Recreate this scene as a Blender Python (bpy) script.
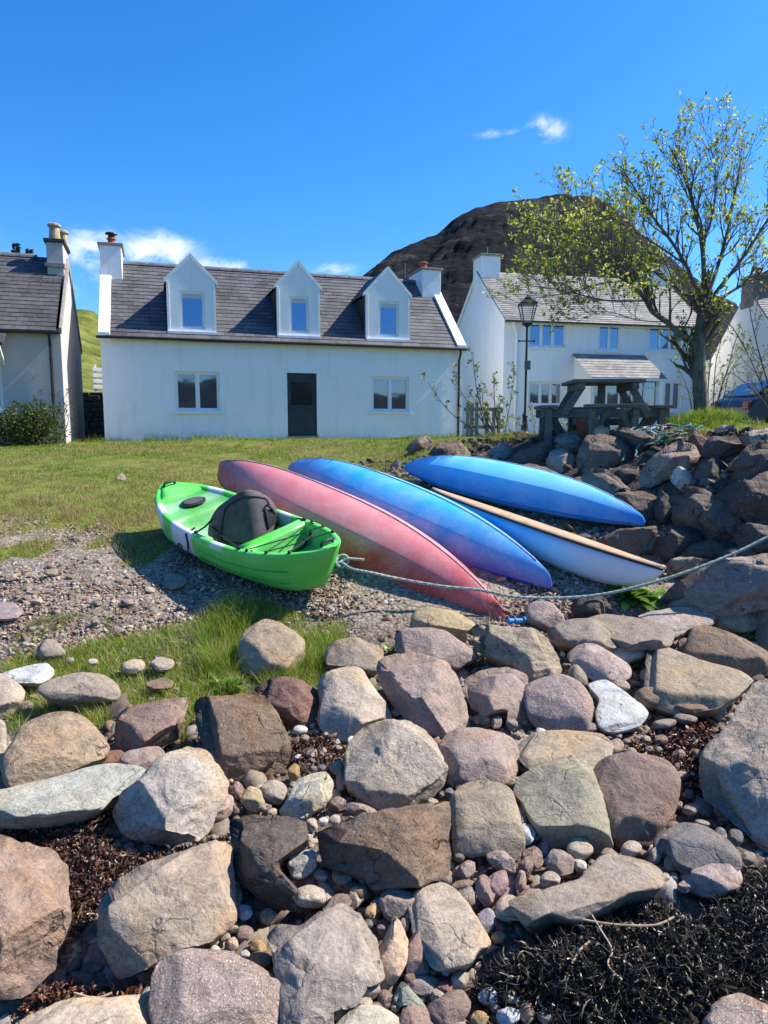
import bpy, math, random
import numpy as np
from mathutils import Vector, Matrix

for o in list(bpy.data.objects):
    bpy.data.objects.remove(o)
S = bpy.context.scene
COL = S.collection
R = math.radians
rng = np.random.default_rng(7)
random.seed(7)

# ---------------------------------------------------------------- camera, sky, sun, exposure
F_PX = 710.0
HORIZON = 425.0
PITCH = math.atan((512 - HORIZON) / F_PX)
cam_d = bpy.data.cameras.new('camera')
cam = bpy.data.objects.new('camera', cam_d)
COL.objects.link(cam)
S.camera = cam
cam_d.sensor_fit = 'VERTICAL'
cam_d.sensor_height = 36.0
cam_d.sensor_width = 27.0
cam_d.lens = 36.0 * F_PX / 1024
cam_d.clip_start = 0.05
cam_d.clip_end = 8000
cam.location = (0, 0, 0)
cam.rotation_euler = (R(90) - PITCH, 0, 0)

SUN_EL, SUN_AZ = R(46), R(15.5)          # azimuth counted from +X towards +Y
SUN_DIR = Vector((math.cos(SUN_EL) * math.cos(SUN_AZ), math.cos(SUN_EL) * math.sin(SUN_AZ), math.sin(SUN_EL)))
world = bpy.data.worlds.new('World')
S.world = world
world.use_nodes = True
WT = world.node_tree
sun_d = bpy.data.lights.new('sun', 'SUN')
sun_d.energy = 5.0
sun_d.angle = R(0.53)
sun_d.color = (1.0, 0.925, 0.81)
sun = bpy.data.objects.new('sun', sun_d)
COL.objects.link(sun)
sun.location = (20, 10, 30)
sun.rotation_euler = SUN_DIR.to_track_quat('Z', 'Y').to_euler()
S.view_settings.view_transform = 'Standard'
S.view_settings.look = 'None'
S.view_settings.exposure = 0.86
S.view_settings.gamma = 1.0
S.view_settings.use_curve_mapping = False
S.render.engine = 'CYCLES'
S.cycles.use_denoising = True
S.cycles.max_bounces = 8
S.cycles.transparent_max_bounces = 8
S.cycles.caustics_reflective = False
S.cycles.caustics_refractive = False

SKY_STRENGTH = 0.12


def ray(px, py):
    """Direction from the camera through a point of the 768 x 1024 frame."""
    u = (px - 384) / F_PX
    v = (512 - py) / F_PX
    s, c = math.sin(PITCH), math.cos(PITCH)
    return np.array((u, c + v * s, -s + v * c))


def at(px, py, Y):
    d = ray(px, py)
    return Vector(d * (Y / d[1]))


def build_sky():
    n, l = WT.nodes, WT.links
    bg = n['Background']
    sky = n.new('ShaderNodeTexSky')
    sky.sky_type = 'NISHITA'
    sky.sun_disc = False
    sky.sun_elevation = SUN_EL
    sky.sun_rotation = R(90) - SUN_AZ
    sky.altitude = 0
    sky.air_density = 1.0
    sky.dust_density = 0.5
    sky.ozone_density = 2.5
    hs = n.new('ShaderNodeHueSaturation')
    hs.inputs['Saturation'].default_value = 1.18
    hs.inputs['Value'].default_value = 1.0
    tint = n.new('ShaderNodeMixRGB'); tint.blend_type = 'MULTIPLY'; tint.inputs[0].default_value = 1.0
    l.new(sky.outputs[0], tint.inputs[1]); tint.inputs[2].default_value = (.62, .81, 1.06, 1)
    l.new(tint.outputs[0], hs.inputs['Color'])
    # thin clouds low over the roofs and one wisp higher up
    geo = n.new('ShaderNodeTexCoord')
    total = None
    blobs = [(545, 129, .030, .016, .85), (505, 133, .045, .007, .55), (90, 250, .04, .03, .95), (160, 252, .06, .026, .95), (215, 266, .05, .013, .85),
             (125, 282, .09, .016, .8), (40, 275, .08, .03, .6), (330, 271, .05, .013, .6), (-150, 200, .12, .05, .9), (900, 230, .15, .05, .8)]
    for (px, py, sx, sy, amp) in blobs:
        d = Vector(ray(px, py)).normalized()
        rt = d.cross(Vector((0, 0, 1))).normalized()
        up = rt.cross(d).normalized()
        def dot(vec, scale):
            m = n.new('ShaderNodeVectorMath'); m.operation = 'DOT_PRODUCT'
            l.new(geo.outputs['Generated'], m.inputs[0]); m.inputs[1].default_value = tuple(vec / scale)
            return m.outputs['Value']
        a, b, c = dot(rt, sx), dot(up, sy), dot(d, 1)
        pa = n.new('ShaderNodeMath'); pa.operation = 'MULTIPLY'; l.new(a, pa.inputs[0]); l.new(a, pa.inputs[1])
        pb = n.new('ShaderNodeMath'); pb.operation = 'MULTIPLY_ADD'; l.new(b, pb.inputs[0]); l.new(b, pb.inputs[1]); l.new(pa.outputs[0], pb.inputs[2])
        ex = n.new('ShaderNodeMath'); ex.operation = 'MULTIPLY'; l.new(pb.outputs[0], ex.inputs[0]); ex.inputs[1].default_value = -1.0
        e = n.new('ShaderNodeMath'); e.operation = 'EXPONENT'; l.new(ex.outputs[0], e.inputs[0])
        gt = n.new('ShaderNodeMath'); gt.operation = 'GREATER_THAN'; l.new(c, gt.inputs[0]); gt.inputs[1].default_value = 0
        mu = n.new('ShaderNodeMath'); mu.operation = 'MULTIPLY'; l.new(e.outputs[0], mu.inputs[0]); l.new(gt.outputs[0], mu.inputs[1])
        am = n.new('ShaderNodeMath'); am.operation = 'MULTIPLY'; l.new(mu.outputs[0], am.inputs[0]); am.inputs[1].default_value = amp
        if total is None:
            total = am.outputs[0]
        else:
            mx = n.new('ShaderNodeMath'); mx.operation = 'MAXIMUM'; l.new(total, mx.inputs[0]); l.new(am.outputs[0], mx.inputs[1]); total = mx.outputs[0]
    mp = n.new('ShaderNodeMapping'); l.new(geo.outputs['Generated'], mp.inputs[0]); mp.inputs['Scale'].default_value = (1, 1, 1.5)
    nz = n.new('ShaderNodeTexNoise'); nz.inputs['Scale'].default_value = 16; nz.inputs['Detail'].default_value = 9; nz.inputs['Roughness'].default_value = .62
    nz.inputs['Distortion'].default_value = .6
    l.new(mp.outputs[0], nz.inputs['Vector'])
    ad = n.new('ShaderNodeMath'); ad.operation = 'MULTIPLY_ADD'; l.new(nz.outputs['Fac'], ad.inputs[0]); ad.inputs[1].default_value = 1.9; ad.inputs[2].default_value = -.62
    ml = n.new('ShaderNodeMath'); ml.operation = 'MULTIPLY'; l.new(ad.outputs[0], ml.inputs[0]); l.new(total, ml.inputs[1])
    mr = n.new('ShaderNodeMapRange'); mr.interpolation_type = 'SMOOTHSTEP'
    mr.inputs['From Min'].default_value = .08; mr.inputs['From Max'].default_value = .48; mr.inputs['To Max'].default_value = .8
    l.new(ml.outputs[0], mr.inputs['Value'])
    mix = n.new('ShaderNodeMixRGB')
    l.new(mr.outputs[0], mix.inputs[0]); l.new(hs.outputs[0], mix.inputs[1])
    mix.inputs[2].default_value = (5.6, 6.0, 6.6, 1)
    l.new(mix.outputs[0], bg.inputs[0])
    bg.inputs[1].default_value = SKY_STRENGTH


build_sky()

# ---------------------------------------------------------------- helpers


def hash3(ix, iy, iz, seed):
    h = (ix * 374761393 + iy * 668265263 + iz * 2147483647 + seed * 144269) & 0xFFFFFFFF
    h = ((h ^ (h >> 13)) * 1274126177) & 0xFFFFFFFF
    h = ((h ^ (h >> 16)) * 2246822519) & 0xFFFFFFFF
    return ((h ^ (h >> 15)) & 0xFFFFFF) / float(0xFFFFFF)


def vnoise(p, seed=0):
    p = np.asarray(p, float)
    i = np.floor(p).astype(np.int64)
    f = p - i
    f = f * f * f * (f * (f * 6 - 15) + 10)
    r = 0
    for dx in (0, 1):
        wx = f[:, 0] if dx else 1 - f[:, 0]
        for dy in (0, 1):
            wy = f[:, 1] if dy else 1 - f[:, 1]
            for dz in (0, 1):
                wz = f[:, 2] if dz else 1 - f[:, 2]
                r = r + wx * wy * wz * hash3(i[:, 0] + dx, i[:, 1] + dy, i[:, 2] + dz, seed)
    return r * 2 - 1


def fbm(p, octaves=4, seed=0, gain=.5):
    p = np.asarray(p, float)
    a, s, t = 1.0, 0, 0
    for k in range(octaves):
        s = s + a * vnoise(p * (2.03 ** k) + 17.3 * k, seed + k)
        t += a
        a *= gain
    return s / t


def smooth(a, b, x):
    t = np.clip((x - a) / (b - a), 0, 1)
    return t * t * (3 - 2 * t)


def tag(o, label=None, cat=None, group=None, kind=None):
    if label: o['label'] = label
    if cat: o['category'] = cat
    if group: o['group'] = group
    if kind: o['kind'] = kind
    return o


def empty(name, loc=(0, 0, 0), rz=0.0, label=None, cat=None, group=None):
    o = bpy.data.objects.new(name, None)
    COL.objects.link(o)
    o.location = loc
    o.rotation_euler = (0, 0, rz)
    o.empty_display_size = .2
    return tag(o, label, cat, group)


def mesh_np(name, V, Fc, mat, parent=None, smooth_shade=True, cols=None, attr='tint', loc=None):
    """One mesh object from numpy arrays; Fc is (n,3) or (n,4) or a list of faces."""
    me = bpy.data.meshes.new(name)
    V = np.asarray(V, dtype=np.float32)
    if isinstance(Fc, np.ndarray):
        n, k = Fc.shape
        me.vertices.add(len(V)); me.vertices.foreach_set('co', V.ravel())
        me.loops.add(n * k); me.loops.foreach_set('vertex_index', Fc.astype(np.int32).ravel())
        me.polygons.add(n)
        me.polygons.foreach_set('loop_start', (np.arange(n) * k).astype(np.int32))
        try:
            me.polygons.foreach_set('loop_total', np.full(n, k, np.int32))
        except Exception:
            pass
        me.update(calc_edges=True)
        me.validate()
    else:
        me.from_pydata(V.tolist(), [], Fc)
    if cols is not None:
        ca = me.color_attributes.new(attr, 'FLOAT_COLOR', 'POINT')
        c4 = np.ones((len(V), 4), np.float32)
        c4[:, :3] = cols
        ca.data.foreach_set('color', c4.ravel())
    me.polygons.foreach_set('use_smooth', np.full(len(me.polygons), bool(smooth_shade)))
    for m in (mat if isinstance(mat, (list, tuple)) else [mat]):
        me.materials.append(m)
    o = bpy.data.objects.new(name, me)
    COL.objects.link(o)
    if parent: o.parent = parent
    if loc is not None: o.location = loc
    return o


class MB:
    """Collects boxes, bars, tubes, lathes and prisms; build() links them as ONE mesh object."""
    def __init__(s):
        s.v, s.f, s.uv = [], [], {}

    def add(s, vs, fs):
        n = len(s.v)
        s.v += [tuple(v) for v in vs]
        s.f += [tuple(i + n for i in f) for f in fs]
        return s

    def quad(s, a, b, c, d):
        return s.add([a, b, c, d], [(0, 1, 2, 3)])

    def box(s, x0, x1, y0, y1, z0, z1):
        return s.add([(x0, y0, z0), (x1, y0, z0), (x1, y1, z0), (x0, y1, z0), (x0, y0, z1), (x1, y0, z1), (x1, y1, z1), (x0, y1, z1)],
                     [(3, 2, 1, 0), (4, 5, 6, 7), (0, 1, 5, 4), (1, 2, 6, 5), (2, 3, 7, 6), (3, 0, 4, 7)])

    def bar(s, p, q, w, h, up=(0, 0, 1)):
        p, q = Vector(p), Vector(q)
        d = (q - p).normalized()
        up = Vector(up)
        if abs(d.dot(up)) > .98: up = Vector((0, 1, 0))
        r = d.cross(up).normalized() * (w / 2)
        u = r.cross(d).normalized() * (h / 2)
        vs = [p - r - u, p + r - u, p + r + u, p - r + u, q - r - u, q + r - u, q + r + u, q - r + u]
        return s.add(vs, [(0, 1, 2, 3), (7, 6, 5, 4), (4, 5, 1, 0), (5, 6, 2, 1), (6, 7, 3, 2), (7, 4, 0, 3)])

    def tube(s, pts, rad, n=8, caps=True, closed=False):
        pts = [Vector(p) for p in pts]
        m = len(pts)
        if not hasattr(rad, '__len__'): rad = [rad] * m
        vs, fs = [], []
        prev = None
        for i, p in enumerate(pts):
            if closed:
                t = pts[(i + 1) % m] - pts[i - 1]
            else:
                t = pts[min(i + 1, m - 1)] - pts[max(i - 1, 0)]
            t = t.normalized() if t.length > 1e-9 else Vector((0, 0, 1))
            if prev is None:
                a = Vector((0, 0, 1)) if abs(t.z) < .9 else Vector((1, 0, 0))
                prev = t.cross(a).normalized()
            prev = (prev - t * prev.dot(t)).normalized()
            b = t.cross(prev)
            for k in range(n):
                an = 2 * math.pi * k / n
                vs.append(p + (prev * math.cos(an) + b * math.sin(an)) * rad[i])
        for i in range(m if closed else m - 1):
            j = (i + 1) % m
            for k in range(n):
                k2 = (k + 1) % n
                fs.append((i * n + k, i * n + k2, j * n + k2, j * n + k))
        if caps and not closed:
            fs.append(tuple(range(n))[::-1])
            fs.append(tuple((m - 1) * n + k for k in range(n)))
        return s.add(vs, fs)

    def lathe(s, prof, n=16, c=(0, 0, 0), sq=None):
        vs, fs = [], []
        for (r, z) in prof:
            for k in range(n):
                an = 2 * math.pi * (k + (.5 if sq else 0)) / n
                vs.append((c[0] + r * math.cos(an), c[1] + r * math.sin(an), c[2] + z))
        m = len(prof)
        for i in range(m - 1):
            for k in range(n):
                k2 = (k + 1) % n
                fs.append((i * n + k, i * n + k2, (i + 1) * n + k2, (i + 1) * n + k))
        fs.append(tuple(range(n))[::-1])
        fs.append(tuple((m - 1) * n + k for k in range(n)))
        return s.add(vs, fs)

    def prism(s, poly, off):
        """Polygon (3D points) pushed along the vector off."""
        n = len(poly)
        off = Vector(off)
        vs = [Vector(p) for p in poly] + [Vector(p) + off for p in poly]
        fs = [tuple(range(n))[::-1], tuple(range(n, 2 * n))] + [(i, (i + 1) % n, n + (i + 1) % n, n + i) for i in range(n)]
        return s.add(vs, fs)

    def build(s, name, mat, parent=None, sm=False, bevel=0.0, loc=None, rz=None, seg=2):
        me = bpy.data.meshes.new(name)
        me.from_pydata(s.v, [], s.f)
        me.materials.append(mat)
        import bmesh
        bm = bmesh.new(); bm.from_mesh(me)
        bmesh.ops.recalc_face_normals(bm, faces=bm.faces)
        bm.to_mesh(me); bm.free()
        if sm: me.polygons.foreach_set('use_smooth', np.full(len(me.polygons), True))
        o = bpy.data.objects.new(name, me)
        COL.objects.link(o)
        if parent: o.parent = parent
        if loc is not None: o.location = loc
        if rz is not None: o.rotation_euler = (0, 0, rz)
        if bevel:
            b = o.modifiers.new('bevel', 'BEVEL'); b.width = bevel; b.segments = seg; b.limit_method = 'ANGLE'; b.angle_limit = R(35)
        return o


# ---------------------------------------------------------------- materials
class NT:
    def __init__(s, name):
        s.m = bpy.data.materials.new(name); s.m.use_nodes = True
        s.t = s.m.node_tree; s.n = s.t.nodes; s.l = s.t.links
        s.b = s.n['Principled BSDF']
        s.out = s.n['Material Output']

    def new(s, typ, **kw):
        nd = s.n.new(typ)
        for k, v in kw.items():
            if k in nd.inputs:
                nd.inputs[k].default_value = v
            else:
                setattr(nd, k, v)
        return nd

    def link(s, a, b):
        s.l.new(a, b)

    def coord(s, which='Object', scale=None, rand=False):
        tc = s.new('ShaderNodeTexCoord').outputs[which]
        if rand:
            oi = s.new('ShaderNodeObjectInfo')
            m = s.new('ShaderNodeVectorMath', operation='SCALE'); m.inputs[0].default_value = (13.1, 7.7, 9.3); s.link(oi.outputs['Random'], m.inputs['Scale'])
            a = s.new('ShaderNodeVectorMath', operation='ADD'); s.link(tc, a.inputs[0]); s.link(m.outputs[0], a.inputs[1]); tc = a.outputs[0]
        if scale is not None:
            mp = s.new('ShaderNodeMapping'); mp.inputs['Scale'].default_value = scale; s.link(tc, mp.inputs[0]); tc = mp.outputs[0]
        return tc

    def noise(s, vec, scale, detail=4, rough=.55, dist=0.0):
        nd = s.new('ShaderNodeTexNoise', Scale=scale, Detail=detail, Roughness=rough, Distortion=dist)
        s.link(vec, nd.inputs['Vector'])
        return nd.outputs['Fac']

    def ramp(s, fac, stops, interp='LINEAR'):
        r = s.new('ShaderNodeValToRGB'); r.color_ramp.interpolation = interp
        e = r.color_ramp.elements
        while len(e) < len(stops): e.new(.5)
        for el, (p, c) in zip(e, stops):
            el.position = p
            if not hasattr(c, '__len__'): c = (c, c, c)
            el.color = (c[0], c[1], c[2], 1)
        s.link(fac, r.inputs[0])
        return r.outputs[0]

    def mix(s, fac, a, b, mode='MIX'):
        m = s.new('ShaderNodeMixRGB', blend_type=mode)
        for sock, v in zip(m.inputs, (fac, a, b)):
            if hasattr(v, 'is_output') or isinstance(v, bpy.types.NodeSocket): s.link(v, sock)
            elif hasattr(v, '__len__'): sock.default_value = (v[0], v[1], v[2], 1)
            else: sock.default_value = v
        return m.outputs[0]

    def math(s, op, a, b=None, c=None):
        m = s.new('ShaderNodeMath', operation=op)
        for sock, v in zip(m.inputs, (a, b, c)):
            if v is None: continue
            if isinstance(v, bpy.types.NodeSocket): s.link(v, sock)
            else: sock.default_value = v
        return m.outputs[0]

    def bump(s, h, strength=.3, dist=.02, prev=None):
        b = s.new('ShaderNodeBump', Strength=strength, Distance=dist)
        s.link(h, b.inputs['Height'])
        if prev is not None: s.link(prev, b.inputs['Normal'])
        return b.outputs[0]

    def set(s, color=None, rough=None, normal=None, spec=None, metal=None):
        for k, v in (('Base Color', color), ('Roughness', rough), ('Normal', normal), ('Specular IOR Level', spec), ('Metallic', metal)):
            if v is None: continue
            if isinstance(v, bpy.types.NodeSocket): s.link(v, s.b.inputs[k])
            elif hasattr(v, '__len__'): s.b.inputs[k].default_value = (v[0], v[1], v[2], 1)
            else: s.b.inputs[k].default_value = v
        return s.m


M = {}


def simple(name, col, rough=.6, var=.12, scale=8, bump=.0, spec=.4, metal=0.0, dist=.004):
    t = NT(name)
    c = t.coord()
    n = t.noise(c, scale, 5)
    lo = [x * (1 - var * 1.5) for x in col]; hi = [min(1, x * (1 + var)) for x in col]
    t.set(t.ramp(n, [(.3, lo), (.7, hi)]), t.ramp(t.noise(c, scale * 2.3, 3), [(.3, rough * .85), (.7, min(1, rough * 1.12))]), None, spec, metal)
    if bump: t.set(normal=t.bump(t.noise(c, scale * 6, 4), bump, dist))
    M[name] = t.m
    return t.m


def make_materials():
    # lime washed harling: uneven coat, faint stains low down
    for name, col, st in (('white_render', (.86, .86, .86), (.66, .66, .63)), ('pink_render', (.50, .455, .43), (.40, .36, .33)), ('cream_render', (.78, .76, .70), (.60, .58, .52))):
        t = NT(name)
        c = t.coord()
        n1 = t.noise(c, .9, 5, .6)
        n2 = t.noise(t.coord(scale=(3, 3, .5)), 1.3, 5, .65)
        base = t.mix(t.ramp(n1, [(.35, 0), (.75, .55)]), col, [x * .90 for x in col])
        base = t.mix(t.ramp(n2, [(.52, 0), (.80, .7)]), base, st)
        sep = t.new('ShaderNodeSeparateXYZ'); t.link(c, sep.inputs[0])
        low = t.math('MULTIPLY', t.ramp(sep.outputs[2], [(.0, 1), (.45, 0)]), t.ramp(t.noise(c, 5, 4), [(.42, 0), (.62, 1)]))
        base = t.mix(t.math("MULTIPLY", low, .35), base, [x * .7 for x in st])
        b = t.bump(t.noise(c, 55, 3), .35, .006)
        b = t.bump(t.noise(c, 4, 3), .22, .03, b)
        M[name] = t.set(base, .9, b, .2)
    # slates
    for name, c1, c2, sx in (('slate_dark', (.060, .060, .068), (.138, .134, .142), 1.0), ('slate_grey', (.15, .147, .14), (.33, .315, .29), .85), ('slate_blue', (.050, .048, .051), (.112, .105, .106), 1.0)):
        t = NT(name)
        uv = t.coord('UV')
        br = t.new('ShaderNodeTexBrick', offset=.5, Scale=1.0)
        br.inputs['Color1'].default_value = (*c1, 1); br.inputs['Color2'].default_value = (*c2, 1)
        br.inputs['Mortar'].default_value = (*[x * .30 for x in c1], 1)
        br.inputs['Mortar Size'].default_value = .008; br.inputs['Mortar Smooth'].default_value = .1
        br.inputs['Brick Width'].default_value = .30 * sx; br.inputs['Row Height'].default_value = .19 * sx; br.inputs['Bias'].default_value = -.1
        wob = t.noise(uv, 2.0, 3)
        t.link(uv, br.inputs['Vector'])
        n = t.noise(uv, 1.1, 6, .65)
        n2 = t.noise(uv, 14, 4, .6)
        base = t.mix(t.ramp(n, [(.40, 0), (.75, .6)]), br.outputs['Color'], [x * 1.5 for x in c2])
        base = t.mix(t.ramp(n2, [(.55, 0), (.78, .55)]), base, (.30, .29, .24))
        base = t.mix(t.ramp(t.noise(uv, 30, 3), [(.3, .5), (.6, 0)]), base, [x * .5 for x in c1])
        b = t.bump(br.outputs['Fac'], .5, -.012)
        b = t.bump(n2, .3, .006, b)
        M[name] = t.set(base, t.ramp(n2, [(.3, .5), (.7, .8)]), b, .35)
    # window glass: dark room behind a reflecting pane
    for name, tint, k in (('glass', (.24, .38, .58), .55), ('glass_dark', (.6, .68, .78), .32)):
        t = NT(name)
        g = t.new('ShaderNodeBsdfGlossy', Roughness=.03); g.inputs['Color'].default_value = (*tint, 1)
        nb = t.bump(t.noise(t.coord(), 1.2, 2), .04, .05)
        t.link(nb, g.inputs['Normal'])
        t.set((.012, .014, .018), .3)
        mx = t.new('ShaderNodeMixShader'); mx.inputs[0].default_value = k
        t.link(t.b.outputs[0], mx.inputs[1]); t.link(g.outputs[0], mx.inputs[2]); t.link(mx.outputs[0], t.out.inputs[0])
        M[name] = t.m
    simple('white_paint', (.78, .79, .80), .35, .05, 6)
    simple('black_metal', (.018, .018, .02), .45, .2, 9)
    simple('door_paint', (.030, .034, .045), .45, .2, 3)
    simple('door_glass', (.012, .013, .015), .10, .2, 3)
    simple('stone_step', (.20, .17, .14), .85, .25, 6, .3)
    simple('lead', (.13, .135, .145), .6, .2, 5)
    simple('pot_red', (.34, .09, .045), .8, .2, 9)
    simple('pot_buff', (.42, .33, .20), .8, .25, 9)
    simple('cement', (.30, .275, .24), .9, .2, 5, .3)
    simple('curtain', (.30, .30, .12), .9, .3, 5)
    simple('reflect_strip', (.55, .58, .62), .8, .05, 5)
    # kayak plastics: scuffed polyethylene, paler towards the keel
    def plastic(name, cols, rough=.38, fade=None, scratch=(.8, .8, .8)):
        t = NT(name)
        at_ = t.new('ShaderNodeAttribute', attribute_name='tint')
        c = t.coord()
        n = t.noise(c, 3.0, 5, .6)
        base = t.mix(t.ramp(n, [(.3, .0), (.8, .22)]), at_.outputs['Color'], (.75, .75, .75))
        sc = t.noise(t.coord(scale=(1.5, 45, 45)), 3.0, 7, .75)
        base = t.mix(t.math('MULTIPLY', t.ramp(sc, [(.52, 0), (.68, .42)]), t.ramp(n, [(.35, .25), (.6, 1)])), base, scratch)
        dirt = t.noise(c, 9, 6, .7)
        base = t.mix(t.ramp(dirt, [(.60, 0), (.80, .30)]), base, (.17, .14, .11))
        b = t.bump(t.noise(c, 2.2, 2), .25, .03)
        b = t.bump(sc, .10, .003, b)
        M[name] = t.set(base, t.ramp(dirt, [(.3, rough * .8), (.8, min(1, rough * 1.7))]), b, .28)
    plastic('hull_plastic', None, .46)
    plastic('hull_plastic_bright', None, .28, scratch=(.55, .75, .5))
    simple('kayak_black', (.02, .02, .022), .55, .3, 20, .2)
    simple('seat_foam', (.085, .076, .082), .75, .2, 14, .3)
    simple('seat_trim', (.012, .012, .014), .6, .2, 14)
    simple('tan_deck', (.50, .33, .20), .55, .15, 6)
    simple('handle_blue', (.03, .22, .50), .45, .15, 6)
    # rope: laid strands
    for name, col in (('rope', (.36, .44, .40)), ('net_rope', (.14, .33, .29)), ('net_white', (.62, .64, .60)), ('rope_brown', (.25, .14, .10))):
        t = NT(name)
        uv = t.coord()
        w = t.new('ShaderNodeTexWave', Scale=26, Distortion=.6, Detail=1); w.bands_direction = 'DIAGONAL'
        t.link(uv, w.inputs['Vector'])
        base = t.mix(w.outputs['Fac'], [x * .6 for x in col], col)
        base = t.mix(t.ramp(t.noise(uv, 25, 4), [(.5, 0), (.8, .5)]), base, (.5, .48, .4))
        M[name] = t.set(base, .85, t.bump(w.outputs['Fac'], .6, .004), .2)
    # weathered timber
    for name, col in (('old_timber', (.14, .12, .10)), ('timber_pale', (.26, .22, .175))):
        t = NT(name)
        c = t.coord(scale=(2, 2, 2))
        w = t.noise(t.coord(scale=(1.2, 14, 14)), 4, 6, .65)
        base = t.ramp(w, [(.25, [x * .45 for x in col]), (.5, col), (.8, [x * 1.7 for x in col])])
        base = t.mix(t.ramp(t.noise(c, 3, 5), [(.5, 0), (.75, .5)]), base, (.17, .17, .13))
        M[name] = t.set(base, .85, t.bump(w, .5, .006), .25)
    # bark
    t = NT('bark')
    w = t.noise(t.coord(scale=(9, 9, 2.2)), 3, 7, .7)
    base = t.ramp(w, [(.3, (.065, .055, .046)), (.5, (.15, .13, .108)), (.75, (.27, .245, .21))])
    base = t.mix(t.ramp(t.noise(t.coord(), 4, 5), [(.52, 0), (.7, .6)]), base, (.19, .19, .13))
    M['bark'] = t.set(base, .9, t.bump(w, .9, .02), .2)
    simple('twig_bark', (.11, .092, .072), .85, .3, 14)
    simple('dry_stem', (.22, .15, .10), .85, .3, 14)
    # leaves and grass: per-blade tint, light passes through
    for name, tr, rough in (('leaf', .45, .45), ('grass_blade', .38, .5), ('broad_leaf', .35, .38)):
        t = NT(name)
        a = t.new('ShaderNodeAttribute', attribute_name='tint')
        t.set(a.outputs['Color'], rough, None, .35)
        ts = t.new('ShaderNodeBsdfTranslucent')
        hs = t.new('ShaderNodeHueSaturation', Saturation=1.1, Value=1.5); t.link(a.outputs['Color'], hs.inputs['Color'])
        t.link(hs.outputs[0], ts.inputs['Color'])
        mx = t.new('ShaderNodeMixShader'); mx.inputs[0].default_value = tr
        t.link(t.b.outputs[0], mx.inputs[1]); t.link(ts.outputs[0], mx.inputs[2]); t.link(mx.outputs[0], t.out.inputs[0])
        M[name] = t.m
    t = NT('seaweed')
    a = t.new('ShaderNodeAttribute', attribute_name='tint')
    M['seaweed'] = t.set(a.outputs['Color'], t.ramp(t.noise(t.coord(), 30, 2), [(.3, .3), (.7, .65)]), None, .5)
    t = NT('gravel')
    a = t.new('ShaderNodeAttribute', attribute_name='tint')
    n = t.noise(t.coord(), 60, 4, .65)
    base = t.mix(1.0, a.outputs['Color'], t.ramp(n, [(.25, .62), (.75, 1.2)]), 'MULTIPLY')
    M['gravel'] = t.set(base, .85, t.bump(n, .4, .004), .25)
    # boulders: tint per stone, mottling, mineral specks, lichen, cracks
    for name, speck, crack, layer, rough_b, pit in (('sandstone', .3, .4, 0, .8, .7), ('speckled_stone', 1.0, .25, 0, .9, .4), ('bedded_stone', .35, .7, .4, 1.1, .6), ('bank_stone', .4, .8, .3, 1.3, .5), ('quartz_stone', .8, .5, .2, .8, .3)):
        t = NT(name)
        oi = t.new('ShaderNodeObjectInfo')
        c = t.coord(rand=True)
        colr = oi.outputs['Color']
        n_big = t.noise(c, 2.2, 3, .55, .8)
        n_mid = t.noise(c, 9, 7, .68, .4)
        n_fine = t.noise(c, 55, 5, .7)
        n_speck = t.noise(c, 150, 2, .6)
        base = t.mix(1.0, colr, t.ramp(n_mid, [(.25, .50), (.5, 1.0), (.75, 1.34)]), 'MULTIPLY')
        warm = t.mix(1.0, colr, (1.22, 1.0, .74), 'MULTIPLY')
        cool = t.mix(1.0, colr, (.84, .88, .93), 'MULTIPLY')
        base = t.mix(t.ramp(n_big, [(.50, 0), (.68, .75)]), base, warm)
        base = t.mix(t.ramp(t.noise(c, 3.1, 4, .6), [(.55, 0), (.72, .6)]), base, cool)
        base = t.mix(1.0, base, t.ramp(n_fine, [(.28, .58), (.5, 1.0), (.74, 1.28)]), 'MULTIPLY')
        base = t.mix(t.math('MULTIPLY', t.ramp(n_speck, [(.60, 0), (.68, 1)]), speck * .8), base, (.62, .58, .54))
        base = t.mix(t.math('MULTIPLY', t.ramp(n_speck, [(.32, 1), (.40, 0)]), speck * .7), base, (.06, .05, .05))
        # dark pits
        vo = t.new('ShaderNodeTexVoronoi', feature='F1', Scale=16); t.link(c, vo.inputs['Vector'])
        pits = t.math('MULTIPLY', t.ramp(vo.outputs['Distance'], [(.10, 1), (.20, 0)]), t.ramp(t.noise(c, 5, 3), [(.56, 0), (.66, 1)]))
        base = t.mix(t.math('MULTIPLY', pits, pit), base, (.07, .055, .05))
        # pale lichen and dark water stains
        lich = t.math('MULTIPLY', t.ramp(t.noise(c, 12, 6, .72), [(.60, 0), (.68, 1)]), t.ramp(n_big, [(.35, 1), (.55, 0)]))
        base = t.mix(t.math('MULTIPLY', lich, .55), base, (.42, .41, .34))
        base = t.mix(t.ramp(t.noise(t.coord(rand=True, scale=(1, 1, .5)), 4.3, 5, .7), [(.62, 0), (.80, .6)]), base, (.085, .075, .07))
        # cracks run along warped cells
        wv = t.new('ShaderNodeVectorMath', operation='MULTIPLY_ADD')
        nv = t.new('ShaderNodeTexNoise', Scale=3.2, Detail=5); t.link(c, nv.inputs['Vector'])
        t.link(nv.outputs['Color'], wv.inputs[0]); wv.inputs[1].default_value = (.5, .5, .5); t.link(c, wv.inputs[2])
        ve = t.new('ShaderNodeTexVoronoi', feature='DISTANCE_TO_EDGE', Scale=2.6); t.link(wv.outputs[0], ve.inputs['Vector'])
        ck = t.math('MULTIPLY', t.ramp(ve.outputs['Distance'], [(.0, 1), (.022, 0)]), t.ramp(t.noise(c, 2.4, 3), [(.52, 0), (.60, 1)]))
        base = t.mix(t.math('MULTIPLY', ck, crack), base, (.045, .038, .035))
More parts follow.
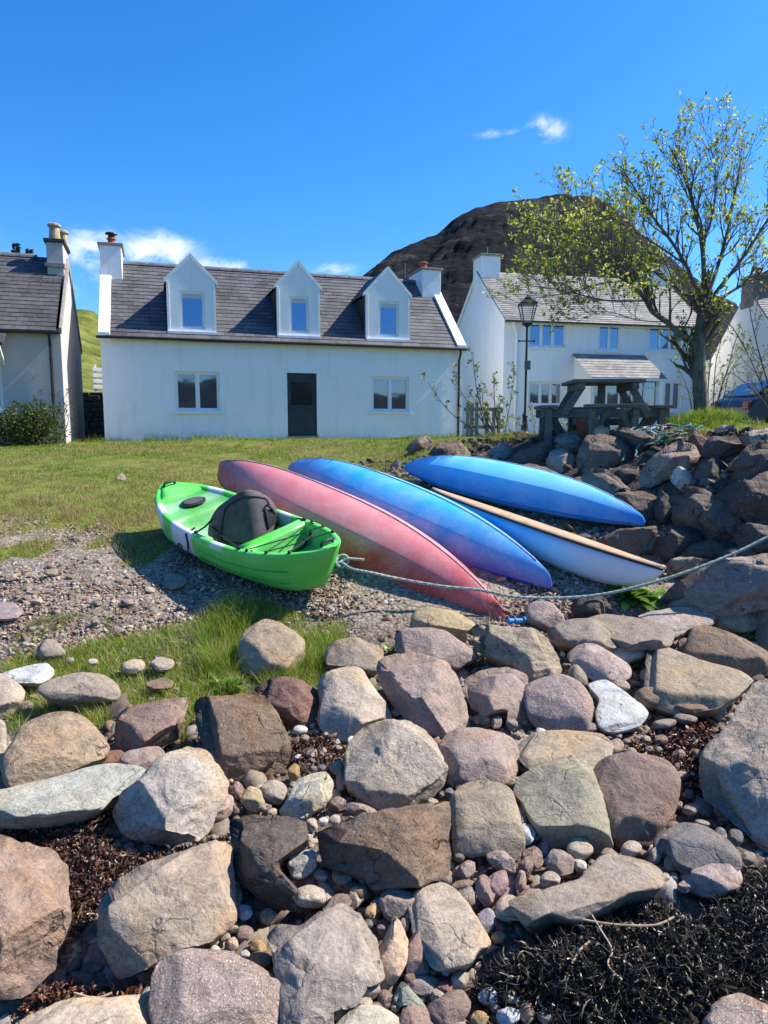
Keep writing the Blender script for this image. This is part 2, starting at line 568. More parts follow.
        b = t.bump(n_fine, .42 * rough_b, .010)
        b = t.bump(n_mid, .75 * rough_b, .045, b)
        b = t.bump(ck, crack, -.02, b)
        b = t.bump(pits, .5, -.012, b)
        if layer:
            wl = t.new('ShaderNodeTexWave', Scale=2.2, Distortion=11, Detail=6); wl.bands_direction = 'Z'
            wl.inputs['Detail Scale'].default_value = 2.2
            t.link(t.coord(rand=True, scale=(.5, .5, 2.4)), wl.inputs['Vector'])
            b = t.bump(wl.outputs['Fac'], .5 * layer, .022, b)
            base = t.mix(t.math('MULTIPLY', t.ramp(wl.outputs['Fac'], [(.0, 1), (.35, 0)]), .35 * layer), base, (.06, .05, .045))
        M[name] = t.set(base, t.ramp(n_mid, [(.3, .62), (.7, .9)]), b, .3)


make_materials()

# ---------------------------------------------------------------- terrain
def zrow(Y, py):
    d = ray(384, py)
    return Y * d[2] / d[1]


_prof = [(1.2, -2.62), (2.0, -2.42), (2.4, -2.28), (3.0, zrow(3.0, 890)), (4.0, zrow(4.0, 764)), (5.0, zrow(5, 682)), (6.0, zrow(6, 612)), (7.0, zrow(7, 553)), (8.0, zrow(8, 517)),
         (10.0, zrow(10, 482)), (14, zrow(14, 457)), (21, zrow(21, 441)), (30, -.45), (60, -.2), (200, 0), (3000, 0)]
_py = np.array([p[0] for p in _prof]); _pz = np.array([p[1] for p in _prof])
_yy = np.linspace(1.2, 3000, 60001)
_zz = np.interp(_yy, _py, _pz)
_fy = np.concatenate([np.linspace(1.2, 40, 800), np.linspace(41, 3000, 400)])
_fz = np.interp(_fy, _py, _pz)
_k = np.hanning(31)[1:-1]; _k /= _k.sum()
_pad = np.concatenate([np.full(14, _fz[0]), _fz[:800], np.full(14, _fz[800])])
_fz[:800] = np.convolve(_pad, _k, 'valid')
TOE = np.array([(-2.4, 16.5), (-.6, 14.2), (.25, 12.2), (.9, 10.2), (1.7, 9.0), (2.35, 7.9), (2.75, 7.0), (3.15, 6.2), (3.9, 5.2), (6.5, 3.6), (20, 1.0)])


def bank_dist(x, y):
    """Signed distance (m) to the toe of the rock bank, positive up on the terrace side."""
    best = np.full(np.shape(x), 1e9); sg = np.zeros(np.shape(x))
    for (ax, ay), (bx, by) in zip(TOE[:-1], TOE[1:]):
        dx, dy = bx - ax, by - ay
        t = np.clip(((x - ax) * dx + (y - ay) * dy) / (dx * dx + dy * dy), 0, 1)
        qx, qy = ax + t * dx, ay + t * dy
        d = np.hypot(x - qx, y - qy)
        cr = dx * (y - ay) - dy * (x - ax)
        up = d < best
        sg = np.where(up, np.sign(cr), sg); best = np.where(up, d, best)
    return best * sg


def ground(x, y):
    x = np.asarray(x, float); y = np.asarray(y, float)
    base = np.interp(y, _fy, _fz, left=-2.62 )
    base = np.where(y < 1.2, -2.62 - .05 * np.clip(1.2 - y, 0, 12), base)
    # the far left of the lawn lies a touch higher
    top = np.interp(y, [0, 6, 9.5, 11, 14, 20, 30], [-.05, -.03, -.12, -.16, -.27, -.43, -.45])
    top = top + .30 * np.exp(-(((x - 4.95) / .85) ** 2 + ((y - 11.0) / .9) ** 2))
    d = bank_dist(x, y)
    k = smooth(-.15, 1.75, d)
    up = np.maximum(top, base)
    return base + (up - base) * k


def G(px, py, lift=0.0):
    """Where the ray through a frame point meets the ground (raised by lift)."""
    d = ray(px, py)
    d = d / np.linalg.norm(d)
    ts = np.concatenate([np.arange(1.2, 30, .02), np.arange(30, 200, .5)])
    P = d[None, :] * ts[:, None]
    h = P[:, 2] - ground(P[:, 0], P[:, 1]) - lift
    i = np.argmax(h <= 0)
    if h[i] > 0: i = len(ts) - 1
    if i > 0:
        a = h[i - 1] / (h[i - 1] - h[i])
        t = ts[i - 1] + a * (ts[i] - ts[i - 1])
    else:
        t = ts[0]
    return Vector(d * t)


def on_ground(x, y, dz=0):
    return Vector((x, y, float(ground(x, y)) + dz))


def project(P):
    P = np.asarray(P, float)
    s, c = math.sin(PITCH), math.cos(PITCH)
    zc = P[..., 1] * c - P[..., 2] * s
    up = P[..., 1] * s + P[..., 2] * c
    return 384 + F_PX * P[..., 0] / zc, 512 - F_PX * up / zc


def in_poly(px, py, poly):
    poly = np.asarray(poly, float)
    px, py = np.asarray(px, float), np.asarray(py, float)
    r = np.zeros(px.shape, bool)
    j = len(poly) - 1
    for i in range(len(poly)):
        xi, yi = poly[i]; xj, yj = poly[j]
        c = ((yi > py) != (yj > py)) & (px < (xj - xi) * (py - yi) / (yj - yi + 1e-12) + xi)
        r ^= c
        j = i
    return r


def grassy(x, y):
    """0 on shingle and stones, 1 on turf."""
    x = np.asarray(x, float); y = np.asarray(y, float)
    p = np.stack([x, y, 0 * x], -1).reshape(-1, 3)
    n = (fbm(p * .9, 4, 31)).reshape(x.shape)
    edge = 7.2 - .02 * np.clip(x + 1, -4, 4) + .75 * smooth(-1.2, .2, x) + n * 1.2
    lawn = smooth(-.7, 1.0, y - edge)
    lawn = np.maximum(lawn, .75 * smooth(.12, .42, fbm(p * 1.7, 3, 88).reshape(x.shape)) * smooth(5.6, 6.0, y) * (1 - smooth(-1.2, -.4, x)))
    d = bank_dist(x, y)
    lawn = lawn * (1 - smooth(-.9, -.1, d) * (1 - smooth(1.3, 2.0, d)) * (1 - smooth(11.2, 12.2, y)))
    terr = smooth(1.5, 2.1, d)
    lawn = np.maximum(lawn, terr)
    px, py = project(np.stack([x, y, ground(x, y)], -1))
    return np.clip(lawn, 0, 1)


def build_ground():
    def axis(lo, hi, fine_lo, fine_hi, step, grow=1.12):
        a = list(np.arange(fine_lo, fine_hi + 1e-6, step))
        s = step; v = a[-1]
        while v < hi:
            s *= grow; v += s; a.append(min(v, hi))
        s = step; v = a[0]; b = []
        while v > lo:
            s *= grow; v -= s; b.append(max(v, lo))
        return np.array(b[::-1] + a)
    xs = axis(-900, 900, -5.2, 6.5, .05); ys = axis(-3.2, 2600, 1.8, 12.0, .05)
    X, Y = np.meshgrid(xs, ys)
    Z = ground(X, Y)
    P = np.stack([X, Y, 0 * X], -1).reshape(-1, 3)
    gr = grassy(X, Y)
    nn = fbm(P * 6, 4, 3).reshape(X.shape); n2 = fbm(P * 1.3, 3, 9).reshape(X.shape)
    near = 1 - smooth(16, 30, Y)
    Z = Z + near * (nn * .022 * (1 - .4 * gr) + n2 * .04)
    beach = (1 - smooth(5.3, 6.2, Y + .0 * X)) * (1 - smooth(-.3, .3, bank_dist(X, Y)))
    Z = Z - .055 * beach
    ny, nx = X.shape
    idx = np.arange(nx * ny).reshape(ny, nx)
    Fc = np.stack([idx[:-1, :-1], idx[:-1, 1:], idx[1:, 1:], idx[1:, :-1]], -1).reshape(-1, 4)
    V = np.stack([X, Y, Z], -1).reshape(-1, 3)
    t = NT('ground_soil')
    a = t.new('ShaderNodeAttribute', attribute_name='tint')
    sep = t.new('ShaderNodeSeparateColor'); t.link(a.outputs['Color'], sep.inputs[0])
    c = t.coord()
    g1 = t.noise(c, 1.1, 6, .65); g2 = t.noise(c, 22, 5, .7); g3 = t.noise(c, 3.4, 5, .6)
    turf = t.ramp(g3, [(.30, (.085, .125, .018)), (.48, (.15, .175, .03)), (.62, (.20, .185, .05)), (.78, (.115, .15, .022))])
    turf = t.mix(1.0, turf, t.ramp(g2, [(.25, .5), (.75, 1.35)]), 'MULTIPLY')
    turf = t.mix(t.ramp(g1, [(.56, 0), (.72, .6)]), turf, (.22, .17, .085))
    vo = t.new('ShaderNodeTexVoronoi', Scale=30); t.link(c, vo.inputs['Vector'])
    shc = t.new('ShaderNodeSeparateColor'); t.link(vo.outputs['Color'], shc.inputs[0])
    shingle = t.ramp(shc.outputs[0], [(0, (.19, .155, .125)), (.4, (.29, .24, .19)), (.75, (.37, .31, .25)), (1, (.25, .205, .17))])
    shingle = t.mix(t.ramp(vo.outputs['Distance'], [(.45, 0), (.75, .7)]), shingle, (.10, .082, .066))
    shingle = t.mix(t.ramp(g3, [(.5, 0), (.75, .5)]), shingle, (.12, .095, .07))
    msk = t.math('ADD', sep.outputs[0], t.math('MULTIPLY', t.math('SUBTRACT', g2, .5), .9))
    base = t.mix(t.ramp(msk, [(.38, 0), (.58, 1)]), shingle, turf)
    dark_zone = sep.outputs[1]
    base = t.mix(dark_zone, base, (.035, .028, .024))  # ground colour darker under the bank rocks and between the beach boulders
    b = t.bump(vo.outputs['Distance'], .5, -.02)
    b = t.bump(g2, .6, .02, b)
    t.set(base, .95, b, .15)
    bank = smooth(-.2, .4, bank_dist(X, Y)) * (1 - smooth(1.5, 1.9, bank_dist(X, Y))) * (1 - smooth(11.2, 12.2, Y))
    cols = np.stack([gr, np.clip(bank * .8 + beach * .55, 0, 1), 0 * gr], -1).reshape(-1, 3)
    o = mesh_np('ground', V, Fc, t.m, cols=cols)
    tag(o, kind='structure')
    o['label'] = 'sloping ground of short turf running down to shingle and beach'


def build_far():
    # dark heathery mountain behind the roofs
    sil = np.array([(250, 330), (300, 312), (340, 292), (360, 279), (372, 266), (384, 257), (397, 247), (415, 238), (438, 229), (460, 212), (480, 203), (505, 197), (530, 194), (560, 190), (590, 189), (604, 196), (618, 210), (634, 232), (650, 250),
                    (665, 264), (680, 282), (694, 300), (715, 318), (745, 330), (800, 338), (900, 345), (1100, 352)], float)
    D = 900.0
    Xs = (sil[:, 0] - 384) / F_PX * D
    Hs = np.array([zrow(D, p) for p in sil[:, 1]])
    nx, ny = 520, 200
    xs = np.linspace(-190, 900, nx); ys = np.linspace(520, 1250, ny)
    X, Y = np.meshgrid(xs, ys)
    Xs = Xs - 9
    s = (Y - D) / 360.0
    sh = X * (D / Y) ** .0
    P = np.stack([X * .012, Y * .012, 0 * X], -1).reshape(-1, 3)
    n = fbm(P, 6, 77, .55).reshape(X.shape)
    wX = X + 7 * n
    h = np.interp(wX, Xs, Hs)
    prof = np.where(s < 0, np.clip(1 + s, 0, 1) ** .72, np.clip(1 - s * .55, 0, 1))
    Z = h * prof
    rid = 1 - np.abs(fbm(np.stack([X * .02 - Y * .006, Y * .010, 0 * X], -1).reshape(-1, 3), 6, 5, .6)).reshape(X.shape)
    Z = Z + (rid - .8) * 13 * (1 - np.exp(-(s / .05) ** 2)) * np.clip(h / 60, 0, 1)
    # gullies and crag bands
    band = np.sin(Z * .13 + n * 5)
    Z = Z + band * 1.5 * (1 - np.exp(-(s / .04) ** 2)) + n * 3
    Z = Z + fbm(np.stack([X * .06, Y * .06, 0 * X], -1).reshape(-1, 3), 4, 19, .6).reshape(X.shape) * 3.0 * np.clip(h / 60, 0, 1)
    Z -= 6
    idx = np.arange(nx * ny).reshape(ny, nx)
    Fc = np.stack([idx[:-1, :-1], idx[:-1, 1:], idx[1:, 1:], idx[1:, :-1]], -1).reshape(-1, 4)
    t = NT('heather_slope')
    c = t.coord()
    a = t.noise(c, .018, 8, .68); b_ = t.noise(t.coord(scale=(1, 1, 3.5)), .05, 8, .7)
    base = t.ramp(a, [(.3, (.008, .010, .013)), (.5, (.014, .015, .019)), (.68, (.022, .022, .025)), (.8, (.042, .040, .038))])
    base = t.mix(t.ramp(b_, [(.45, 0), (.60, .9)]), base, (.010, .010, .012))
    dg = t.noise(t.coord(scale=(1, .35, 3.0)), .022, 7, .62, .8)
    base = t.mix(t.ramp(dg, [(.54, 0), (.62, .75), (.70, .2)]), base, (.062, .056, .048))
    t.set(base, .95, t.bump(b_, .9, 6.0), .1)
    o = mesh_np('mountain', np.stack([X, Y, Z], -1).reshape(-1, 3), Fc, t.m)
    tag(o, kind='structure'); o['label'] = 'dark craggy brown mountain rising behind the white houses'
    # rough green hillside seen in the gap between two cottages
    nx, ny = 220, 150
    xs = np.linspace(-95, -6, nx); ys = np.linspace(33, 150, ny)
    X, Y = np.meshgrid(xs, ys)
    P = np.stack([X * .11, Y * .11, 0 * X], -1).reshape(-1, 3)
    n = fbm(P, 5, 21, .55).reshape(X.shape)
    top = zrow(80, 319) * np.interp(X, [-95, -32, -22, -8], [1.5, 1.02, .55, .0])
    s = (Y - 80) / 47.0
    Z = -.4 + (top + .4) * np.where(s < 0, np.clip(1 + s, 0, 1) ** .8, np.clip(1 - s * .5, 0, 1)) + n * .9 + np.sin(Y * 1.3 + n * 7) * .18
    idx = np.arange(nx * ny).reshape(ny, nx)
    Fc = np.stack([idx[:-1, :-1], idx[:-1, 1:], idx[1:, 1:], idx[1:, :-1]], -1).reshape(-1, 4)
    t = NT('rough_pasture')
    c = t.coord()
    a = t.noise(c, .35, 7, .66)
    base = t.ramp(a, [(.3, (.05, .065, .015)), (.5, (.13, .15, .03)), (.7, (.22, .20, .06))])
    base = t.mix(t.ramp(t.noise(t.coord(scale=(.4, 1, 2.5)), .8, 6, .7), [(.5, 0), (.7, .8)]), base, (.03, .04, .012))
    t.set(base, .95, t.bump(a, .9, .6), .1)
    o = mesh_np('hillside', np.stack([X, Y, Z], -1).reshape(-1, 3), Fc, t.m)
    tag(o, kind='structure'); o['label'] = 'rough green hillside beyond the gap between the cottages'
    # the loch and the far shore at the photographer's back, seen in the window panes
    t = NT('sea_water')
    t.set((.02, .045, .06), .12, t.bump(t.noise(t.coord(), 1.4, 5), .35, .2), .5)
    b = MB(); b.add([(-2500, -2600, -2.78), (2500, -2600, -2.78), (2500, -2.0, -2.78), (-2500, -2.0, -2.78)], [(0, 1, 2, 3)])
    tag(b.build('sea', t.m), kind='structure')
    nx = 160
    xs = np.linspace(-2500, 2500, nx)
    hh = 150 + 55 * fbm(np.stack([xs * .0018, 0 * xs, 0 * xs], -1), 4, 8)
    V = np.concatenate([np.stack([xs, np.full(nx, -2100.), np.full(nx, -5.)], -1), np.stack([xs, np.full(nx, -2500.), hh], -1), np.stack([xs, np.full(nx, -2900.), np.full(nx, -5.)], -1)])
    i = np.arange(nx - 1)
    Fc = np.concatenate([np.stack([i, i + 1, i + 1 + nx, i + nx], -1), np.stack([i + nx, i + 1 + nx, i + 1 + 2 * nx, i + 2 * nx], -1)])
    tag(mesh_np('far_hills', V, Fc, bpy.data.materials['heather_slope']), kind='structure')


build_ground()
build_far()

# ---------------------------------------------------------------- houses
class House:
    """Local frame: t along the front (x), d into the house (y), z up from the base."""
    def __init__(s, name, corner, theta, base, label, cat='house', group=None):
        s.A = Vector(corner); s.th = theta; s.base = base
        s.c, s.s = math.cos(theta), math.sin(theta)
        s.root = empty(name, (corner[0], corner[1], base), theta, label, cat, group)

    def loc(s, px, py, d=0.0):
        """Frame point on the plane d metres behind the front -> (t, z)."""
        r = ray(px, py)
        nx, ny = -s.s, s.c
        ax, ay = s.A.x + nx * d, s.A.y + ny * d
        k = (nx * ax + ny * ay) / (nx * r[0] + ny * r[1])
        p = r * k
        return ((p[0] - s.A.x) * s.c + (p[1] - s.A.y) * s.s, p[2] - s.base)

    def rect(s, x0, y0, x1, y1, d=0.0):
        a = s.loc(x0, y0, d); b = s.loc(x1, y1, d); c = s.loc(x0, y1, d); e = s.loc(x1, y0, d)
        return ((a[0] + c[0]) / 2, (b[0] + e[0]) / 2, (b[1] + c[1]) / 2, (a[1] + e[1]) / 2)   # t0 t1 z0 z1


def wall_shell(W, D, He, Hr, holes, reveal=.11):
    """Four walls with gables; the front is pierced by holes (t0,t1,z0,z1) with reveals."""
    b = MB()
    ts = sorted({0.0, W, *[v for h in holes for v in h[:2]]})
    zs = sorted({-.6, He, *[v for h in holes for v in h[2:]]})
    for i in range(len(ts) - 1):
        for j in range(len(zs) - 1):
            cx, cz = (ts[i] + ts[i + 1]) / 2, (zs[j] + zs[j + 1]) / 2
            if any(h[0] < cx < h[1] and h[2] < cz < h[3] for h in holes): continue
            b.quad((ts[i], 0, zs[j]), (ts[i + 1], 0, zs[j]), (ts[i + 1], 0, zs[j + 1]), (ts[i], 0, zs[j + 1]))
    for (a, c, z0, z1) in holes:
        b.quad((a, 0, z0), (a, reveal, z0), (a, reveal, z1), (a, 0, z1))
        b.quad((c, 0, z0), (c, 0, z1), (c, reveal, z1), (c, reveal, z0))
        b.quad((a, 0, z1), (a, reveal, z1), (c, reveal, z1), (c, 0, z1))
        b.quad((a, 0, z0), (c, 0, z0), (c, reveal, z0), (a, reveal, z0))
    for x in (0, W):
        b.add([(x, 0, -.6), (x, D, -.6), (x, D, He), (x, D / 2, Hr), (x, 0, He)], [(0, 1, 2, 3, 4)])
    b.quad((0, D, -.6), (W, D, -.6), (W, D, He), (0, D, He))
    return b


def slate_roof(name, mat, parent, W, D, He, Hr, over_e=.12, over_g=0.0, row=.19, thick=.05, seed=1):
    """Courses of slates, each lapping the one below, on both slopes, with a ridge."""
    V, Fc, UV = [], [], []
    half = D / 2
    L = math.hypot(half + over_e, (Hr - He) * (half + over_e) / half)
    n = max(4, int(L / row))
    rr = random.Random(seed)
    for side in (0, 1):
        def P(t, s_, lift):
            k = s_ / L
            d = -over_e + (half + over_e) * k
            z = He - (Hr - He) / half * over_e + (Hr - He) / half * (half + over_e) * k
            nd, nz = -(Hr - He), half
            q = math.hypot(nd, nz)
            d, z = d + nd / q * lift, z + nz / q * lift
            return (t, d if side == 0 else D - d, z)
        step = .9
        nt = int((W + 2 * over_g) / step) + 1
        for i in range(n):
            s0, s1 = L * i / n, L * (i + 1) / n
            for k in range(nt):
                t0 = -over_g + (W + 2 * over_g) * k / nt; t1 = -over_g + (W + 2 * over_g) * (k + 1) / nt
                j0, j1 = rr.uniform(-.003, .003), rr.uniform(-.003, .003)
                a = len(V)
                V += [P(t0, s0, thick + .014 + j0), P(t1, s0, thick + .014 + j1), P(t1, s1 + .01, thick), P(t0, s1 + .01, thick), P(t0, s0, thick - .012), P(t1, s0, thick - .012)]
                UV += [(t0, s0), (t1, s0), (t1, s1), (t0, s1), (t0, s0), (t1, s0)]
                Fc += [(a, a + 1, a + 2, a + 3), (a + 4, a + 5, a + 1, a)]
        a = len(V)
        V += [P(-over_g, 0, 0), P(W + over_g, 0, 0), P(W + over_g, L, 0), P(-over_g, L, 0), P(-over_g, 0, thick + .01), P(-over_g, L, thick + .01), P(W + over_g, 0, thick + .01), P(W + over_g, L, thick + .01)]
        UV += [(0, 0)] * 8
        Fc += [(a + 1, a, a + 3, a + 2), (a, a + 4, a + 5, a + 3), (a + 1, a + 2, a + 7, a + 6)]
    me = bpy.data.meshes.new(name)
    me.from_pydata(V, [], Fc)
    uv = me.uv_layers.new(name='UVMap')
    for p in me.polygons:
        for li in p.loop_indices:
            uv.data[li].uv = UV[me.loops[li].vertex_index]
    me.materials.append(mat)
    o = bpy.data.objects.new(name, me); COL.objects.link(o); o.parent = parent
    return o


def window(h, r, lights, depth=.085, fw=.055, glass='glass', sill=True, parent=None, d0=0.0, mat='white_paint', name='window', reflect_strip=False, transom=None):
    """A framed window in the opening r; the pane is a sub-part, its sill another."""
    t0, t1, z0, z1 = r
    root = parent or h.root
    y0, y1 = d0 + depth - .035, d0 + depth + .03
    b = MB()
    b.box(t0, t0 + fw, y0, y1, z0, z1); b.box(t1 - fw, t1, y0, y1, z0, z1)
    b.box(t0 + fw, t1 - fw, y0, y1, z1 - fw, z1); b.box(t0 + fw, t1 - fw, y0, y1, z0, z0 + fw)
    w = (t1 - t0 - 2 * fw)
    for k in range(1, lights):
        x = t0 + fw + w * k / lights
        b.box(x - .035, x + .035, y0 + .004, y1, z0 + fw, z1 - fw)
    # opening casements inside each light
    for k in range(lights):
        xa = t0 + fw + w * k / lights + (.035 if k else 0); xb = t0 + fw + w * (k + 1) / lights - (.035 if k < lights - 1 else 0)
        s = .028
        ya, yb = y0 + .012, y1 - .006
        b.box(xa, xa + s, ya, yb, z0 + fw, z1 - fw); b.box(xb - s, xb, ya, yb, z0 + fw, z1 - fw)
        b.box(xa + s, xb - s, ya, yb, z1 - fw - s, z1 - fw); b.box(xa + s, xb - s, ya, yb, z0 + fw, z0 + fw + s)
        if transom:
            zt = z0 + (z1 - z0) * transom
            b.box(xa, xb, ya, yb, zt - .025, zt + .025)
    f = b.build(name if parent is None else 'window_frame', M[mat], root)
    p = MB().box(t0 + fw * .6, t1 - fw * .6, y1 - .030, y1 - .022, z0 + fw * .6, z1 - fw * .6).build('pane', M[glass], f if parent is None else parent)
    if reflect_strip:  # pale strip in front of the pane, standing in for its lighter reflection
        MB().box(t0 + fw, t1 - fw, y1 - .036, y1 - .032, z1 - fw - (z1 - z0) * .14, z1 - fw).build('reflect_strip', M['reflect_strip'], f if parent is None else parent)
    if sill:
        MB().box(t0 - .09, t1 + .09, d0 - .06, d0 + depth, z0 - .09, z0 + .004).build('sill', M['white_paint' if mat == 'white_paint' else mat], f if parent is None else parent, bevel=.008)
    return f


def chimney(h, t0, t1, d0, d1, z0, z1, mat, pots=(), cap='cement', capz=.09):
    b = MB()
    b.box(t0, t1, d0, d1, z0, z1)
    o = b.build('chimney', M[mat], h.root, bevel=.015)
    MB().box(t0 - .06, t1 + .06, d0 - .06, d1 + .06, z1, z1 + capz).build('chimney_cap', M[cap], o, bevel=.015)
    for (t, d, r, hh, m) in pots:
        MB().lathe([(r * 1.05, 0), (r, .05), (r * .88, hh * .45), (r * .85, hh * .8), (r * 1.12, hh * .84), (r * 1.12, hh * .93), (r * .9, hh), (r * .7, hh), (r * .7, hh * .6)], 14, (t, d, z1 + capz - .01)).build('chimney_pot', M[m], o, sm=False)
    return o


def gutter(h, t0, t1, z, d=-.12, down=None, zb=-.1):
    b = MB()
    b.box(t0, t1, d - .10, d + .0, z - .10, z - .03)
    b.build('gutter', M['black_metal'], h.root, bevel=.02)
    if down is not None:
        b = MB()
        b.tube([(down, d - .05, z - .08), (down, d - .05, z - .22), (down, -.06, z - .42), (down, -.06, zb)], .038, 8)
        for k in range(3): b.lathe([(.048, 0), (.048, .05)], 10, (down, -.06, zb + .5 + k * .9))
        b.build('downpipe', M['black_metal'], h.root)


def main_cottage():
    A = at(105, 440, 20.5); B = at(462, 440, 23.9)
    th = math.atan2(B.y - A.y, B.x - A.x)
    W = math.hypot(B.y - A.y, B.x - A.x)
    base = zrow(20.5, 441)
    h = House('cottage', (A.x, A.y), th, base, 'long low white cottage with three gabled dormers and a dark slate roof', 'house')
    h.W = W
    He = h.loc(105, 333)[1]
    D = 5.4
    r = h.loc(128, 265, D / 2)
    Hr = r[1]
    wl = h.rect(175, 371.5, 220, 411); wr = h.rect(371.5, 376.5, 409, 411.5); dr = h.rect(287.5, 373, 317, 439)
    dr = (dr[0], dr[1], .05, dr[3])
    wall_shell(W, D, He, Hr, [wl, wr, dr]).build('wall', M['white_render'], h.root)
    slate_roof('roof', M['slate_dark'], h.root, W - .3, D, He, Hr, .14, seed=3).location = (.15, 0, 0)
    # ridge tiles
    b = MB()
    k = 0; x = .45
    while x < W - .9:
        b.prism([(x, D / 2 - .13, Hr + .0), (x, D / 2 - .11, Hr + .055), (x, D / 2, Hr + .125), (x, D / 2 + .11, Hr + .055), (x, D / 2 + .13, Hr)], (.43, 0, 0)); x += .445
    b.build('ridge', M['lead'], h.root)
    for w_, gl in ((wl, 'glass_dark'), (wr, 'glass_dark')):
        window(h, w_, 2, glass=gl, fw=.06)
    # door
    t0, t1, z0, z1 = dr
    f = MB()
    f.box(t0, t0 + .05, .05, .11, z0, z1); f.box(t1 - .05, t1, .05, .11, z0, z1); f.box(t0 + .05, t1 - .05, .05, .11, z1 - .14, z1)
    d = MB().box(t0 + .05, t1 - .05, .07, .105, z0 + .07, z1 - .14).build('door', M['door_paint'], h.root)
    f.build('door_frame', M['door_paint'], d)
    MB().box(t0 + .13, t1 - .13, .064, .068, z0 + 1.02, z1 - .26).build('door_pane', M['door_glass'], d)
    MB().box(t0 + .28, t1 - .28, .060, .067, z0 + .93, z0 + .975).build('letter_slot', M['black_metal'], d)
    MB().bar((t0 + .11, .058, z0 + .9), (t0 + .11, .058, z0 + 1.05), .02, .02).build('handle', M['black_metal'], d)
    MB().box(t0 - .03, t1 + .03, -.12, .1, z0 - .2, z0 + .07).build('doorstep', M['stone_step'], h.root, bevel=.02)
    # dormers flush with the wall head
    for (L_, Rr, ap, bl, br, win) in (((167, 283), (217.5, 282), (190, 255), (170, 334), (218, 335), (180, 291, 205, 329)),
                                   ((277, 287), (321.5, 289), (298, 262), (279, 337), (321.5, 338.5), (289.5, 296, 309, 333)),
                                   ((366, 293), (411, 298), (388, 268), (368.5, 341), (409.5, 342), (378.5, 301, 399, 336.5))):
        q = .05
        l, rr, a = h.loc(*L_, q), h.loc(*Rr, q), h.loc(*ap, q)
        zb = He + .05
        tl, tr = h.loc(*bl, q)[0], h.loc(*br, q)[0]
        tc = a[0]; hw = (rr[0] - l[0]) / 2; tl0, tr0 = tc - hw, tc + hw
        bw0, bw1 = tl0 + .04, tr0 - .04
        zs = (l[1] + rr[1]) / 2; za = a[1]
        wn = h.rect(*win, q)
        slope = (Hr - He) / (D / 2)
        dS = (zs - He) / slope; dA = min(D / 2 - .02, (za - He) / slope); dB = (zb - He) / slope
        b = MB()
        # front with its opening
        ts = [bw0, wn[0], wn[1], bw1]
        for i in range(3):
            x0, x1 = ts[i], ts[i + 1]
            if i == 1:
                b.quad((x0, q, zb), (x1, q, zb), (x1, q, wn[2]), (x0, q, wn[2]))
                b.quad((x0, q, wn[3]), (x1, q, wn[3]), (x1, q, zs), (x0, q, zs))
            else:
                b.quad((x0, q, zb), (x1, q, zb), (x1, q, zs), (x0, q, zs))
        b.add([(tl0, q, zs), (tr0, q, zs), (tc, q, za)], [(0, 1, 2)])
        for (x0, x1, z0_, z1_) in (wn,):
            e = q + .10
            b.quad((x0, q, z0_), (x0, e, z0_), (x0, e, z1_), (x0, q, z1_)); b.quad((x1, q, z0_), (x1, q, z1_), (x1, e, z1_), (x1, e, z0_))
            b.quad((x0, q, z1_), (x0, e, z1_), (x1, e, z1_), (x1, q, z1_)); b.quad((x0, q, z0_), (x1, q, z0_), (x1, e, z0_), (x0, e, z0_))
        dm = b.build('dormer', M['white_render'], h.root)
        ck = MB()
        ck.prism([(bw0 + .004, q + .10, zb - .05), (bw0 + .004, q + .10, zs - .02), (bw0 + .004, dS + .15, zs - .02)], (.06, 0, 0))
        ck.prism([(bw1 - .064, q + .10, zb - .05), (bw1 - .064, q + .10, zs - .02), (bw1 - .064, dS + .15, zs - .02)], (.06, 0, 0))
        ck.build('cheek', M['slate_blue'], dm)
        # white raised front edge, like a small skew
        fr = MB()
        fr.prism([(tl0 - .05, q - .02, zs - .05), (tl0 - .05, q - .02, zs + .06), (tc, q - .02, za + .06), (tc, q - .02, za - .06)], (0, .14, 0))
        fr.prism([(tr0 + .05, q - .02, zs - .05), (tr0 + .05, q - .02, zs + .06), (tc, q - .021, za + .06), (tc, q - .021, za - .06)], (0, .14, 0))
        fr.prism([(bw0 - .02, q - .015, zb - .02), (bw0 - .02, q - .015, zs), (bw0 + .05, q - .015, zs), (bw0 + .05, q - .015, zb - .02)], (0, .115, 0))
        fr.prism([(bw1 - .05, q - .015, zb - .02), (bw1 - .05, q - .015, zs), (bw1 + .02, q - .015, zs), (bw1 + .02, q - .015, zb - .02)], (0, .115, 0))
        fr.box(bw0 - .03, bw1 + .03, q - .07, q + .0, zb - .03, zb + .08)
        fr.build('coping', M['white_render'], dm)
        rf = MB()
        rf.add([(tl0 - .03, q + .1, zs + .0), (tc, q + .1, za + .02), (tc, dA + .25, za + .02), (tl0 - .03, dS + .2, zs)], [(0, 1, 2, 3)])
        rf.add([(tr0 + .03, q + .1, zs + .0), (tc, q + .1, za + .02), (tc, dA + .25, za + .02), (tr0 + .03, dS + .2, zs)], [(0, 1, 2, 3)])
        o = rf.build('dormer_roof', M['slate_dark'], dm)
        uv = o.data.uv_layers.new(name='UVMap')
        for lp in o.data.loops:
            v = o.data.vertices[lp.vertex_index].co
            uv.data[lp.index].uv = (v.y, abs(v.x - tc) * 1.5)
        window(h, wn, 1, depth=.07, fw=.05, glass='glass', parent=dm, d0=q, sill=False, reflect_strip=True)
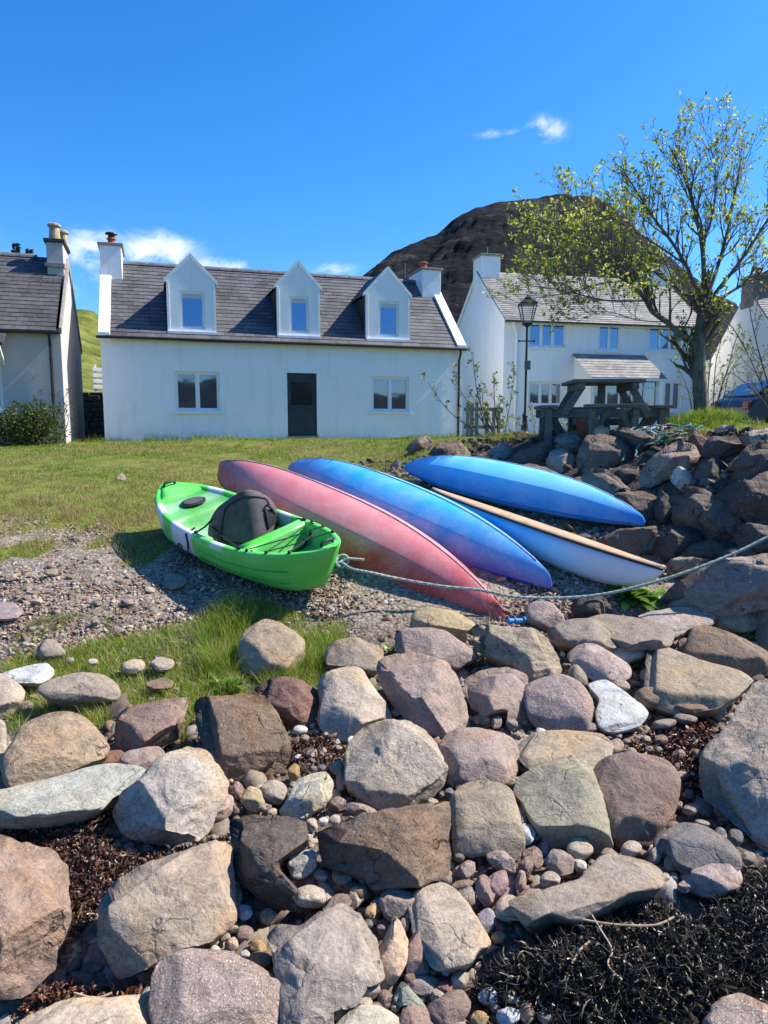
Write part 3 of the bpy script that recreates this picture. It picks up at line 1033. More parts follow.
    # gable skews, chimneys
    def skew(t0, t1, front_cut=.55):
        b = MB()
        slope = (Hr - He) / (D / 2)
        zc = lambda d: He + slope * d if d < D / 2 else He + slope * (D - d)
        pts = [(-.16, zc(-.16)), (D / 2, Hr), (D + .16, zc(-.16))]
        poly = [(t0, pts[0][0], pts[0][1] - .1), (t0, pts[0][0], pts[0][1] + .16), (t0, D / 2, Hr + .20), (t0, D + .16, pts[2][1] + .16), (t0, D + .16, pts[2][1] - .1), (t0, D / 2, Hr - .25)]
        b.prism(poly, (t1 - t0, 0, 0))
        b.build('coping', M['white_render'], h.root, bevel=.01)
    skew(-.04, .27); skew(W - .27, W + .04)
    zc = h.loc(117, 247, 2.1)[1]
    chimney(h, -.02, .60, 1.95, 3.35, Hr - 1.0, zc, 'white_render', [(.3, 2.6, .13, .30, 'pot_red')], 'cement', .08)
    # cowl on the left pot
    MB().lathe([(.10, 0), (.10, .10), (.19, .12), (.17, .16), (.03, .19)], 12, (.3, 2.6, zc + .36)).build('chimney_cowl', M['black_metal'], h.root)
    zc2 = h.loc(433, 271, 2.1)[1]
    chimney(h, W - .72, W - .02, 1.95, 3.35, Hr - 1.0, zc2, 'white_render', [(W - .42, 2.65, .15, .34, 'pot_red')], 'cement', .07)
    gutter(h, -.1, W + .12, He - .06, -.13, down=h.loc(458, 390)[0], zb=-.3)
    # aerial pole and the sagging cable under the eaves
    tp = h.loc(405, 266, 3.2)
    MB().tube([(tp[0], 3.2, Hr - .4), (tp[0], 3.2, tp[1] + .1)], .018, 6).build('aerial_pole', M['lead'], h.root)
    pts = []
    for k in range(25):
        u = k / 24
        px = 108 + (300 - 108) * u
        t, z = h.loc(px, 335.5 + 7.5 * u + 5 * math.sin(math.pi * u) ** 1 * .5)
        pts.append((t, -.015, z))
    MB().tube(pts, .012, 5).build('wall_cable', M['black_metal'], h.root)
    t, z = h.loc(107, 312)
    return h


def left_cottage(mh):
    th = mh.th
    C = at(66, 436, 19.0)
    W = 9.0
    A = (C.x - W * math.cos(th), C.y - W * math.sin(th))
    base = zrow(19.0, 438)
    h = House('cottage', A, th, base, 'pinkish grey harled cottage with two buff chimney pots, cut off by the frame', 'house')
    D = 5.4
    He = h.loc(66, 329)[1]
    Hr = h.loc(30, 258, D / 2)[1] - .0
    r = h.rect(-16, 358, 2.5, 409)
    wall_shell(W, D, He, Hr, [r]).build('wall', M['pink_render'], h.root)
    slate_roof('roof', M['slate_blue'], h.root, W - .1, D, He, Hr, .14, seed=8).location = (.0, 0, 0)
    window(h, r, 2, fw=.06, glass='glass')
    b = MB(); slope = (Hr - He) / (D / 2)
    b.prism([(W - .02, -.1, He - .14), (W - .02, -.1, He + .02), (W - .02, D / 2, Hr + .06), (W - .02, D + .1, He + .02), (W - .02, D + .1, He - .14), (W - .02, D / 2, Hr - .2)], (.06, 0, 0))
    b.build('coping', M['cement'], h.root)
    b = MB(); x = .2
    while x < W - 1.0:
        b.prism([(x, D / 2 - .13, Hr), (x, D / 2 - .11, Hr + .055), (x, D / 2, Hr + .12), (x, D / 2 + .11, Hr + .055), (x, D / 2 + .13, Hr)], (.43, 0, 0)); x += .445
    b.build('ridge', M['lead'], h.root)
    zc = h.loc(58, 243, 2.0)[1]
    t0 = h.loc(47, 260, 2.0)[0]; t1 = h.loc(69, 260, 2.0)[0]
    t1 = min(t1, W - .03)
    c = chimney(h, t0, t1, 1.95, 3.3, Hr - .9, zc, 'pink_render', [((t0 + t1) / 2 - .02, 2.3, .16, .50, 'pot_buff'), ((t0 + t1) / 2 + .12, 2.95, .16, .48, 'pot_buff')], 'slate_plain', .10)
    MB().box(t0 - .05, t1 + .03, 1.88, 3.36, Hr - .36, Hr - .26).build('chimney_skirt', M['cement'], c)
    gutter(h, -.1, W + .02, He - .06, -.13, down=h.loc(52.5, 380)[0], zb=-.3)
    # slated canopy over the door, its front post cut by the frame
    tcan = h.loc(8, 340)[0]
    z = h.loc(4, 343)[1]
    b = MB()
    b.prism([(tcan - 3.0, .0, z + .35), (tcan - 3.0, -.75, z - .05), (tcan - 3.0, -.75, z - .13), (tcan - 3.0, .0, z + .27)], (3.0, 0, 0))
    cp = b.build('canopy', M['slate_plain'], h.root, bevel=.01)
    b = MB(); b.bar((tcan - .12, -.02, z - .55), (tcan - .12, -.62, z - .12), .06, .07); b.build('canopy_bracket', M['white_paint'], cp)
    return h


def right_house():
    A2 = at(502, 436, 28.0)
    th = R(13)
    base = zrow(28, 437)
    W = 8.8; D = 6.0
    h = House('house', (A2.x, A2.y), th, base, 'two storey white house with a pale grey slate roof and a lean-to porch', 'house')
    He = h.loc(502, 317.5)[1]
    Hr = h.loc(478, 272.5, D / 2)[1]
    ups = [(h.rect(528.5, 320, 566.5, 347.5), 3), (h.rect(598.5, 321.5, 621, 350.5), 2), (h.rect(649, 323.5, 682, 351), 3)]
    low = [(h.rect(528.5, 381.5, 563, 405.5), 3), (h.rect(664, 381, 681, 411), 2)]
    wall_shell(W, D, He, Hr, [u[0] for u in ups + low]).build('wall', M['white_render'], h.root)
    slate_roof('roof', M['slate_grey'], h.root, W + .1, D, He, Hr, .22, row=.16, seed=5).location = (-.05, 0, 0)
    for r, n in ups: window(h, r, n, fw=.07, glass='glass')
    for r, n in low: window(h, r, n, fw=.07, glass='glass_dark')
    MB().box(-.02, W + .02, -.14, -.02, He - .24, He - .10).build('fascia', M['white_paint'], h.root)
    b = MB(); b.prism([(-.08, -.2, He - .28), (-.08, -.2, He - .1), (-.08, D / 2, Hr + .03), (-.08, D + .2, He - .1), (-.08, D + .2, He - .28), (-.08, D / 2, Hr - .15)], (.05, 0, 0))
    b.build('verge', M['white_render'], h.root)
    gutter(h, -.06, W + .06, He - .08, -.20)
    zc = h.loc(478, 258, D / 2)[1]
    c = chimney(h, -.03, .80, D / 2 - .5, D / 2 + .5, Hr - .8, zc, 'white_render', [], 'cement', .08)
    MB().tube([(.4, D / 2, zc), (.4, D / 2, zc + .45)], .03, 6).build('flue', M['lead'], c)
    zc2 = h.loc(652, 267, D / 2)[1]
    chimney(h, W - .85, W - .02, D / 2 - .5, D / 2 + .5, Hr - .8, zc2, 'white_render', [(W - .45, D / 2, .13, .3, 'pot_red')], 'cement', .08)
    # downpipe along the left corner
    MB().tube([(.35, -.18, He - .12), (.35, -.16, He - .35), (.50, -.06, He - .6), (.50, -.06, -.2)], .035, 8).build('downpipe', M['white_paint'], h.root)
    # porch: lean-to roof, side walls, glazed front
    pd = 1.5
    l = h.loc(573, 354); r = h.loc(643, 355)
    fl = h.loc(596, 376, -pd)
    t0, t1 = l[0], r[0]; zt, zf = l[1], fl[1]
    b = MB()
    sl = (zt - zf) / pd
    b.prism([(t0 + .08, 0, -.4), (t0 + .08, 0, zt - .1), (t0 + .08, -pd + .15, zf + .07), (t0 + .08, -pd + .15, -.4)], (.12, 0, 0))
    b.prism([(t1 - .20, 0, -.4), (t1 - .20, 0, zt - .1), (t1 - .20, -pd + .15, zf + .07), (t1 - .20, -pd + .15, -.4)], (.12, 0, 0))
    b.box(t0 + .2, t1 - .2, -pd + .15, -pd + .27, -.4, .95)
    po = b.build('porch', M['white_render'], h.root)
    roof = MB()
    n = 9
    for k in range(n):
        a0, a1 = k / n, (k + 1) / n
        d0, d1 = -pd - .12 + (pd + .12) * a0, -pd - .12 + (pd + .12) * a1
        z0, z1 = zt - sl * (-d0), zt - sl * (-d1)
        roof.quad((t0 - .06, d0, z0 + .03), (t1 + .06, d0, z0 + .03), (t1 + .06, d1, z1 + .015), (t0 - .06, d1, z1 + .015))
        roof.quad((t0 - .06, d0, z0 - .0), (t1 + .06, d0, z0 - .0), (t1 + .06, d0, z0 + .03), (t0 - .06, d0, z0 + .03))
    o = roof.build('porch_roof', M['slate_grey'], po)
    uv = o.data.uv_layers.new(name='UVMap')
    for lp in o.data.loops:
        v = o.data.vertices[lp.vertex_index].co
        uv.data[lp.index].uv = (v.x, -v.y * 1.2)
    g = MB()
    zz0, zz1 = .95, zf - .02
    xs = np.linspace(t0 + .2, t1 - .2, 6)
    for x in xs: g.box(x - .035, x + .035, -pd + .14, -pd + .24, zz0, zz1)
    for z in (zz0 + .0, zz1 - .42, zz1 - .05): g.box(t0 + .2, t1 - .2, -pd + .145, -pd + .235, z, z + .06)
    g.build('porch_frame', M['white_paint'], po)
    MB().box(t0 + .2, t1 - .2, -pd + .19, -pd + .20, zz0, zz1).build('porch_pane', M['glass_dark'], po)
    MB().box(t0 - .06, t1 + .06, -pd - .16, -pd - .10, zt - sl * (pd + .12) - .10, zt - sl * (pd + .12) + .005).build('porch_fascia', M['white_paint'], po)
    return h


def far_right_house():
    x0 = (778 - 384) / F_PX * 26
    h = House('house', (x0, 26.0), 0.0, -.4, 'cream gabled house with a stone chimney half hidden by the tree', 'house')
    D = 6.0; W = 7.5
    He = zrow(26, 347) + .4; Hr = zrow(29, 290) + .4
    wall_shell(W, D, He, Hr, [(2.2, 3.3, 1.2, 2.3)]).build('wall', M['cream_render'], h.root)
    slate_roof('roof', M['slate_grey'], h.root, W, D, He, Hr, .15, row=.16, seed=15)
    window(h, (2.2, 3.3, 1.2, 2.3), 2)
    chimney(h, -.03, .75, D / 2 - .5, D / 2 + .5, Hr - .7, Hr + .45, 'stone_step', [(.37, D / 2, .14, .32, 'pot_red')])
    # lower wing with a dark roof behind
    b = MB(); b.box(1.5, 7.5, D + .02, D + 4, -.4, He + .4)
    w = b.build('rear_wing', M['cream_render'], h.root)
    MB().prism([(1.3, D + .02, He + .4), (1.3, D + .02, Hr - .0), (1.3, D + 4.2, He + .4)], (6.4, 0, 0)).build('rear_roof', M['slate_plain'], w)
    return h


simple('slate_plain', (.05, .047, .052), .7, .3, 9, .4)
MH = main_cottage()
LH = left_cottage(MH)
RH = right_house()
FH = far_right_house()

# ---------------------------------------------------------------- stones
def resample(poly, N, round_it):
    P = np.asarray(poly, float)
    n = len(P)
    out = []
    if round_it > 0:
        for i in range(n):
            p0, p1, p2, p3 = P[i - 1], P[i], P[(i + 1) % n], P[(i + 2) % n]
            for t in np.linspace(0, 1, 16, endpoint=False):
                c = .5 * ((2 * p1) + (-p0 + p2) * t + (2 * p0 - 5 * p1 + 4 * p2 - p3) * t * t + (-p0 + 3 * p1 - 3 * p2 + p3) * t ** 3)
                l = p1 + (p2 - p1) * t
                out.append(l + (c - l) * round_it)
    else:
        for i in range(n):
            for t in np.linspace(0, 1, 16, endpoint=False): out.append(P[i] + (P[(i + 1) % n] - P[i]) * t)
    Q = np.array(out)
    seg = np.linalg.norm(np.roll(Q, -1, 0) - Q, axis=1)
    s = np.concatenate([[0], np.cumsum(seg)])
    u = np.linspace(0, s[-1], N, endpoint=False)
    Q2 = np.concatenate([Q, Q[:1]])
    return np.stack([np.interp(u, s, Q2[:, 0]), np.interp(u, s, Q2[:, 1])], -1)


STYLES = {  # power, thickness, cuts, cut depth, noise, rounding, crease height, lay
    'smooth': dict(p=2.7, T=.62, cuts=8, cd=(.68, .92), amp=.040, rd=.8, cr=.22, lay=.45),
    'block': dict(p=3.4, T=.66, cuts=13, cd=(.52, .86), amp=.050, rd=.3, cr=.25, lay=.45),
    'slab': dict(p=4.0, T=.30, cuts=5, cd=(.70, .92), amp=.030, rd=.5, cr=.16, lay=.80),
    'wedge': dict(p=3.0, T=.72, cuts=11, cd=(.50, .82), amp=.055, rd=.2, cr=.55, lay=.35),
    'bank': dict(p=3.6, T=.72, cuts=15, cd=(.42, .80), amp=.06, rd=.1, cr=.62, lay=.28),
    'pebble': dict(p=2.2, T=.75, cuts=4, cd=(.70, .95), amp=.03, rd=1.0, cr=.4, lay=.4),
}
ROCK_PX = []          # (polygon, short name) of every stone built, for labels and for keeping loose gravel out


def stone(poly, style, col, mat, name, label, cat, group=None, seed=0, lift=None, detail=1.0, grow_=1.06, **over):
    st = dict(STYLES[style]); st.update(over)
    r_ = np.random.default_rng(seed * 7919 + 13)
    poly = np.asarray(poly, float)
    poly = poly.mean(0) + (poly - poly.mean(0)) * grow_
    cx, cy = poly.mean(0)
    x0, y0 = poly.min(0); x1, y1 = poly.max(0)
    npx = max(x1 - x0, y1 - y0)
    N = int(np.clip(npx * .75 * detail, 20, 120)); K = int(np.clip(npx * .16 * detail, 5, 22)); KB = max(4, K // 2)
    Q = resample(poly, N, st['rd'])
    dc = ray(cx, cy); dc = dc / np.linalg.norm(dc)
    hit = np.array(G(cx, cy + .10 * (y1 - y0)))
    dist0 = np.linalg.norm(hit)
    w_m = npx / F_PX * dist0 * .5
    gl = (.30 if lift is None else lift) * w_m
    C = np.array(G(cx, cy, gl))
    nrm = -dc * (1 - st['lay']) + np.array((0, 0, 1.0)) * st['lay']
    nrm /= np.linalg.norm(nrm)
    rays = np.array([ray(a, b) for a, b in Q])
    k = (nrm @ C) / (rays @ nrm)
    O = rays * k[:, None]
    # keep a stone's far rim from running off where the ray only grazes the plane
    ctr = O.mean(0)
    rad = np.linalg.norm(O - ctr, axis=1)
    rt = np.cross(dc, (0, 0, 1.0)); rt /= np.linalg.norm(rt); up = np.cross(rt, dc)
    R0 = float(np.sqrt(np.mean(((O - ctr) @ rt) ** 2 + ((O - ctr) @ up) ** 2)) * 1.05)
    bb = (O - ctr) @ up
    bmin, bmax = bb.min(), bb.max()

    def prof(b):
        ny = np.clip((b - bmin) / (bmax - bmin + 1e-9), 0, 1)
        c = st['cr']
        lo = .55 + .45 * np.clip(ny / c, 0, 1)
        hi = 1 - .72 * np.clip((ny - c) / (1 - c), 0, 1)
        return np.where(ny < c, lo, hi)
    V = []
    pw = st['p']
    ths = np.linspace(0, math.pi / 2, K + 1)
    for i in range(K + 1):                      # front: centre to rim
        rho = math.sin(ths[i]) if i < K else 1.0
        rho = max(rho, .02)
        pos = ctr + (O - ctr) * rho
        dep = st['T'] * R0 * (1 - rho ** pw) ** (1 / pw) if rho < 1 else 0
        V.append(pos - dc[None, :] * (dep * prof((pos - ctr) @ up))[:, None])
    down = dc * .75 + np.array((0, 0, -1.0)) * .65
    for i in range(1, KB + 1):
        th = math.pi / 2 * (1 - i / KB)
        rho = max(math.sin(th), .03)
        pos = ctr + (O - ctr) * (rho * .96)
        dep = .85 * R0 * (1 - rho ** 2.2) ** (1 / 2.2)
        V.append(pos + down[None, :] * dep)
    V = np.array(V).reshape(-1, 3)
    nr = K + 1 + KB
    c3 = ctr
    L = V - c3
    nn = L / (np.linalg.norm(L, axis=1, keepdims=True) + 1e-9)
    a0 = fbm(L / R0 * 1.3 + seed * 3.1, 3, seed % 97)
    L = L + nn * (a0 * st['amp'] * 1.6 * R0)[:, None]
    # facets: shave the body with random planes
    for j in range(st['cuts']):
        nv = r_.normal(size=3); nv -= dc * 1.0 * r_.uniform(.2, 1.3); nv += np.array((0, 0, .5)) * r_.uniform(0, 1.2)
        nv /= np.linalg.norm(nv)
        dd = L @ nv
        lim = dd.max() * r_.uniform(*st['cd'])
        ov = np.clip(dd - lim, 0, None)
        rim = np.zeros(len(L)); rim[K * N:(K + 1) * N] = 1
        L = L - nv[None, :] * (ov * (1 - rim * .75) * .99)[:, None]
    nn = L / (np.linalg.norm(L, axis=1, keepdims=True) + 1e-9)
    Pn = (L / R0)
    a = fbm(Pn * 1.5 + seed * 3.1, 4, seed % 97)
    b = fbm(Pn * 5.5 + seed * 1.7, 4, seed % 89 + 5, .6)
    rdg = 1 - np.abs(fbm(Pn * np.array((2.2, 2.2, 4.0)) + seed, 4, seed % 71 + 9))
    am = st['amp']
    c_ = fbm(Pn * 14 + seed * .7, 3, seed % 83 + 2, .6)
    disp = a * am * .5 + b * am * .55 + c_ * am * .22
    if style in ('block', 'bank', 'wedge', 'slab'): disp = disp + (rdg - .8) * am * 1.3
    L = L + nn * (disp * R0)[:, None]
    F = []
    i0 = np.arange(N); i1 = (i0 + 1) % N
    for k_ in range(nr - 1):
        F.append(np.stack([k_ * N + i0, k_ * N + i1, (k_ + 1) * N + i1, (k_ + 1) * N + i0], -1))
    F = np.concatenate(F)
    faces = F
    # close both poles
    me_faces = [tuple(f) for f in faces] + [tuple(range(N))[::-1], tuple((nr - 1) * N + i for i in range(N))]
    me = bpy.data.meshes.new(name)
    n_q = len(faces)
    tot = n_q + 2
    me.vertices.add(len(L)); me.vertices.foreach_set('co', L.astype(np.float32).ravel())
    loops = np.concatenate([faces.ravel(), np.arange(N)[::-1], (nr - 1) * N + np.arange(N)]).astype(np.int32)
    me.loops.add(len(loops)); me.loops.foreach_set('vertex_index', loops)
    me.polygons.add(tot)
    ls = np.concatenate([np.arange(n_q) * 4, [n_q * 4, n_q * 4 + N]]).astype(np.int32)
    me.polygons.foreach_set('loop_start', ls)
    me.update(calc_edges=True)
    me.polygons.foreach_set('use_smooth', np.full(tot, True))
    me.materials.append(M[mat])
    o = bpy.data.objects.new(name, me); COL.objects.link(o)
    o.location = c3
    jit = r_.uniform(.9, 1.1)
    o.color = (col[0] * jit, col[1] * jit, col[2] * jit, 1)
    tag(o, label, cat, group)
    ROCK_PX.append((Q, label))
    return o


C_PINK = (.272, .203, .168); C_TAN = (.300, .228, .152); C_GREY = (.245, .198, .152); C_BROWN = (.190, .130, .086); C_PALE = (.355, .290, .220)
C_WHITE = (.46, .445, .40); C_GREEN = (.255, .226, .155); C_DARK = (.100, .074, .056); C_PURP = (.205, .138, .108); C_YEL = (.32, .25, .135)
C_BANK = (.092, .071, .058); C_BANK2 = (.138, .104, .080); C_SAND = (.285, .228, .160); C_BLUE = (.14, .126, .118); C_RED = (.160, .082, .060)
C_OCHRE = (.35, .23, .105)

BOULDERS = [
 # polygon, style, colour, material, label
 ([(39,690),(48,681),(75,674),(104,674),(118,690),(114,700),(86,702),(52,698)],'smooth',C_GREY,'sandstone','low grey boulder half sunk in grass above the big tan boulder'),
 ([(-24,690),(-15,676),(0,674),(12,680),(25,692),(18,706),(8,716),(0,720),(-20,720)],'smooth',C_PALE,'sandstone','pale sandy boulder cut by the frame beside long grass'),
 ([(2,765),(10,745),(30,722),(60,708),(85,716),(102,737),(106,752),(95,770),(70,784),(30,790),(9,786)],'smooth',C_TAN,'bedded_stone','big rounded tan boulder with ochre streaks below the grass'),
 ([(111,738),(114,717),(128,706),(160,698),(191,693),(187,708),(177,733),(180,746),(155,752),(130,754),(114,752)],'block',C_PURP,'bedded_stone','angular purplish brown rock with a pale sloping top'),
 ([(192,710),(200,700),(240,691),(265,694),(277,715),(297,752),(294,768),(272,780),(245,787),(227,777),(200,742)],'block',C_BROWN,'bedded_stone','big brown block with scored upper face beside the dry seaweed'),
 ([(252,687),(265,675),(295,678),(325,694),(322,708),(307,730),(292,740),(280,726),(270,704),(256,694)],'wedge',C_RED,'bedded_stone','dark reddish wedge of rock in shadow behind pale stone'),
 ([(238,660),(243,633),(256,624),(268,620),(286,628),(304,640),(302,658),(290,675),(265,679),(245,672)],'smooth',C_TAN,'sandstone','upright peaked brown stone standing in long grass'),
 ([(325,654),(330,643),(351,638),(367,642),(381,648),(380,666),(369,677),(346,674),(329,670)],'smooth',C_GREY,'sandstone','rounded grey stone beside the upright stone in grass'),
 ([(317,688),(325,675),(346,669),(361,672),(372,688),(387,709),(392,718),(382,728),(364,741),(346,741),(329,735),(318,720),(321,702)],'smooth',C_PALE,'sandstone','smooth pale beige boulder with a waist, above speckled boulder'),
 ([(373,668),(384,653),(414,650),(449,664),(464,685),(475,727),(460,736),(439,741),(414,724),(392,708),(374,688)],'block',C_PINK,'sandstone','large pinkish grey boulder with flat sloping face, mid slope'),
 ([(396,636),(416,629),(442,631),(457,640),(476,655),(464,662),(456,668),(440,662),(420,655),(399,655)],'smooth',C_PINK,'speckled_stone','flat speckled pinkish stone behind large pinkish grey boulder'),
 ([(411,630),(418,609),(439,609),(457,613),(475,625),(468,638),(455,640),(440,634),(425,634)],'smooth',C_YEL,'sandstone','yellowish stone lying below the red kayak'),
 ([(459,634),(476,626),(509,626),(543,631),(557,645),(569,670),(557,680),(538,684),(524,678),(512,664),(495,656),(470,650)],'block',C_SAND,'bedded_stone','large sandy boulder blotched dark, below the red kayak tip'),
 ([(464,678),(486,665),(509,664),(527,675),(526,688),(523,697),(538,712),(541,730),(525,735),(517,714),(504,711),(486,715),(471,705)],'block',C_PINK,'sandstone','pinkish brown stone with a downward arm beside gravel'),
 ([(524,697),(530,684),(556,676),(577,683),(590,702),(591,721),(583,735),(566,739),(546,738),(534,722)],'smooth',(.285,.215,.185),'speckled_stone','round pink granular boulder beside the bluish white stone'),
 ([(526,611),(533,599),(546,599),(559,610),(564,620),(557,628),(541,629),(529,621)],'smooth',C_PINK,'sandstone','stubby barrel shaped pink stone beside the blue kayak grip'),
 ([(544,633),(566,621),(590,619),(608,628),(618,643),(602,652),(577,650),(553,643)],'smooth',C_GREY,'sandstone','smooth taupe stone next to large sandy blotched boulder'),
 ([(588,620),(607,615),(636,618),(664,625),(674,634),(666,650),(646,652),(625,648),(610,638)],'slab',C_GREY,'sandstone','flat grey stone behind the small white quartz stone'),
 ([(566,652),(584,644),(604,649),(628,665),(627,678),(604,685),(582,672)],'smooth',(.37,.28,.235),'sandstone','pinkish tan stone lying flat under small white quartz'),
 ([(610,649),(620,643),(642,646),(647,655),(634,660),(623,664),(614,656)],'smooth',C_WHITE,'quartz_stone','small white quartz stone among tan slabs'),
 ([(647,650),(664,647),(698,660),(735,670),(751,681),(731,698),(714,708),(680,712),(645,698),(648,672)],'slab',C_SAND,'sandstone','broad flat tan slab below the dark taupe boulder'),
 ([(685,648),(697,628),(714,626),(737,635),(763,649),(772,664),(763,678),(735,673),(709,664),(689,656)],'smooth',C_BROWN,'sandstone','long dark taupe boulder beside the broad tan slab'),
 ([(641,616),(672,608),(690,607),(712,615),(711,624),(690,628),(675,636),(664,628)],'slab',(.36,.30,.255),'bedded_stone','pale cracked slab with reddish stain behind taupe boulder'),
 ([(704,611),(719,604),(737,603),(756,614),(757,627),(735,632),(712,625)],'smooth',C_SAND,'sandstone','rounded beige stone beneath the shaded rock bank'),
 ([(756,640),(757,610),(764,594),(778,584),(796,590),(800,640),(785,656),(763,650)],'smooth',C_GREY,'sandstone','tall grey stone cut by the frame edge above tan slab'),
 ([(589,686),(607,681),(628,695),(647,711),(638,725),(615,731),(599,727),(596,712),(600,700)],'slab',(.43,.44,.43),'quartz_stone','bluish white flat stone with grey veins'),
 ([(566,670),(576,664),(588,674),(589,686),(578,689),(567,682)],'block',C_GREEN,'sandstone','small greenish stone wedged above the bluish white stone'),
 ([(689,790),(704,755),(729,725),(751,685),(768,683),(805,688),(812,850),(768,850),(745,834),(715,812),(692,802)],'wedge',(.36,.305,.245),'bedded_stone','huge angular grey brown block with a shaded front, cut by frame'),
 ([(515,792),(525,777),(546,765),(572,756),(585,759),(594,780),(603,810),(610,842),(601,854),(575,853),(548,845),(533,824),(523,804)],'smooth',C_GREEN,'sandstone','large greenish grey boulder with a tapered top'),
 ([(593,782),(601,763),(625,754),(659,758),(673,769),(678,784),(673,808),(663,828),(655,846),(641,853),(620,852),(609,831),(598,800)],'smooth',C_PURP,'sandstone','large rounded purplish pink boulder beside the greenish boulder'),
 ([(439,752),(447,736),(468,728),(494,732),(516,740),(519,768),(505,783),(486,788),(462,785),(447,775)],'smooth',C_PINK,'sandstone','rounded pinkish grey boulder with a thin crack in its top'),
 ([(515,748),(533,734),(561,731),(582,732),(601,734),(611,746),(607,762),(596,776),(580,770),(560,768),(545,772),(528,766)],'slab',C_SAND,'sandstone','flat pale stone behind the tapered greenish boulder'),
 ([(450,802),(465,785),(486,781),(509,789),(516,808),(524,842),(519,858),(509,861),(486,854),(458,852),(455,826)],'smooth',C_SAND,'sandstone','sandy brown rounded boulder beside the brown tilted slab'),
 ([(347,768),(350,745),(362,728),(385,721),(408,721),(426,727),(438,745),(448,768),(445,790),(431,803),(405,810),(384,812),(368,803),(351,789)],'block',C_PALE,'speckled_stone','big pale speckled boulder in the middle of the slope'),
 ([(311,834),(345,821),(380,809),(430,804),(460,801),(457,840),(453,873),(435,879),(424,886),(373,886),(366,872),(320,872)],'block',C_BROWN,'bedded_stone','tilted brown slab with broken edge below pale speckled boulder'),
 ([(222,818),(249,811),(304,823),(308,840),(284,852),(278,868),(297,888),(320,917),(306,932),(267,913),(233,884),(226,844)],'wedge',C_DARK,'bedded_stone','dark brown split slab, its front in shadow'),
 ([(289,798),(296,779),(309,772),(325,770),(336,782),(334,796),(318,811),(304,822),(283,821),(278,811)],'block',(.38,.37,.30),'quartz_stone','blocky greenish white stone with a square step'),
 ([(204,820),(212,800),(221,789),(233,796),(233,810),(225,821),(214,822)],'block',C_PINK,'sandstone','small pink triangular stone leaning on the grey white boulder'),
 ([(105,814),(115,797),(135,782),(161,760),(187,748),(208,747),(222,765),(229,780),(228,796),(216,808),(208,826),(195,845),(160,848),(130,846),(107,840)],'wedge',(.325,.285,.24),'quartz_stone','big grey white boulder with a black undercut front'),
 ([(-18,794),(13,788),(52,779),(86,769),(112,763),(134,765),(143,773),(131,787),(112,796),(99,806),(78,811),(47,816),(16,817),(-18,814)],'slab',(.36,.355,.295),'quartz_stone','long pale greenish white stone beside dark dry seaweed'),
 ([(120,760),(130,751),(156,747),(165,756),(150,772),(140,776),(132,768)],'smooth',C_PINK,'sandstone','smooth pinkish stone between purplish rock and greenish white stone'),
 ([(99,761),(109,751),(125,751),(123,762),(112,768),(101,768)],'smooth',C_RED,'sandstone','small dull red stone tucked against the big tan boulder'),
 ([(-24,835),(0,834),(23,842),(53,846),(71,860),(73,883),(68,913),(57,947),(59,966),(44,985),(20,1001),(0,1003),(-24,1000)],'block',(.30,.205,.152),'bedded_stone','large reddish tan boulder with a rounded grey green patch'),
 ([(90,925),(101,890),(119,873),(173,856),(213,842),(231,846),(233,890),(233,922),(213,938),(173,951),(143,967),(113,985),(95,970),(89,948)],'block',(.33,.258,.19),'sandstone','large pale tan boulder with curved cracks'),
 ([(5,1032),(30,1014),(60,1003),(95,997),(125,995),(147,995),(150,1010),(156,1040),(120,1056),(30,1056)],'smooth',C_PALE,'sandstone','pale smooth boulder top at the bottom edge below brown weed'),
 ([(157,978),(165,962),(195,951),(225,950),(251,961),(273,978),(285,1000),(284,1036),(220,1056),(160,1045),(154,1008)],'smooth',C_PINK,'speckled_stone','pinkish speckled boulder with a chipped pale hollow'),
 ([(266,932),(278,921),(302,925),(317,916),(338,906),(356,912),(370,926),(382,936),(384,978),(369,981),(363,992),(356,1008),(335,1011),(332,1036),(289,1040),(282,992),(276,952)],'block',(.29,.24,.195),'sandstone','grey weather sculpted boulder with a long curved crack'),
 ([(410,903),(420,891),(439,884),(454,889),(468,906),(478,923),(490,942),(478,950),(470,962),(450,967),(428,964),(422,942),(413,933)],'slab',C_PALE,'sandstone','pale pinkish flat boulder with a dark triangular hollow'),
 ([(378,902),(387,889),(412,892),(419,901),(404,916),(391,923),(381,920)],'block',C_PINK,'sandstone','blunt pink stone behind the peach coloured upright stone'),
 ([(392,916),(402,922),(408,939),(406,962),(400,974),(391,985),(383,976),(379,954),(384,933)],'block',(.43,.30,.20),'sandstone','peach coloured stone standing on end'),
 ([(406,950),(412,934),(420,930),(427,938),(429,962),(426,978),(416,980),(408,976)],'smooth',C_PURP,'sandstone','mauve oblong stone standing beside the peach stone'),
 ([(514,900),(549,889),(578,879),(599,858),(617,854),(646,859),(663,872),(658,888),(625,894),(599,910),(578,919),(552,914),(526,924)],'slab',C_GREY,'sandstone','smooth grey flat slab in front of the greenish boulder'),
 ([(662,836),(680,823),(703,824),(724,836),(739,855),(737,869),(709,874),(688,876),(670,858)],'smooth',C_BLUE,'sandstone','blue grey boulder in shade under the huge angular block'),
 ([(683,870),(700,859),(725,861),(739,870),(737,888),(715,896),(695,892),(682,882)],'smooth',(.36,.27,.24),'sandstone','pale pink stone in front of the blue grey boulder'),
 ([(700,1035),(715,1005),(738,990),(768,1002),(798,1008),(798,1052),(705,1056)],'block',C_PINK,'speckled_stone','pale pinkish rock at the bottom edge below black seaweed'),
 ([(425,1010),(436,1000),(450,991),(464,989),(471,1000),(470,1014),(458,1030),(435,1032)],'block',C_PURP,'sandstone','dusky pink stone at the bottom edge beside the ochre cobble'),
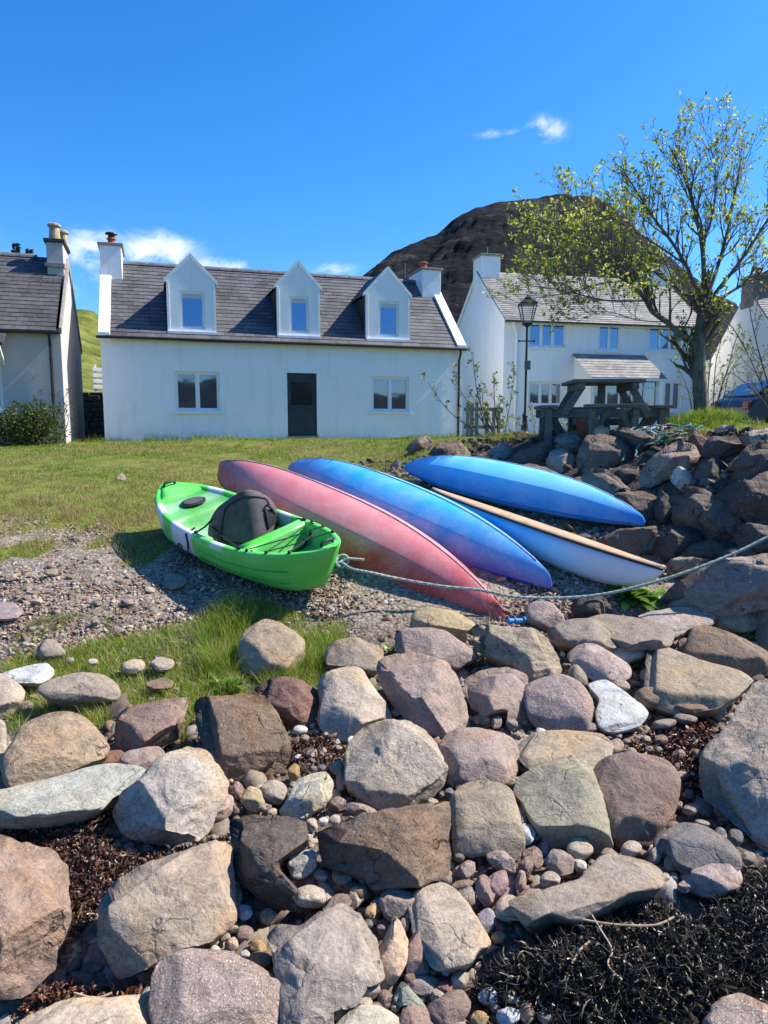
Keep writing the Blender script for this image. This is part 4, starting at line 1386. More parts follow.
 ([(390,995),(402,980),(413,990),(428,1008),(430,1026),(416,1020),(404,1000),(393,1004)],'block',(.21,.23,.17),'sandstone','sage green stone on edge below the mauve oblong stone'),
 ([(399,1026),(404,1003),(412,995),(426,1008),(436,1026),(430,1044),(402,1044)],'block',C_PURP,'sandstone','greyish pink stone at the bottom edge below the sage stone'),
 ([(331,1030),(350,1010),(375,1006),(397,1018),(389,1040),(340,1048)],'smooth',(.37,.33,.25),'sandstone','smooth yellowish stone at the bottom edge below the sculpted boulder'),
 ([(407,982),(415,975),(437,977),(436,992),(425,997),(409,991)],'block',C_PINK,'sandstone','square pink stone under the mauve oblong stone'),
 ([(-14,724),(3,722),(6,742),(3,768),(-14,776)],'smooth',C_PALE,'sandstone','pale sliver of stone at the frame edge beside tan boulder'),
 ([(-14,778),(2,776),(10,788),(9,797),(-14,799)],'smooth',C_SAND,'sandstone','round sandy stone at the frame edge above the long greenish stone'),
 ([(-14,605),(10,602),(23,610),(16,617),(-14,619)],'slab',(.23,.19,.185),'sandstone','flat mauve grey stone in the shingle at the frame edge'),
 ([(36,649),(45,640),(56,642),(65,653),(56,657),(40,657)],'smooth',C_GREY,'sandstone','small grey stone lying in grass at the shingle edge'),
 ([(0,674),(20,668),(45,663),(54,673),(40,682),(10,681)],'slab',(.42,.43,.42),'quartz_stone','whitish flat stone in the grass beside low grey boulder'),
 ([(121,666),(130,660),(141,660),(145,667),(136,673),(125,672)],'smooth',C_PALE,'sandstone','small pale stone surrounded by bright grass'),
 ([(150,663),(160,657),(173,660),(173,668),(158,670)],'slab',C_PALE,'sandstone','flat pale stone in the grass behind purplish rock'),
 ([(145,684),(160,678),(173,681),(171,687),(150,689)],'slab',C_BROWN,'sandstone','low brown stone almost hidden by grass'),
 ([(115,481),(119,474),(123,474),(127,480),(121,483)],'smooth',C_GREY,'sandstone','single small stone lying out on the lawn'),
 ([(164,584),(167,574),(178,571),(187,579),(184,586),(172,588)],'slab',C_GREY,'sandstone','flat stone in the shadow of the green kayak'),
]
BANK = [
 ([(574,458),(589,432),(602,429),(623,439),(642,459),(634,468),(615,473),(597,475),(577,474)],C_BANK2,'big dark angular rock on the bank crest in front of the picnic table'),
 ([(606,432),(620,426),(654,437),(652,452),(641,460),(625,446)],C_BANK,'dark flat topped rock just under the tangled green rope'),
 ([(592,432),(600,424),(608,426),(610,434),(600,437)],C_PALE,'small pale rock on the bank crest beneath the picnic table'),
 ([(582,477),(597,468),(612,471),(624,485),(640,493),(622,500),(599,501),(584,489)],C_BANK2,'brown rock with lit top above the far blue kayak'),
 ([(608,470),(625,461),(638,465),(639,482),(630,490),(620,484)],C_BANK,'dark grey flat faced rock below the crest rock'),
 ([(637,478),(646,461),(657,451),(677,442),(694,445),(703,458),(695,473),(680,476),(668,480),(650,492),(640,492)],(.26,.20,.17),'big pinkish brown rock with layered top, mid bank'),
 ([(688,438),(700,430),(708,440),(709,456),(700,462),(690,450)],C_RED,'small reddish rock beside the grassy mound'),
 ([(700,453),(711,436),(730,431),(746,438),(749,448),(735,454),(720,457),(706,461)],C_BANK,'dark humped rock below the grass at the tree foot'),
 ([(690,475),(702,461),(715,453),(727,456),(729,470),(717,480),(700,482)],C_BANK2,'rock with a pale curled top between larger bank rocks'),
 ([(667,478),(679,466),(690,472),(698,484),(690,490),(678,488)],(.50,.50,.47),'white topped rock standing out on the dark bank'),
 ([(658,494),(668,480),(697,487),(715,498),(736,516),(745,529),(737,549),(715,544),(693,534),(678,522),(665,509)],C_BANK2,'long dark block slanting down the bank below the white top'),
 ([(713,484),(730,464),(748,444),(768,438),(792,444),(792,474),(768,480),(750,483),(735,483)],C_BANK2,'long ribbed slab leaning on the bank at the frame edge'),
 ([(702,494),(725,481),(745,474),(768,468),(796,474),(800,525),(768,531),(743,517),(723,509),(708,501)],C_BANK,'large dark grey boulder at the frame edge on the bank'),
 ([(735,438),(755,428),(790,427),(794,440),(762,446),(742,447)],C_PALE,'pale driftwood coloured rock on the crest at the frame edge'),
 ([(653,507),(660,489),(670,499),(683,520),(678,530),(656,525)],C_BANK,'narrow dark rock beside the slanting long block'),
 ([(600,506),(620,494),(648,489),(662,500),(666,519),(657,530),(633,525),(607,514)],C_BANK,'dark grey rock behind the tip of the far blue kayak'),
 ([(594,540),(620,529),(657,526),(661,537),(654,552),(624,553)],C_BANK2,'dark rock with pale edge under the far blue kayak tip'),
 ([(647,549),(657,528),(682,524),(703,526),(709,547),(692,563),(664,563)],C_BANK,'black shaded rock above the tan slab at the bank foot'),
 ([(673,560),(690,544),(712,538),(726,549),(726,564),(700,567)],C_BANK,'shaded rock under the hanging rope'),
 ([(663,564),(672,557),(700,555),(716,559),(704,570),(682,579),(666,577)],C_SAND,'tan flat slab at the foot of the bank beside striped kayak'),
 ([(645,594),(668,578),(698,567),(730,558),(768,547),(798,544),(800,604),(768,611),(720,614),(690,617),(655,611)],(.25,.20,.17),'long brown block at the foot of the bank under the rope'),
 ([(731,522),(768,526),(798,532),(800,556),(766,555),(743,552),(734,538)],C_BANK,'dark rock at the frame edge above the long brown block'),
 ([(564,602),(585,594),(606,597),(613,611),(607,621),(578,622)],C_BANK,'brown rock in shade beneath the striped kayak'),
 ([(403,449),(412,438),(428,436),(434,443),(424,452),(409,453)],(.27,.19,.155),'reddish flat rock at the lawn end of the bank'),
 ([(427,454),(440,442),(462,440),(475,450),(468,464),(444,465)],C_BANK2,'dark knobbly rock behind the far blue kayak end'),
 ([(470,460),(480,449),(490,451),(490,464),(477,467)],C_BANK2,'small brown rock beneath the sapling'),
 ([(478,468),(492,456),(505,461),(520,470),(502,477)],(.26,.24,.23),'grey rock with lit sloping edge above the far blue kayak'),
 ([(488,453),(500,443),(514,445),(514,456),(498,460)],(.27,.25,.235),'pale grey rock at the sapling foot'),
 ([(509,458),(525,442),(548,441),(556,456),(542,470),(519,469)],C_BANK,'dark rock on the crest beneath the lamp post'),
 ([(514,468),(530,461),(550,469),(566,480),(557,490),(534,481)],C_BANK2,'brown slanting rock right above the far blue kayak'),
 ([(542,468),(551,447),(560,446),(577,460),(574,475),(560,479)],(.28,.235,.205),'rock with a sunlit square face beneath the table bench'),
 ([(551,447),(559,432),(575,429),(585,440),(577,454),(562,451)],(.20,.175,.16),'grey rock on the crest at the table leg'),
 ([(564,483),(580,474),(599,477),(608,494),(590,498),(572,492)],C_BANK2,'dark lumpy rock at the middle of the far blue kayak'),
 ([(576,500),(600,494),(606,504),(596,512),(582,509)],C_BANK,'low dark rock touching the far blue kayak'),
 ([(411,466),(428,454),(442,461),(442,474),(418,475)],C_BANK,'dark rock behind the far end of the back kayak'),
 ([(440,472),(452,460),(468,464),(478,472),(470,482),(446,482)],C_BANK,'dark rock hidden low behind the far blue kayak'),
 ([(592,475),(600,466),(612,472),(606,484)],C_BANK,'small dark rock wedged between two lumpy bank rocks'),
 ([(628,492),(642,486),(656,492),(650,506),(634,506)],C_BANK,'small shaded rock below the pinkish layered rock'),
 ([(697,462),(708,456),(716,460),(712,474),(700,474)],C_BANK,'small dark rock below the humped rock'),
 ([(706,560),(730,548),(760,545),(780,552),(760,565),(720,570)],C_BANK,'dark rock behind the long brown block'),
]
COBBLES = [  # centre, size, turn, colour, material
 (310,896,33,22,0,C_PALE,'a'),(337,905,20,34,60,C_PURP,'b'),(355,897,15,24,20,C_PALE,'b'),(302,862,27,34,10,(.33,.33,.33),'b'),(284,852,14,30,15,(.42,.29,.21),'b'),(363,881,9,18,0,C_GREEN,'b'),
 (420,882,13,14,0,C_GREY,'a'),(434,880,12,12,20,C_GREEN,'a'),(446,879,12,12,0,C_BLUE,'a'),(460,856,11,11,0,C_BLUE,'a'),(462,885,24,9,-10,C_PURP,'a'),(466,868,24,18,-50,C_PINK,'b'),(501,861,34,20,35,C_PINK,'b'),
 (486,891,20,34,-10,C_PURP,'b'),(497,885,22,30,20,(.28,.18,.165),'a'),(467,896,18,22,-20,C_GREY,'a'),(485,922,19,26,20,(.28,.25,.26),'a'),(508,909,26,26,30,C_PALE,'a'),(495,914,12,10,30,C_PURP,'a'),(498,937,14,11,0,C_OCHRE,'a'),
 (526,836,17,26,20,(.42,.42,.42),'b'),(533,859,24,25,0,C_PURP,'b'),(526,868,15,29,15,C_PURP,'b'),(560,862,28,28,-20,C_PINK,'b'),(550,880,20,16,10,C_PALE,'a'),(580,848,24,22,0,C_PALE,'a'),(579,865,16,18,0,C_WHITE,'b'),
 (608,855,17,13,0,C_PURP,'a'),(631,849,21,15,-5,C_PALE,'a'),(632,867,27,17,0,(.31,.21,.16),'a'),(655,856,12,17,20,C_GREY,'a'),(663,846,19,24,10,C_BLUE,'a'),(673,862,18,19,15,C_GREY,'a'),(665,878,11,13,0,C_PALE,'b'),
 (674,877,9,14,0,C_PINK,'b'),(685,877,10,9,0,C_PALE,'a'),(686,886,20,12,-20,C_PINK,'b'),(535,899,30,18,15,(.33,.22,.18),'b'),(521,882,12,22,0,C_PINK,'b'),
 (238,790,10,17,0,C_PURP,'a'),(253,799,23,24,-10,C_YEL,'a'),(274,792,26,22,10,C_PALE,'a'),(262,807,14,10,0,C_GREY,'b'),(294,772,12,16,20,C_OCHRE,'a'),(300,730,14,9,0,C_WHITE,'a'),(337,804,18,17,0,C_PURP,'b'),(360,809,36,12,12,C_PINK,'b'),
 (338,768,20,16,0,C_GREEN,'b'),(341,781,12,22,0,C_GREY,'b'),(312,825,14,16,0,C_PALE,'b'),
 (237,898,10,22,0,C_GREY,'a'),(245,911,17,18,20,(.40,.41,.41),'b'),(245,934,17,18,0,C_PURP,'a'),(233,927,12,12,0,C_GREY,'a'),(213,939,12,13,0,C_PALE,'a'),(225,937,12,11,0,C_SAND,'b'),(233,944,11,13,10,C_PALE,'a'),(215,950,11,9,0,C_WHITE,'a'),
 (257,946,20,12,10,C_OCHRE,'b'),(261,960,22,22,30,C_BROWN,'b'),(245,954,9,8,0,C_WHITE,'a'),(282,986,6,12,0,C_WHITE,'b'),
 (371,990,19,20,20,C_GREY,'a'),(385,998,18,20,0,C_PURP,'b'),(363,1003,18,16,10,C_PALE,'a'),(376,1006,14,8,0,C_BROWN,'a'),(396,1006,10,12,0,C_GREY,'a'),(392,966,12,10,0,C_GREY,'a'),(404,925,10,14,0,C_GREY,'a'),(411,917,13,17,20,C_PINK,'b'),
 (444,988,18,20,30,C_RED,'b'),(432,971,9,14,0,C_RED,'b'),(446,966,11,18,0,(.40,.41,.38),'a'),(460,980,20,22,0,C_PALE,'b'),(438,996,18,16,30,C_PALE,'b'),(463,1009,13,15,0,C_RED,'b'),(479,1018,21,18,0,C_OCHRE,'b'),(488,996,19,19,0,(.38,.38,.38),'b'),(511,999,22,9,8,(.42,.36,.30),'b'),
 (507,1016,26,18,0,(.38,.40,.40),'b'),(527,1012,18,22,0,C_PURP,'b'),(545,1016,16,16,0,C_GREY,'a'),(495,1008,10,10,0,C_BLUE,'a'),(458,1024,14,10,0,C_GREY,'a'),
 (373,869,8,9,0,C_WHITE,'a'),(386,889,10,12,0,C_PALE,'a'),(371,912,12,20,10,C_OCHRE,'b'),(376,905,12,14,0,C_GREY,'b'),(368,924,10,9,0,C_BLUE,'a'),(390,935,8,10,0,C_GREY,'a'),(459,920,9,8,0,C_OCHRE,'a'),
 (651,698,30,20,10,C_BROWN,'a'),(692,709,33,13,8,C_BROWN,'a'),(717,708,24,16,20,(.24,.26,.23),'b'),(686,719,24,10,8,C_GREY,'a'),(664,724,24,9,-8,C_GREY,'a'),(620,685,20,14,25,C_GREY,'a'),(647,676,14,14,0,(.34,.2,.15),'b'),(672,643,12,14,0,C_PURP,'b'),(683,646,12,16,0,C_BROWN,'a'),
 (747,672,16,9,30,C_BROWN,'b'),(757,679,16,9,-15,C_DARK,'a'),(718,664,12,6,10,C_DARK,'b'),(636,648,9,9,0,C_GREY,'a'),(592,712,12,14,0,C_GREY,'b'),(590,728,14,10,0,C_GREY,'a'),(612,729,16,8,0,C_SAND,'a'),(625,722,12,16,0,C_GREY,'a'),(597,676,9,12,0,C_PURP,'b'),
 (476,706,9,10,0,C_PURP,'a'),(485,717,14,12,0,C_PINK,'b'),(496,722,11,18,0,C_GREY,'b'),(507,715,12,9,0,C_BROWN,'b'),(512,724,14,10,20,C_GREY,'b'),(478,719,8,9,0,C_PURP,'a'),
 (452,780,14,16,0,C_GREY,'b'),(460,786,10,14,0,C_PURP,'b'),(524,766,14,10,20,C_PALE,'a'),(533,762,15,10,15,C_WHITE,'a'),(512,781,26,8,-15,C_SAND,'b'),(521,820,14,30,10,C_BLUE,'a'),(519,808,9,12,0,C_RED,'b'),
 (702,823,14,7,10,C_GREY,'a'),(720,835,12,16,-20,C_BLUE,'a'),(735,838,18,16,10,C_BLUE,'a'),(748,858,14,14,0,C_GREY,'a'),(661,740,14,10,0,C_BROWN,'a'),(613,748,22,16,-30,C_GREY,'a'),(600,760,10,8,0,C_GREY,'a'),
 (26,598,12,8,0,C_GREY,'b'),(53,572,16,7,0,C_GREY,'b'),(95,622,10,7,0,C_GREY,'b'),(120,630,14,8,10,C_GREY,'b'),(127,602,16,7,-10,C_PINK,'b'),(38,601,14,7,0,C_PALE,'b'),(70,577,10,6,0,C_BROWN,'b'),(96,603,12,6,0,C_GREY,'b'),(11,577,14,8,0,C_GREY,'b'),(150,590,12,6,0,C_PALE,'b'),(93,662,10,7,0,C_PALE,'a'),(70,660,9,6,0,C_GREY,'b'),
]


def short(label):
    for stop in (' with ', ' beside ', ' below ', ' behind ', ' above ', ' in ', ' at ', ' lying ', ' on ', ' half ', ' beneath ', ' under ', ' tucked', ' wedged', ' between ', ' among ', ' standing', ' cut ', ' next ', ' surrounded', ' leaning', ' almost'):
        i = label.find(stop)
        if i > 8: label = label[:i]
    label = label.replace(',', '')
    return label


def colour_word(c):
    r, g, b = c
    m = (r + g + b) / 3
    if r / max(b, .01) > 2.6: return 'ochre'
    if g / r > .87 and g / b > 1.3: return 'greenish'
    if g > r: return 'greenish' if m < .36 or g > b + .02 else 'whitish'
    if m > .40: return 'whitish' if r - b < .05 else 'cream'
    if m > .34: return 'pale' if r - b < .11 else 'sandy'
    if r - g > .055: return 'dull red' if m < .15 else ('mauve' if m < .19 else 'pink')
    if b > r - .03: return 'bluish grey'
    if m < .12: return 'blackish'
    if m < .2: return 'brown'
    return 'grey' if r - b < .1 else 'sandy'


def build_stones():
    for i, (p, stl, col, mat, lab) in enumerate(BOULDERS):
        stone(p, stl, col, mat, 'boulder', lab, 'boulder', 'boulders on the shore slope', seed=i + 1, detail=1.25, **({'lay': .62, 'cr': .42} if 'huge angular' in lab else {}))
    main = [(np.mean(p, 0), short(l)) for p, _, _, _, l in BOULDERS]
    for i, (p, col, lab) in enumerate(BANK):
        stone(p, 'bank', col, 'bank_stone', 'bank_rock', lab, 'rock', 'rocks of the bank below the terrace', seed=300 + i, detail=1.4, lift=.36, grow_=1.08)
    mainb = main
    used = set()
    r_ = random.Random(5)
    cob = list(COBBLES)
    # more small stones in the gaps, seen between the boulders
    polys = [np.asarray(p, float) for p, *_ in BOULDERS]
    for tries in range(4000):
        if len(cob) >= len(COBBLES) + 145: break
        x = r_.uniform(225, 700); y = r_.uniform(690, 1020)
        if y < 760 and r_.random() < .5: continue
        sz = (r_.uniform(11, 23) if tries < 2000 else r_.uniform(7, 13)) * (.6 + .5 * (y - 690) / 330)
        if any(in_poly([x], [y], q)[0] for q in polys): continue
        if in_poly([x], [y], [(465, 945), (530, 905), (640, 865), (720, 860), (790, 830), (790, 1030), (480, 1030)])[0]: continue
        if any(abs(x - c[0]) < (sz + c[2]) * .45 and abs(y - c[1]) < (sz + c[3]) * .45 for c in cob): continue
        col = r_.choice([C_PINK, C_PURP, C_GREY, C_PALE, C_BROWN, C_GREY, C_SAND, C_PURP, C_BLUE, C_WHITE])
        cob.append((x, y, sz, sz * r_.uniform(.65, 1.0), r_.uniform(-30, 30), col, r_.choice('ab')))
    for i, (x, y, w, h_, tw, col, kd) in enumerate(cob):
        rr = np.random.default_rng(900 + i)
        n = 9 if kd == 'a' else 7
        an = np.linspace(0, 2 * math.pi, n, endpoint=False) + rr.uniform(0, 1)
        k = 1 + rr.uniform(-.10, .10, n) * (1.0 if kd == 'a' else 1.7)
        a, b = np.cos(an) * w / 2 * k * 1.06, np.sin(an) * h_ / 2 * k * 1.06
        t = R(tw)
        poly = np.stack([x + a * math.cos(t) - b * math.sin(t), y + a * math.sin(t) + b * math.cos(t)], -1)
        # label: colour, shape, and the two stones it lies nearest to
        ds = sorted(range(len(mainb)), key=lambda j: np.hypot(*(mainb[j][0] - (x, y))))
        asp = w / h_
        shp = ('flat' if asp > 1.5 else 'upright' if asp < .72 else ('round' if kd == 'a' else 'angular'))
        size = 'tiny' if max(w, h_) < 10 else 'small' if max(w, h_) < 18 else 'fist sized'
        cw = colour_word(col)
        lab = None
        def rel(j):
            dx, dy = x - mainb[j][0][0], y - mainb[j][0][1]
            return ('below' if dy > 0 else 'behind') if abs(dy) > abs(dx) * .6 else 'beside'
        cands = []
        for a_ in range(4):
            cands.append('%s %s %s cobble %s the %s' % (size, cw, shp, rel(ds[a_]), mainb[ds[a_]][1]))
        for a_ in range(4):
            for b_ in range(a_ + 1, 6):
                cands.append('%s %s cobble between the %s and the %s' % (shp, cw, mainb[ds[a_]][1], mainb[ds[b_]][1]))
        for c_ in cands:
            if c_ not in used and len(c_.split()) <= 16:
                lab = c_; break
        if lab is None: lab = '%s %s %s cobble lying in the gravel near the %s' % (size, cw, shp, mainb[ds[0]][1])
        used.add(lab)
        stone(poly, 'pebble' if kd == 'a' else 'block', col, 'sandstone' if i % 3 else 'speckled_stone', 'cobble', lab, 'cobble', 'cobbles between the boulders', seed=1000 + i, detail=1.5, lift=.55, grow_=1.0)


def gravel_field(name, n, region, size, cols, label, seed, keep=None, dz=0.0, flat=.55, ico=1):
    """Loose stones too many to count, one mesh."""
    r_ = np.random.default_rng(seed)
    ph = (1 + 5 ** .5) / 2
    iv = np.array([(-1, ph, 0), (1, ph, 0), (-1, -ph, 0), (1, -ph, 0), (0, -1, ph), (0, 1, ph), (0, -1, -ph), (0, 1, -ph), (ph, 0, -1), (ph, 0, 1), (-ph, 0, -1), (-ph, 0, 1)], float)
    iv /= np.linalg.norm(iv[0])
    fc = np.array([(0, 11, 5), (0, 5, 1), (0, 1, 7), (0, 7, 10), (0, 10, 11), (1, 5, 9), (5, 11, 4), (11, 10, 2), (10, 7, 6), (7, 1, 8), (3, 9, 4), (3, 4, 2), (3, 2, 6), (3, 6, 8), (3, 8, 9), (4, 9, 5), (2, 4, 11), (6, 2, 10), (8, 6, 7), (9, 8, 1)])
    if ico > 1:
        mid = {}; vs = [tuple(v) for v in iv]; nf = []
        def m(a, b):
            k = (min(a, b), max(a, b))
            if k not in mid:
                v = (np.array(vs[a]) + np.array(vs[b])); v /= np.linalg.norm(v); mid[k] = len(vs); vs.append(tuple(v))
            return mid[k]
        for a, b, c in fc:
            ab, bc, ca = m(a, b), m(b, c), m(c, a)
            nf += [(a, ab, ca), (b, bc, ab), (c, ca, bc), (ab, bc, ca)]
        iv = np.array(vs); fc = np.array(nf)
    x, y = region(r_, n)
    if keep is not None:
        k = keep(x, y, r_); x, y = x[k], y[k]
    n = len(x)
    z = ground(x, y)
    near = 1 - smooth(5.3, 6.2, y)
    z = z - .055 * near * (bank_dist(x, y) < 0) + dz
    s = size(r_, n)
    if name == 'pebble_gravel': s = s * (1 - .55 * smooth(4.6, 6.0, y) * (bank_dist(x, y) < 0))
    sc = np.stack([s * r_.uniform(.7, 1.35, n), s * r_.uniform(.7, 1.2, n), s * r_.uniform(.35, .8, n) * flat / .55], -1)
    nv = len(iv)
    V = iv[None] * (1 + r_.uniform(-.25, .25, (n, nv, 1)))
    V = V * sc[:, None, :]
    q = r_.uniform(0, 2 * math.pi, n); tx = r_.normal(0, .35, n); ty = r_.normal(0, .35, n)
    cq, sq = np.cos(q), np.sin(q)
    Vx = V[..., 0] * cq[:, None] - V[..., 1] * sq[:, None]; Vy = V[..., 0] * sq[:, None] + V[..., 1] * cq[:, None]
    Vz = V[..., 2] + Vx * tx[:, None] + Vy * ty[:, None]
    P = np.stack([Vx + x[:, None], Vy + y[:, None], Vz + z[:, None] + (sc[:, 2] * .45)[:, None]], -1).reshape(-1, 3)
    Fc = (fc[None] + (np.arange(n) * nv)[:, None, None]).reshape(-1, 3)
    pal = np.array(cols)
    c = pal[r_.integers(0, len(pal), n)] * r_.uniform(.7, 1.25, (n, 1))
    cc = np.repeat(c, nv, 0)
    o = mesh_np(name, P, Fc, M['gravel'], smooth_shade=ico > 1, cols=cc)
    tag(o, label, 'gravel', kind='stuff')
    return o


def build_gravel():
    pal = [C_PINK, C_GREY, C_PURP, C_BROWN, C_PALE, C_SAND, (.24, .21, .20), (.30, .27, .25), (.20, .15, .13), C_PURP, C_RED]
    # between the boulders
    def reg(r, n):
        y = 2.0 + (r.uniform(0, 1, n) ** .85) * 4.2
        return r.uniform(-.56, .60, n) * (y + .6), y
    def keep(x, y, r):
        px, py = project(np.stack([x, y, ground(x, y)], -1))
        ok = bank_dist(x, y) < .35
        dark_zone = in_poly(px, py, [(500, 965), (560, 915), (640, 890), (720, 880), (768, 850), (790, 1024), (500, 1030)])
        left = in_poly(px, py, GRASS_A) & (r.uniform(0, 1, len(x)) < .85)
        weed = in_poly(px, py, [(612, 762), (625, 742), (660, 722), (705, 716), (728, 722), (715, 748), (700, 778), (690, 800), (672, 800), (660, 760), (630, 755)]) | in_poly(px, py, [(-20, 822), (70, 812), (112, 795), (110, 845), (160, 850), (228, 838), (170, 862), (95, 905), (75, 935), (60, 850), (-20, 832)])
        return ok & ~dark_zone & ~left & ~weed
    gravel_field('pebble_gravel', 15000, reg, lambda r, n: .010 + r.gamma(2.0, .0075, n), pal, 'loose pebbles and shingle filling the gaps between boulders', 3, keep, ico=2)
    # shingle apron in front of the green kayak
    def reg2(r, n):
        y = r.uniform(5.3, 8.6, n)
        return r.uniform(-.62, .40, n) * y, y
    def keep2(x, y, r):
        g = grassy(x, y)
        px, py = project(np.stack([x, y, ground(x, y)], -1))
        tuft = in_poly(px, py, GRASS_A) & (r.uniform(0, 1, len(x)) < .8)
        return (r.uniform(0, 1, len(x)) > g * 1.25) & (bank_dist(x, y) < .3) & ~tuft
    gravel_field('shingle', 48000, reg2, lambda r, n: .0055 + r.gamma(1.5, .0042, n), [(c[0] * 1.35, c[1] * 1.32, c[2] * 1.26) for c in pal], 'small angular shingle on the open ground around the kayaks', 4, keep2)
    # rubble between the bank rocks
    def reg3(r, n):
        y = r.uniform(4.5, 13, n)
        return r.uniform(-.1, .7, n) * y, y
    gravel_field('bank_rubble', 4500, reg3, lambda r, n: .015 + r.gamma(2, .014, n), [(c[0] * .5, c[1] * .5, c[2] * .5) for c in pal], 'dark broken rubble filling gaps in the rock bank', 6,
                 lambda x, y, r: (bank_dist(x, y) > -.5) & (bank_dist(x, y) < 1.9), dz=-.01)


GRASS_A = [(-10, 690), (0, 655), (45, 650), (90, 640), (140, 632), (190, 622), (225, 606), (260, 600), (300, 612), (345, 622), (352, 645), (330, 665), (325, 690), (300, 690), (250, 690), (205, 696), (195, 712), (185, 720), (190, 740), (178, 745), (186, 700), (120, 705), (100, 725), (60, 712), (30, 715), (20, 730), (-10, 725)]
build_stones()
build_gravel()

# ---------------------------------------------------------------- kayaks
def axis_matrix(A, B, roll):
    """Columns: along A->B, across, up, rolled about the long axis."""
    A, B = Vector(A), Vector(B)
    x = (B - A).normalized()
    y = Vector((0, 0, 1)).cross(x).normalized()
    z = x.cross(y)
    m = Matrix((x, y, z)).transposed()
    m = m @ Matrix.Rotation(roll, 3, 'X')
    return m


def loft(secs, closed_ring=True):
    n = len(secs[0])
    V = np.concatenate(secs)
    F = []
    for i in range(len(secs) - 1):
        for k in range(n if closed_ring else n - 1):
            k2 = (k + 1) % n
            F.append((i * n + k, i * n + k2, (i + 1) * n + k2, (i + 1) * n + k))
    F.append(tuple(range(n))[::-1]); F.append(tuple((len(secs) - 1) * n + k for k in range(n)))
    return V, F


def upturned_kayak(name, A, B, beam, height, roll, paint, label, full=2.1, keel=.35, deck=.10, droop=.02, skew=0.0, ends=(.1, .1)):
    """A hull lying deck down between its two tips: keel ridge, chines, rounded deck below."""
    A, B = Vector(A), Vector(B)
    L = (B - A).length
    ns = 90
    secs, cols = [], []
    for i in range(ns + 1):
        u = i / ns
        e = abs(2 * u - 1)
        us = min(max(u + skew * math.sin(math.pi * u), 0), 1)
        ee = abs(2 * us - 1)
        w = beam / 2 * max(1 - ee ** full, 0) ** .95 + .012
        hm = ends[0] if u < .5 else ends[1]
        h = height * (hm + (1 - hm) * max(1 - e ** 2.6, 0) ** .9) * (1 - .5 * max(0, (e - .97) / .03) ** 2) + .012
        dk = deck * max(1 - e ** 3, 0) + .008
        zt = -droop * (1 - e ** 2)
        x = u * L
        kk = keel * (1 + .8 * e ** 2)
        half = [(1.00, .0), (1.015, .08), (1.01, .22), (.985, .38), (.94, .52), (.885, .63), (.865, .655), (.83, .68), (.60, .81), (.36, .915), (.12, .985), (.03, 1.0)]
        ring = [(-w * a, h * (b * (1 - 0) + 0)) for a, b in half] + [(0, h * 1.012)] + [(w * a, h * b) for a, b in half[::-1]]
        ring += [(w * .97, -dk * .25), (w * .7, -dk * .75), (w * .3, -dk), (-w * .3, -dk), (-w * .7, -dk * .75), (-w * .97, -dk * .25)]
        P = np.array([(x, a, b + zt) for a, b in ring])
        secs.append(P)
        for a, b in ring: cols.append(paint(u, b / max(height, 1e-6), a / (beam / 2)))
    V, F = loft(secs)
    m = axis_matrix(A, B, roll)
    root = empty(name, A, 0, label, 'kayak')
    root.rotation_euler = m.to_euler()
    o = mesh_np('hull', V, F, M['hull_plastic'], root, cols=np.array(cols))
    # moulded seam running round the hull
    for sgn in (-1, 1):
        pts = []
        for i in range(3, ns - 2):
            u = i / ns; e = abs(2 * u - 1); us = min(max(u + skew * math.sin(math.pi * u), 0), 1); ee = abs(2 * us - 1)
            w = beam / 2 * max(1 - ee ** full, 0) ** .95 + .012
            pts.append((u * L, sgn * (w + .003), -droop * (1 - e ** 2) + .004))
        b = MB().tube(pts, .007, 6)
        b.build('seam', M['seam_' + name], root, sm=True)
    # cockpit rim underneath
    pts = [(L * .52 + .42 * math.cos(t), .23 * math.sin(t), -deck - .012) for t in np.linspace(0, 2 * math.pi, 28, endpoint=False)]
    MB().tube(pts, .018, 8, closed=True).build('cockpit_rim', M['kayak_black'], root, sm=True)
    # carry loops at the tips
    for x, sg in ((.16, -1), (L - .16, 1)):
        lb = MB(); lb.tube([(x, -.03, -.015), (x + sg * .05, -.02, -.06), (x + sg * .06, .02, -.06), (x, .03, -.015)], .008, 6)
        lb.build('carry_loop', M['kayak_black'], root, sm=True)
    # worn keel line
    kp = []
    for i in range(4, ns - 3):
        u = i / ns; e = abs(2 * u - 1); hm = ends[0] if u < .5 else ends[1]
        kp.append((u * L, 0, height * (hm + (1 - hm) * max(1 - e ** 2.6, 0) ** .9) * 1.012 + .012 - droop * (1 - e ** 2) - .006))
    MB().tube(kp, .011, 6).build('keel_strip', M['keel_' + name], root, sm=True)
    return root, L


def lerp3(a, b, t):
    t = min(max(t, 0), 1)
    return tuple(x + (y - x) * t for x, y in zip(a, b))


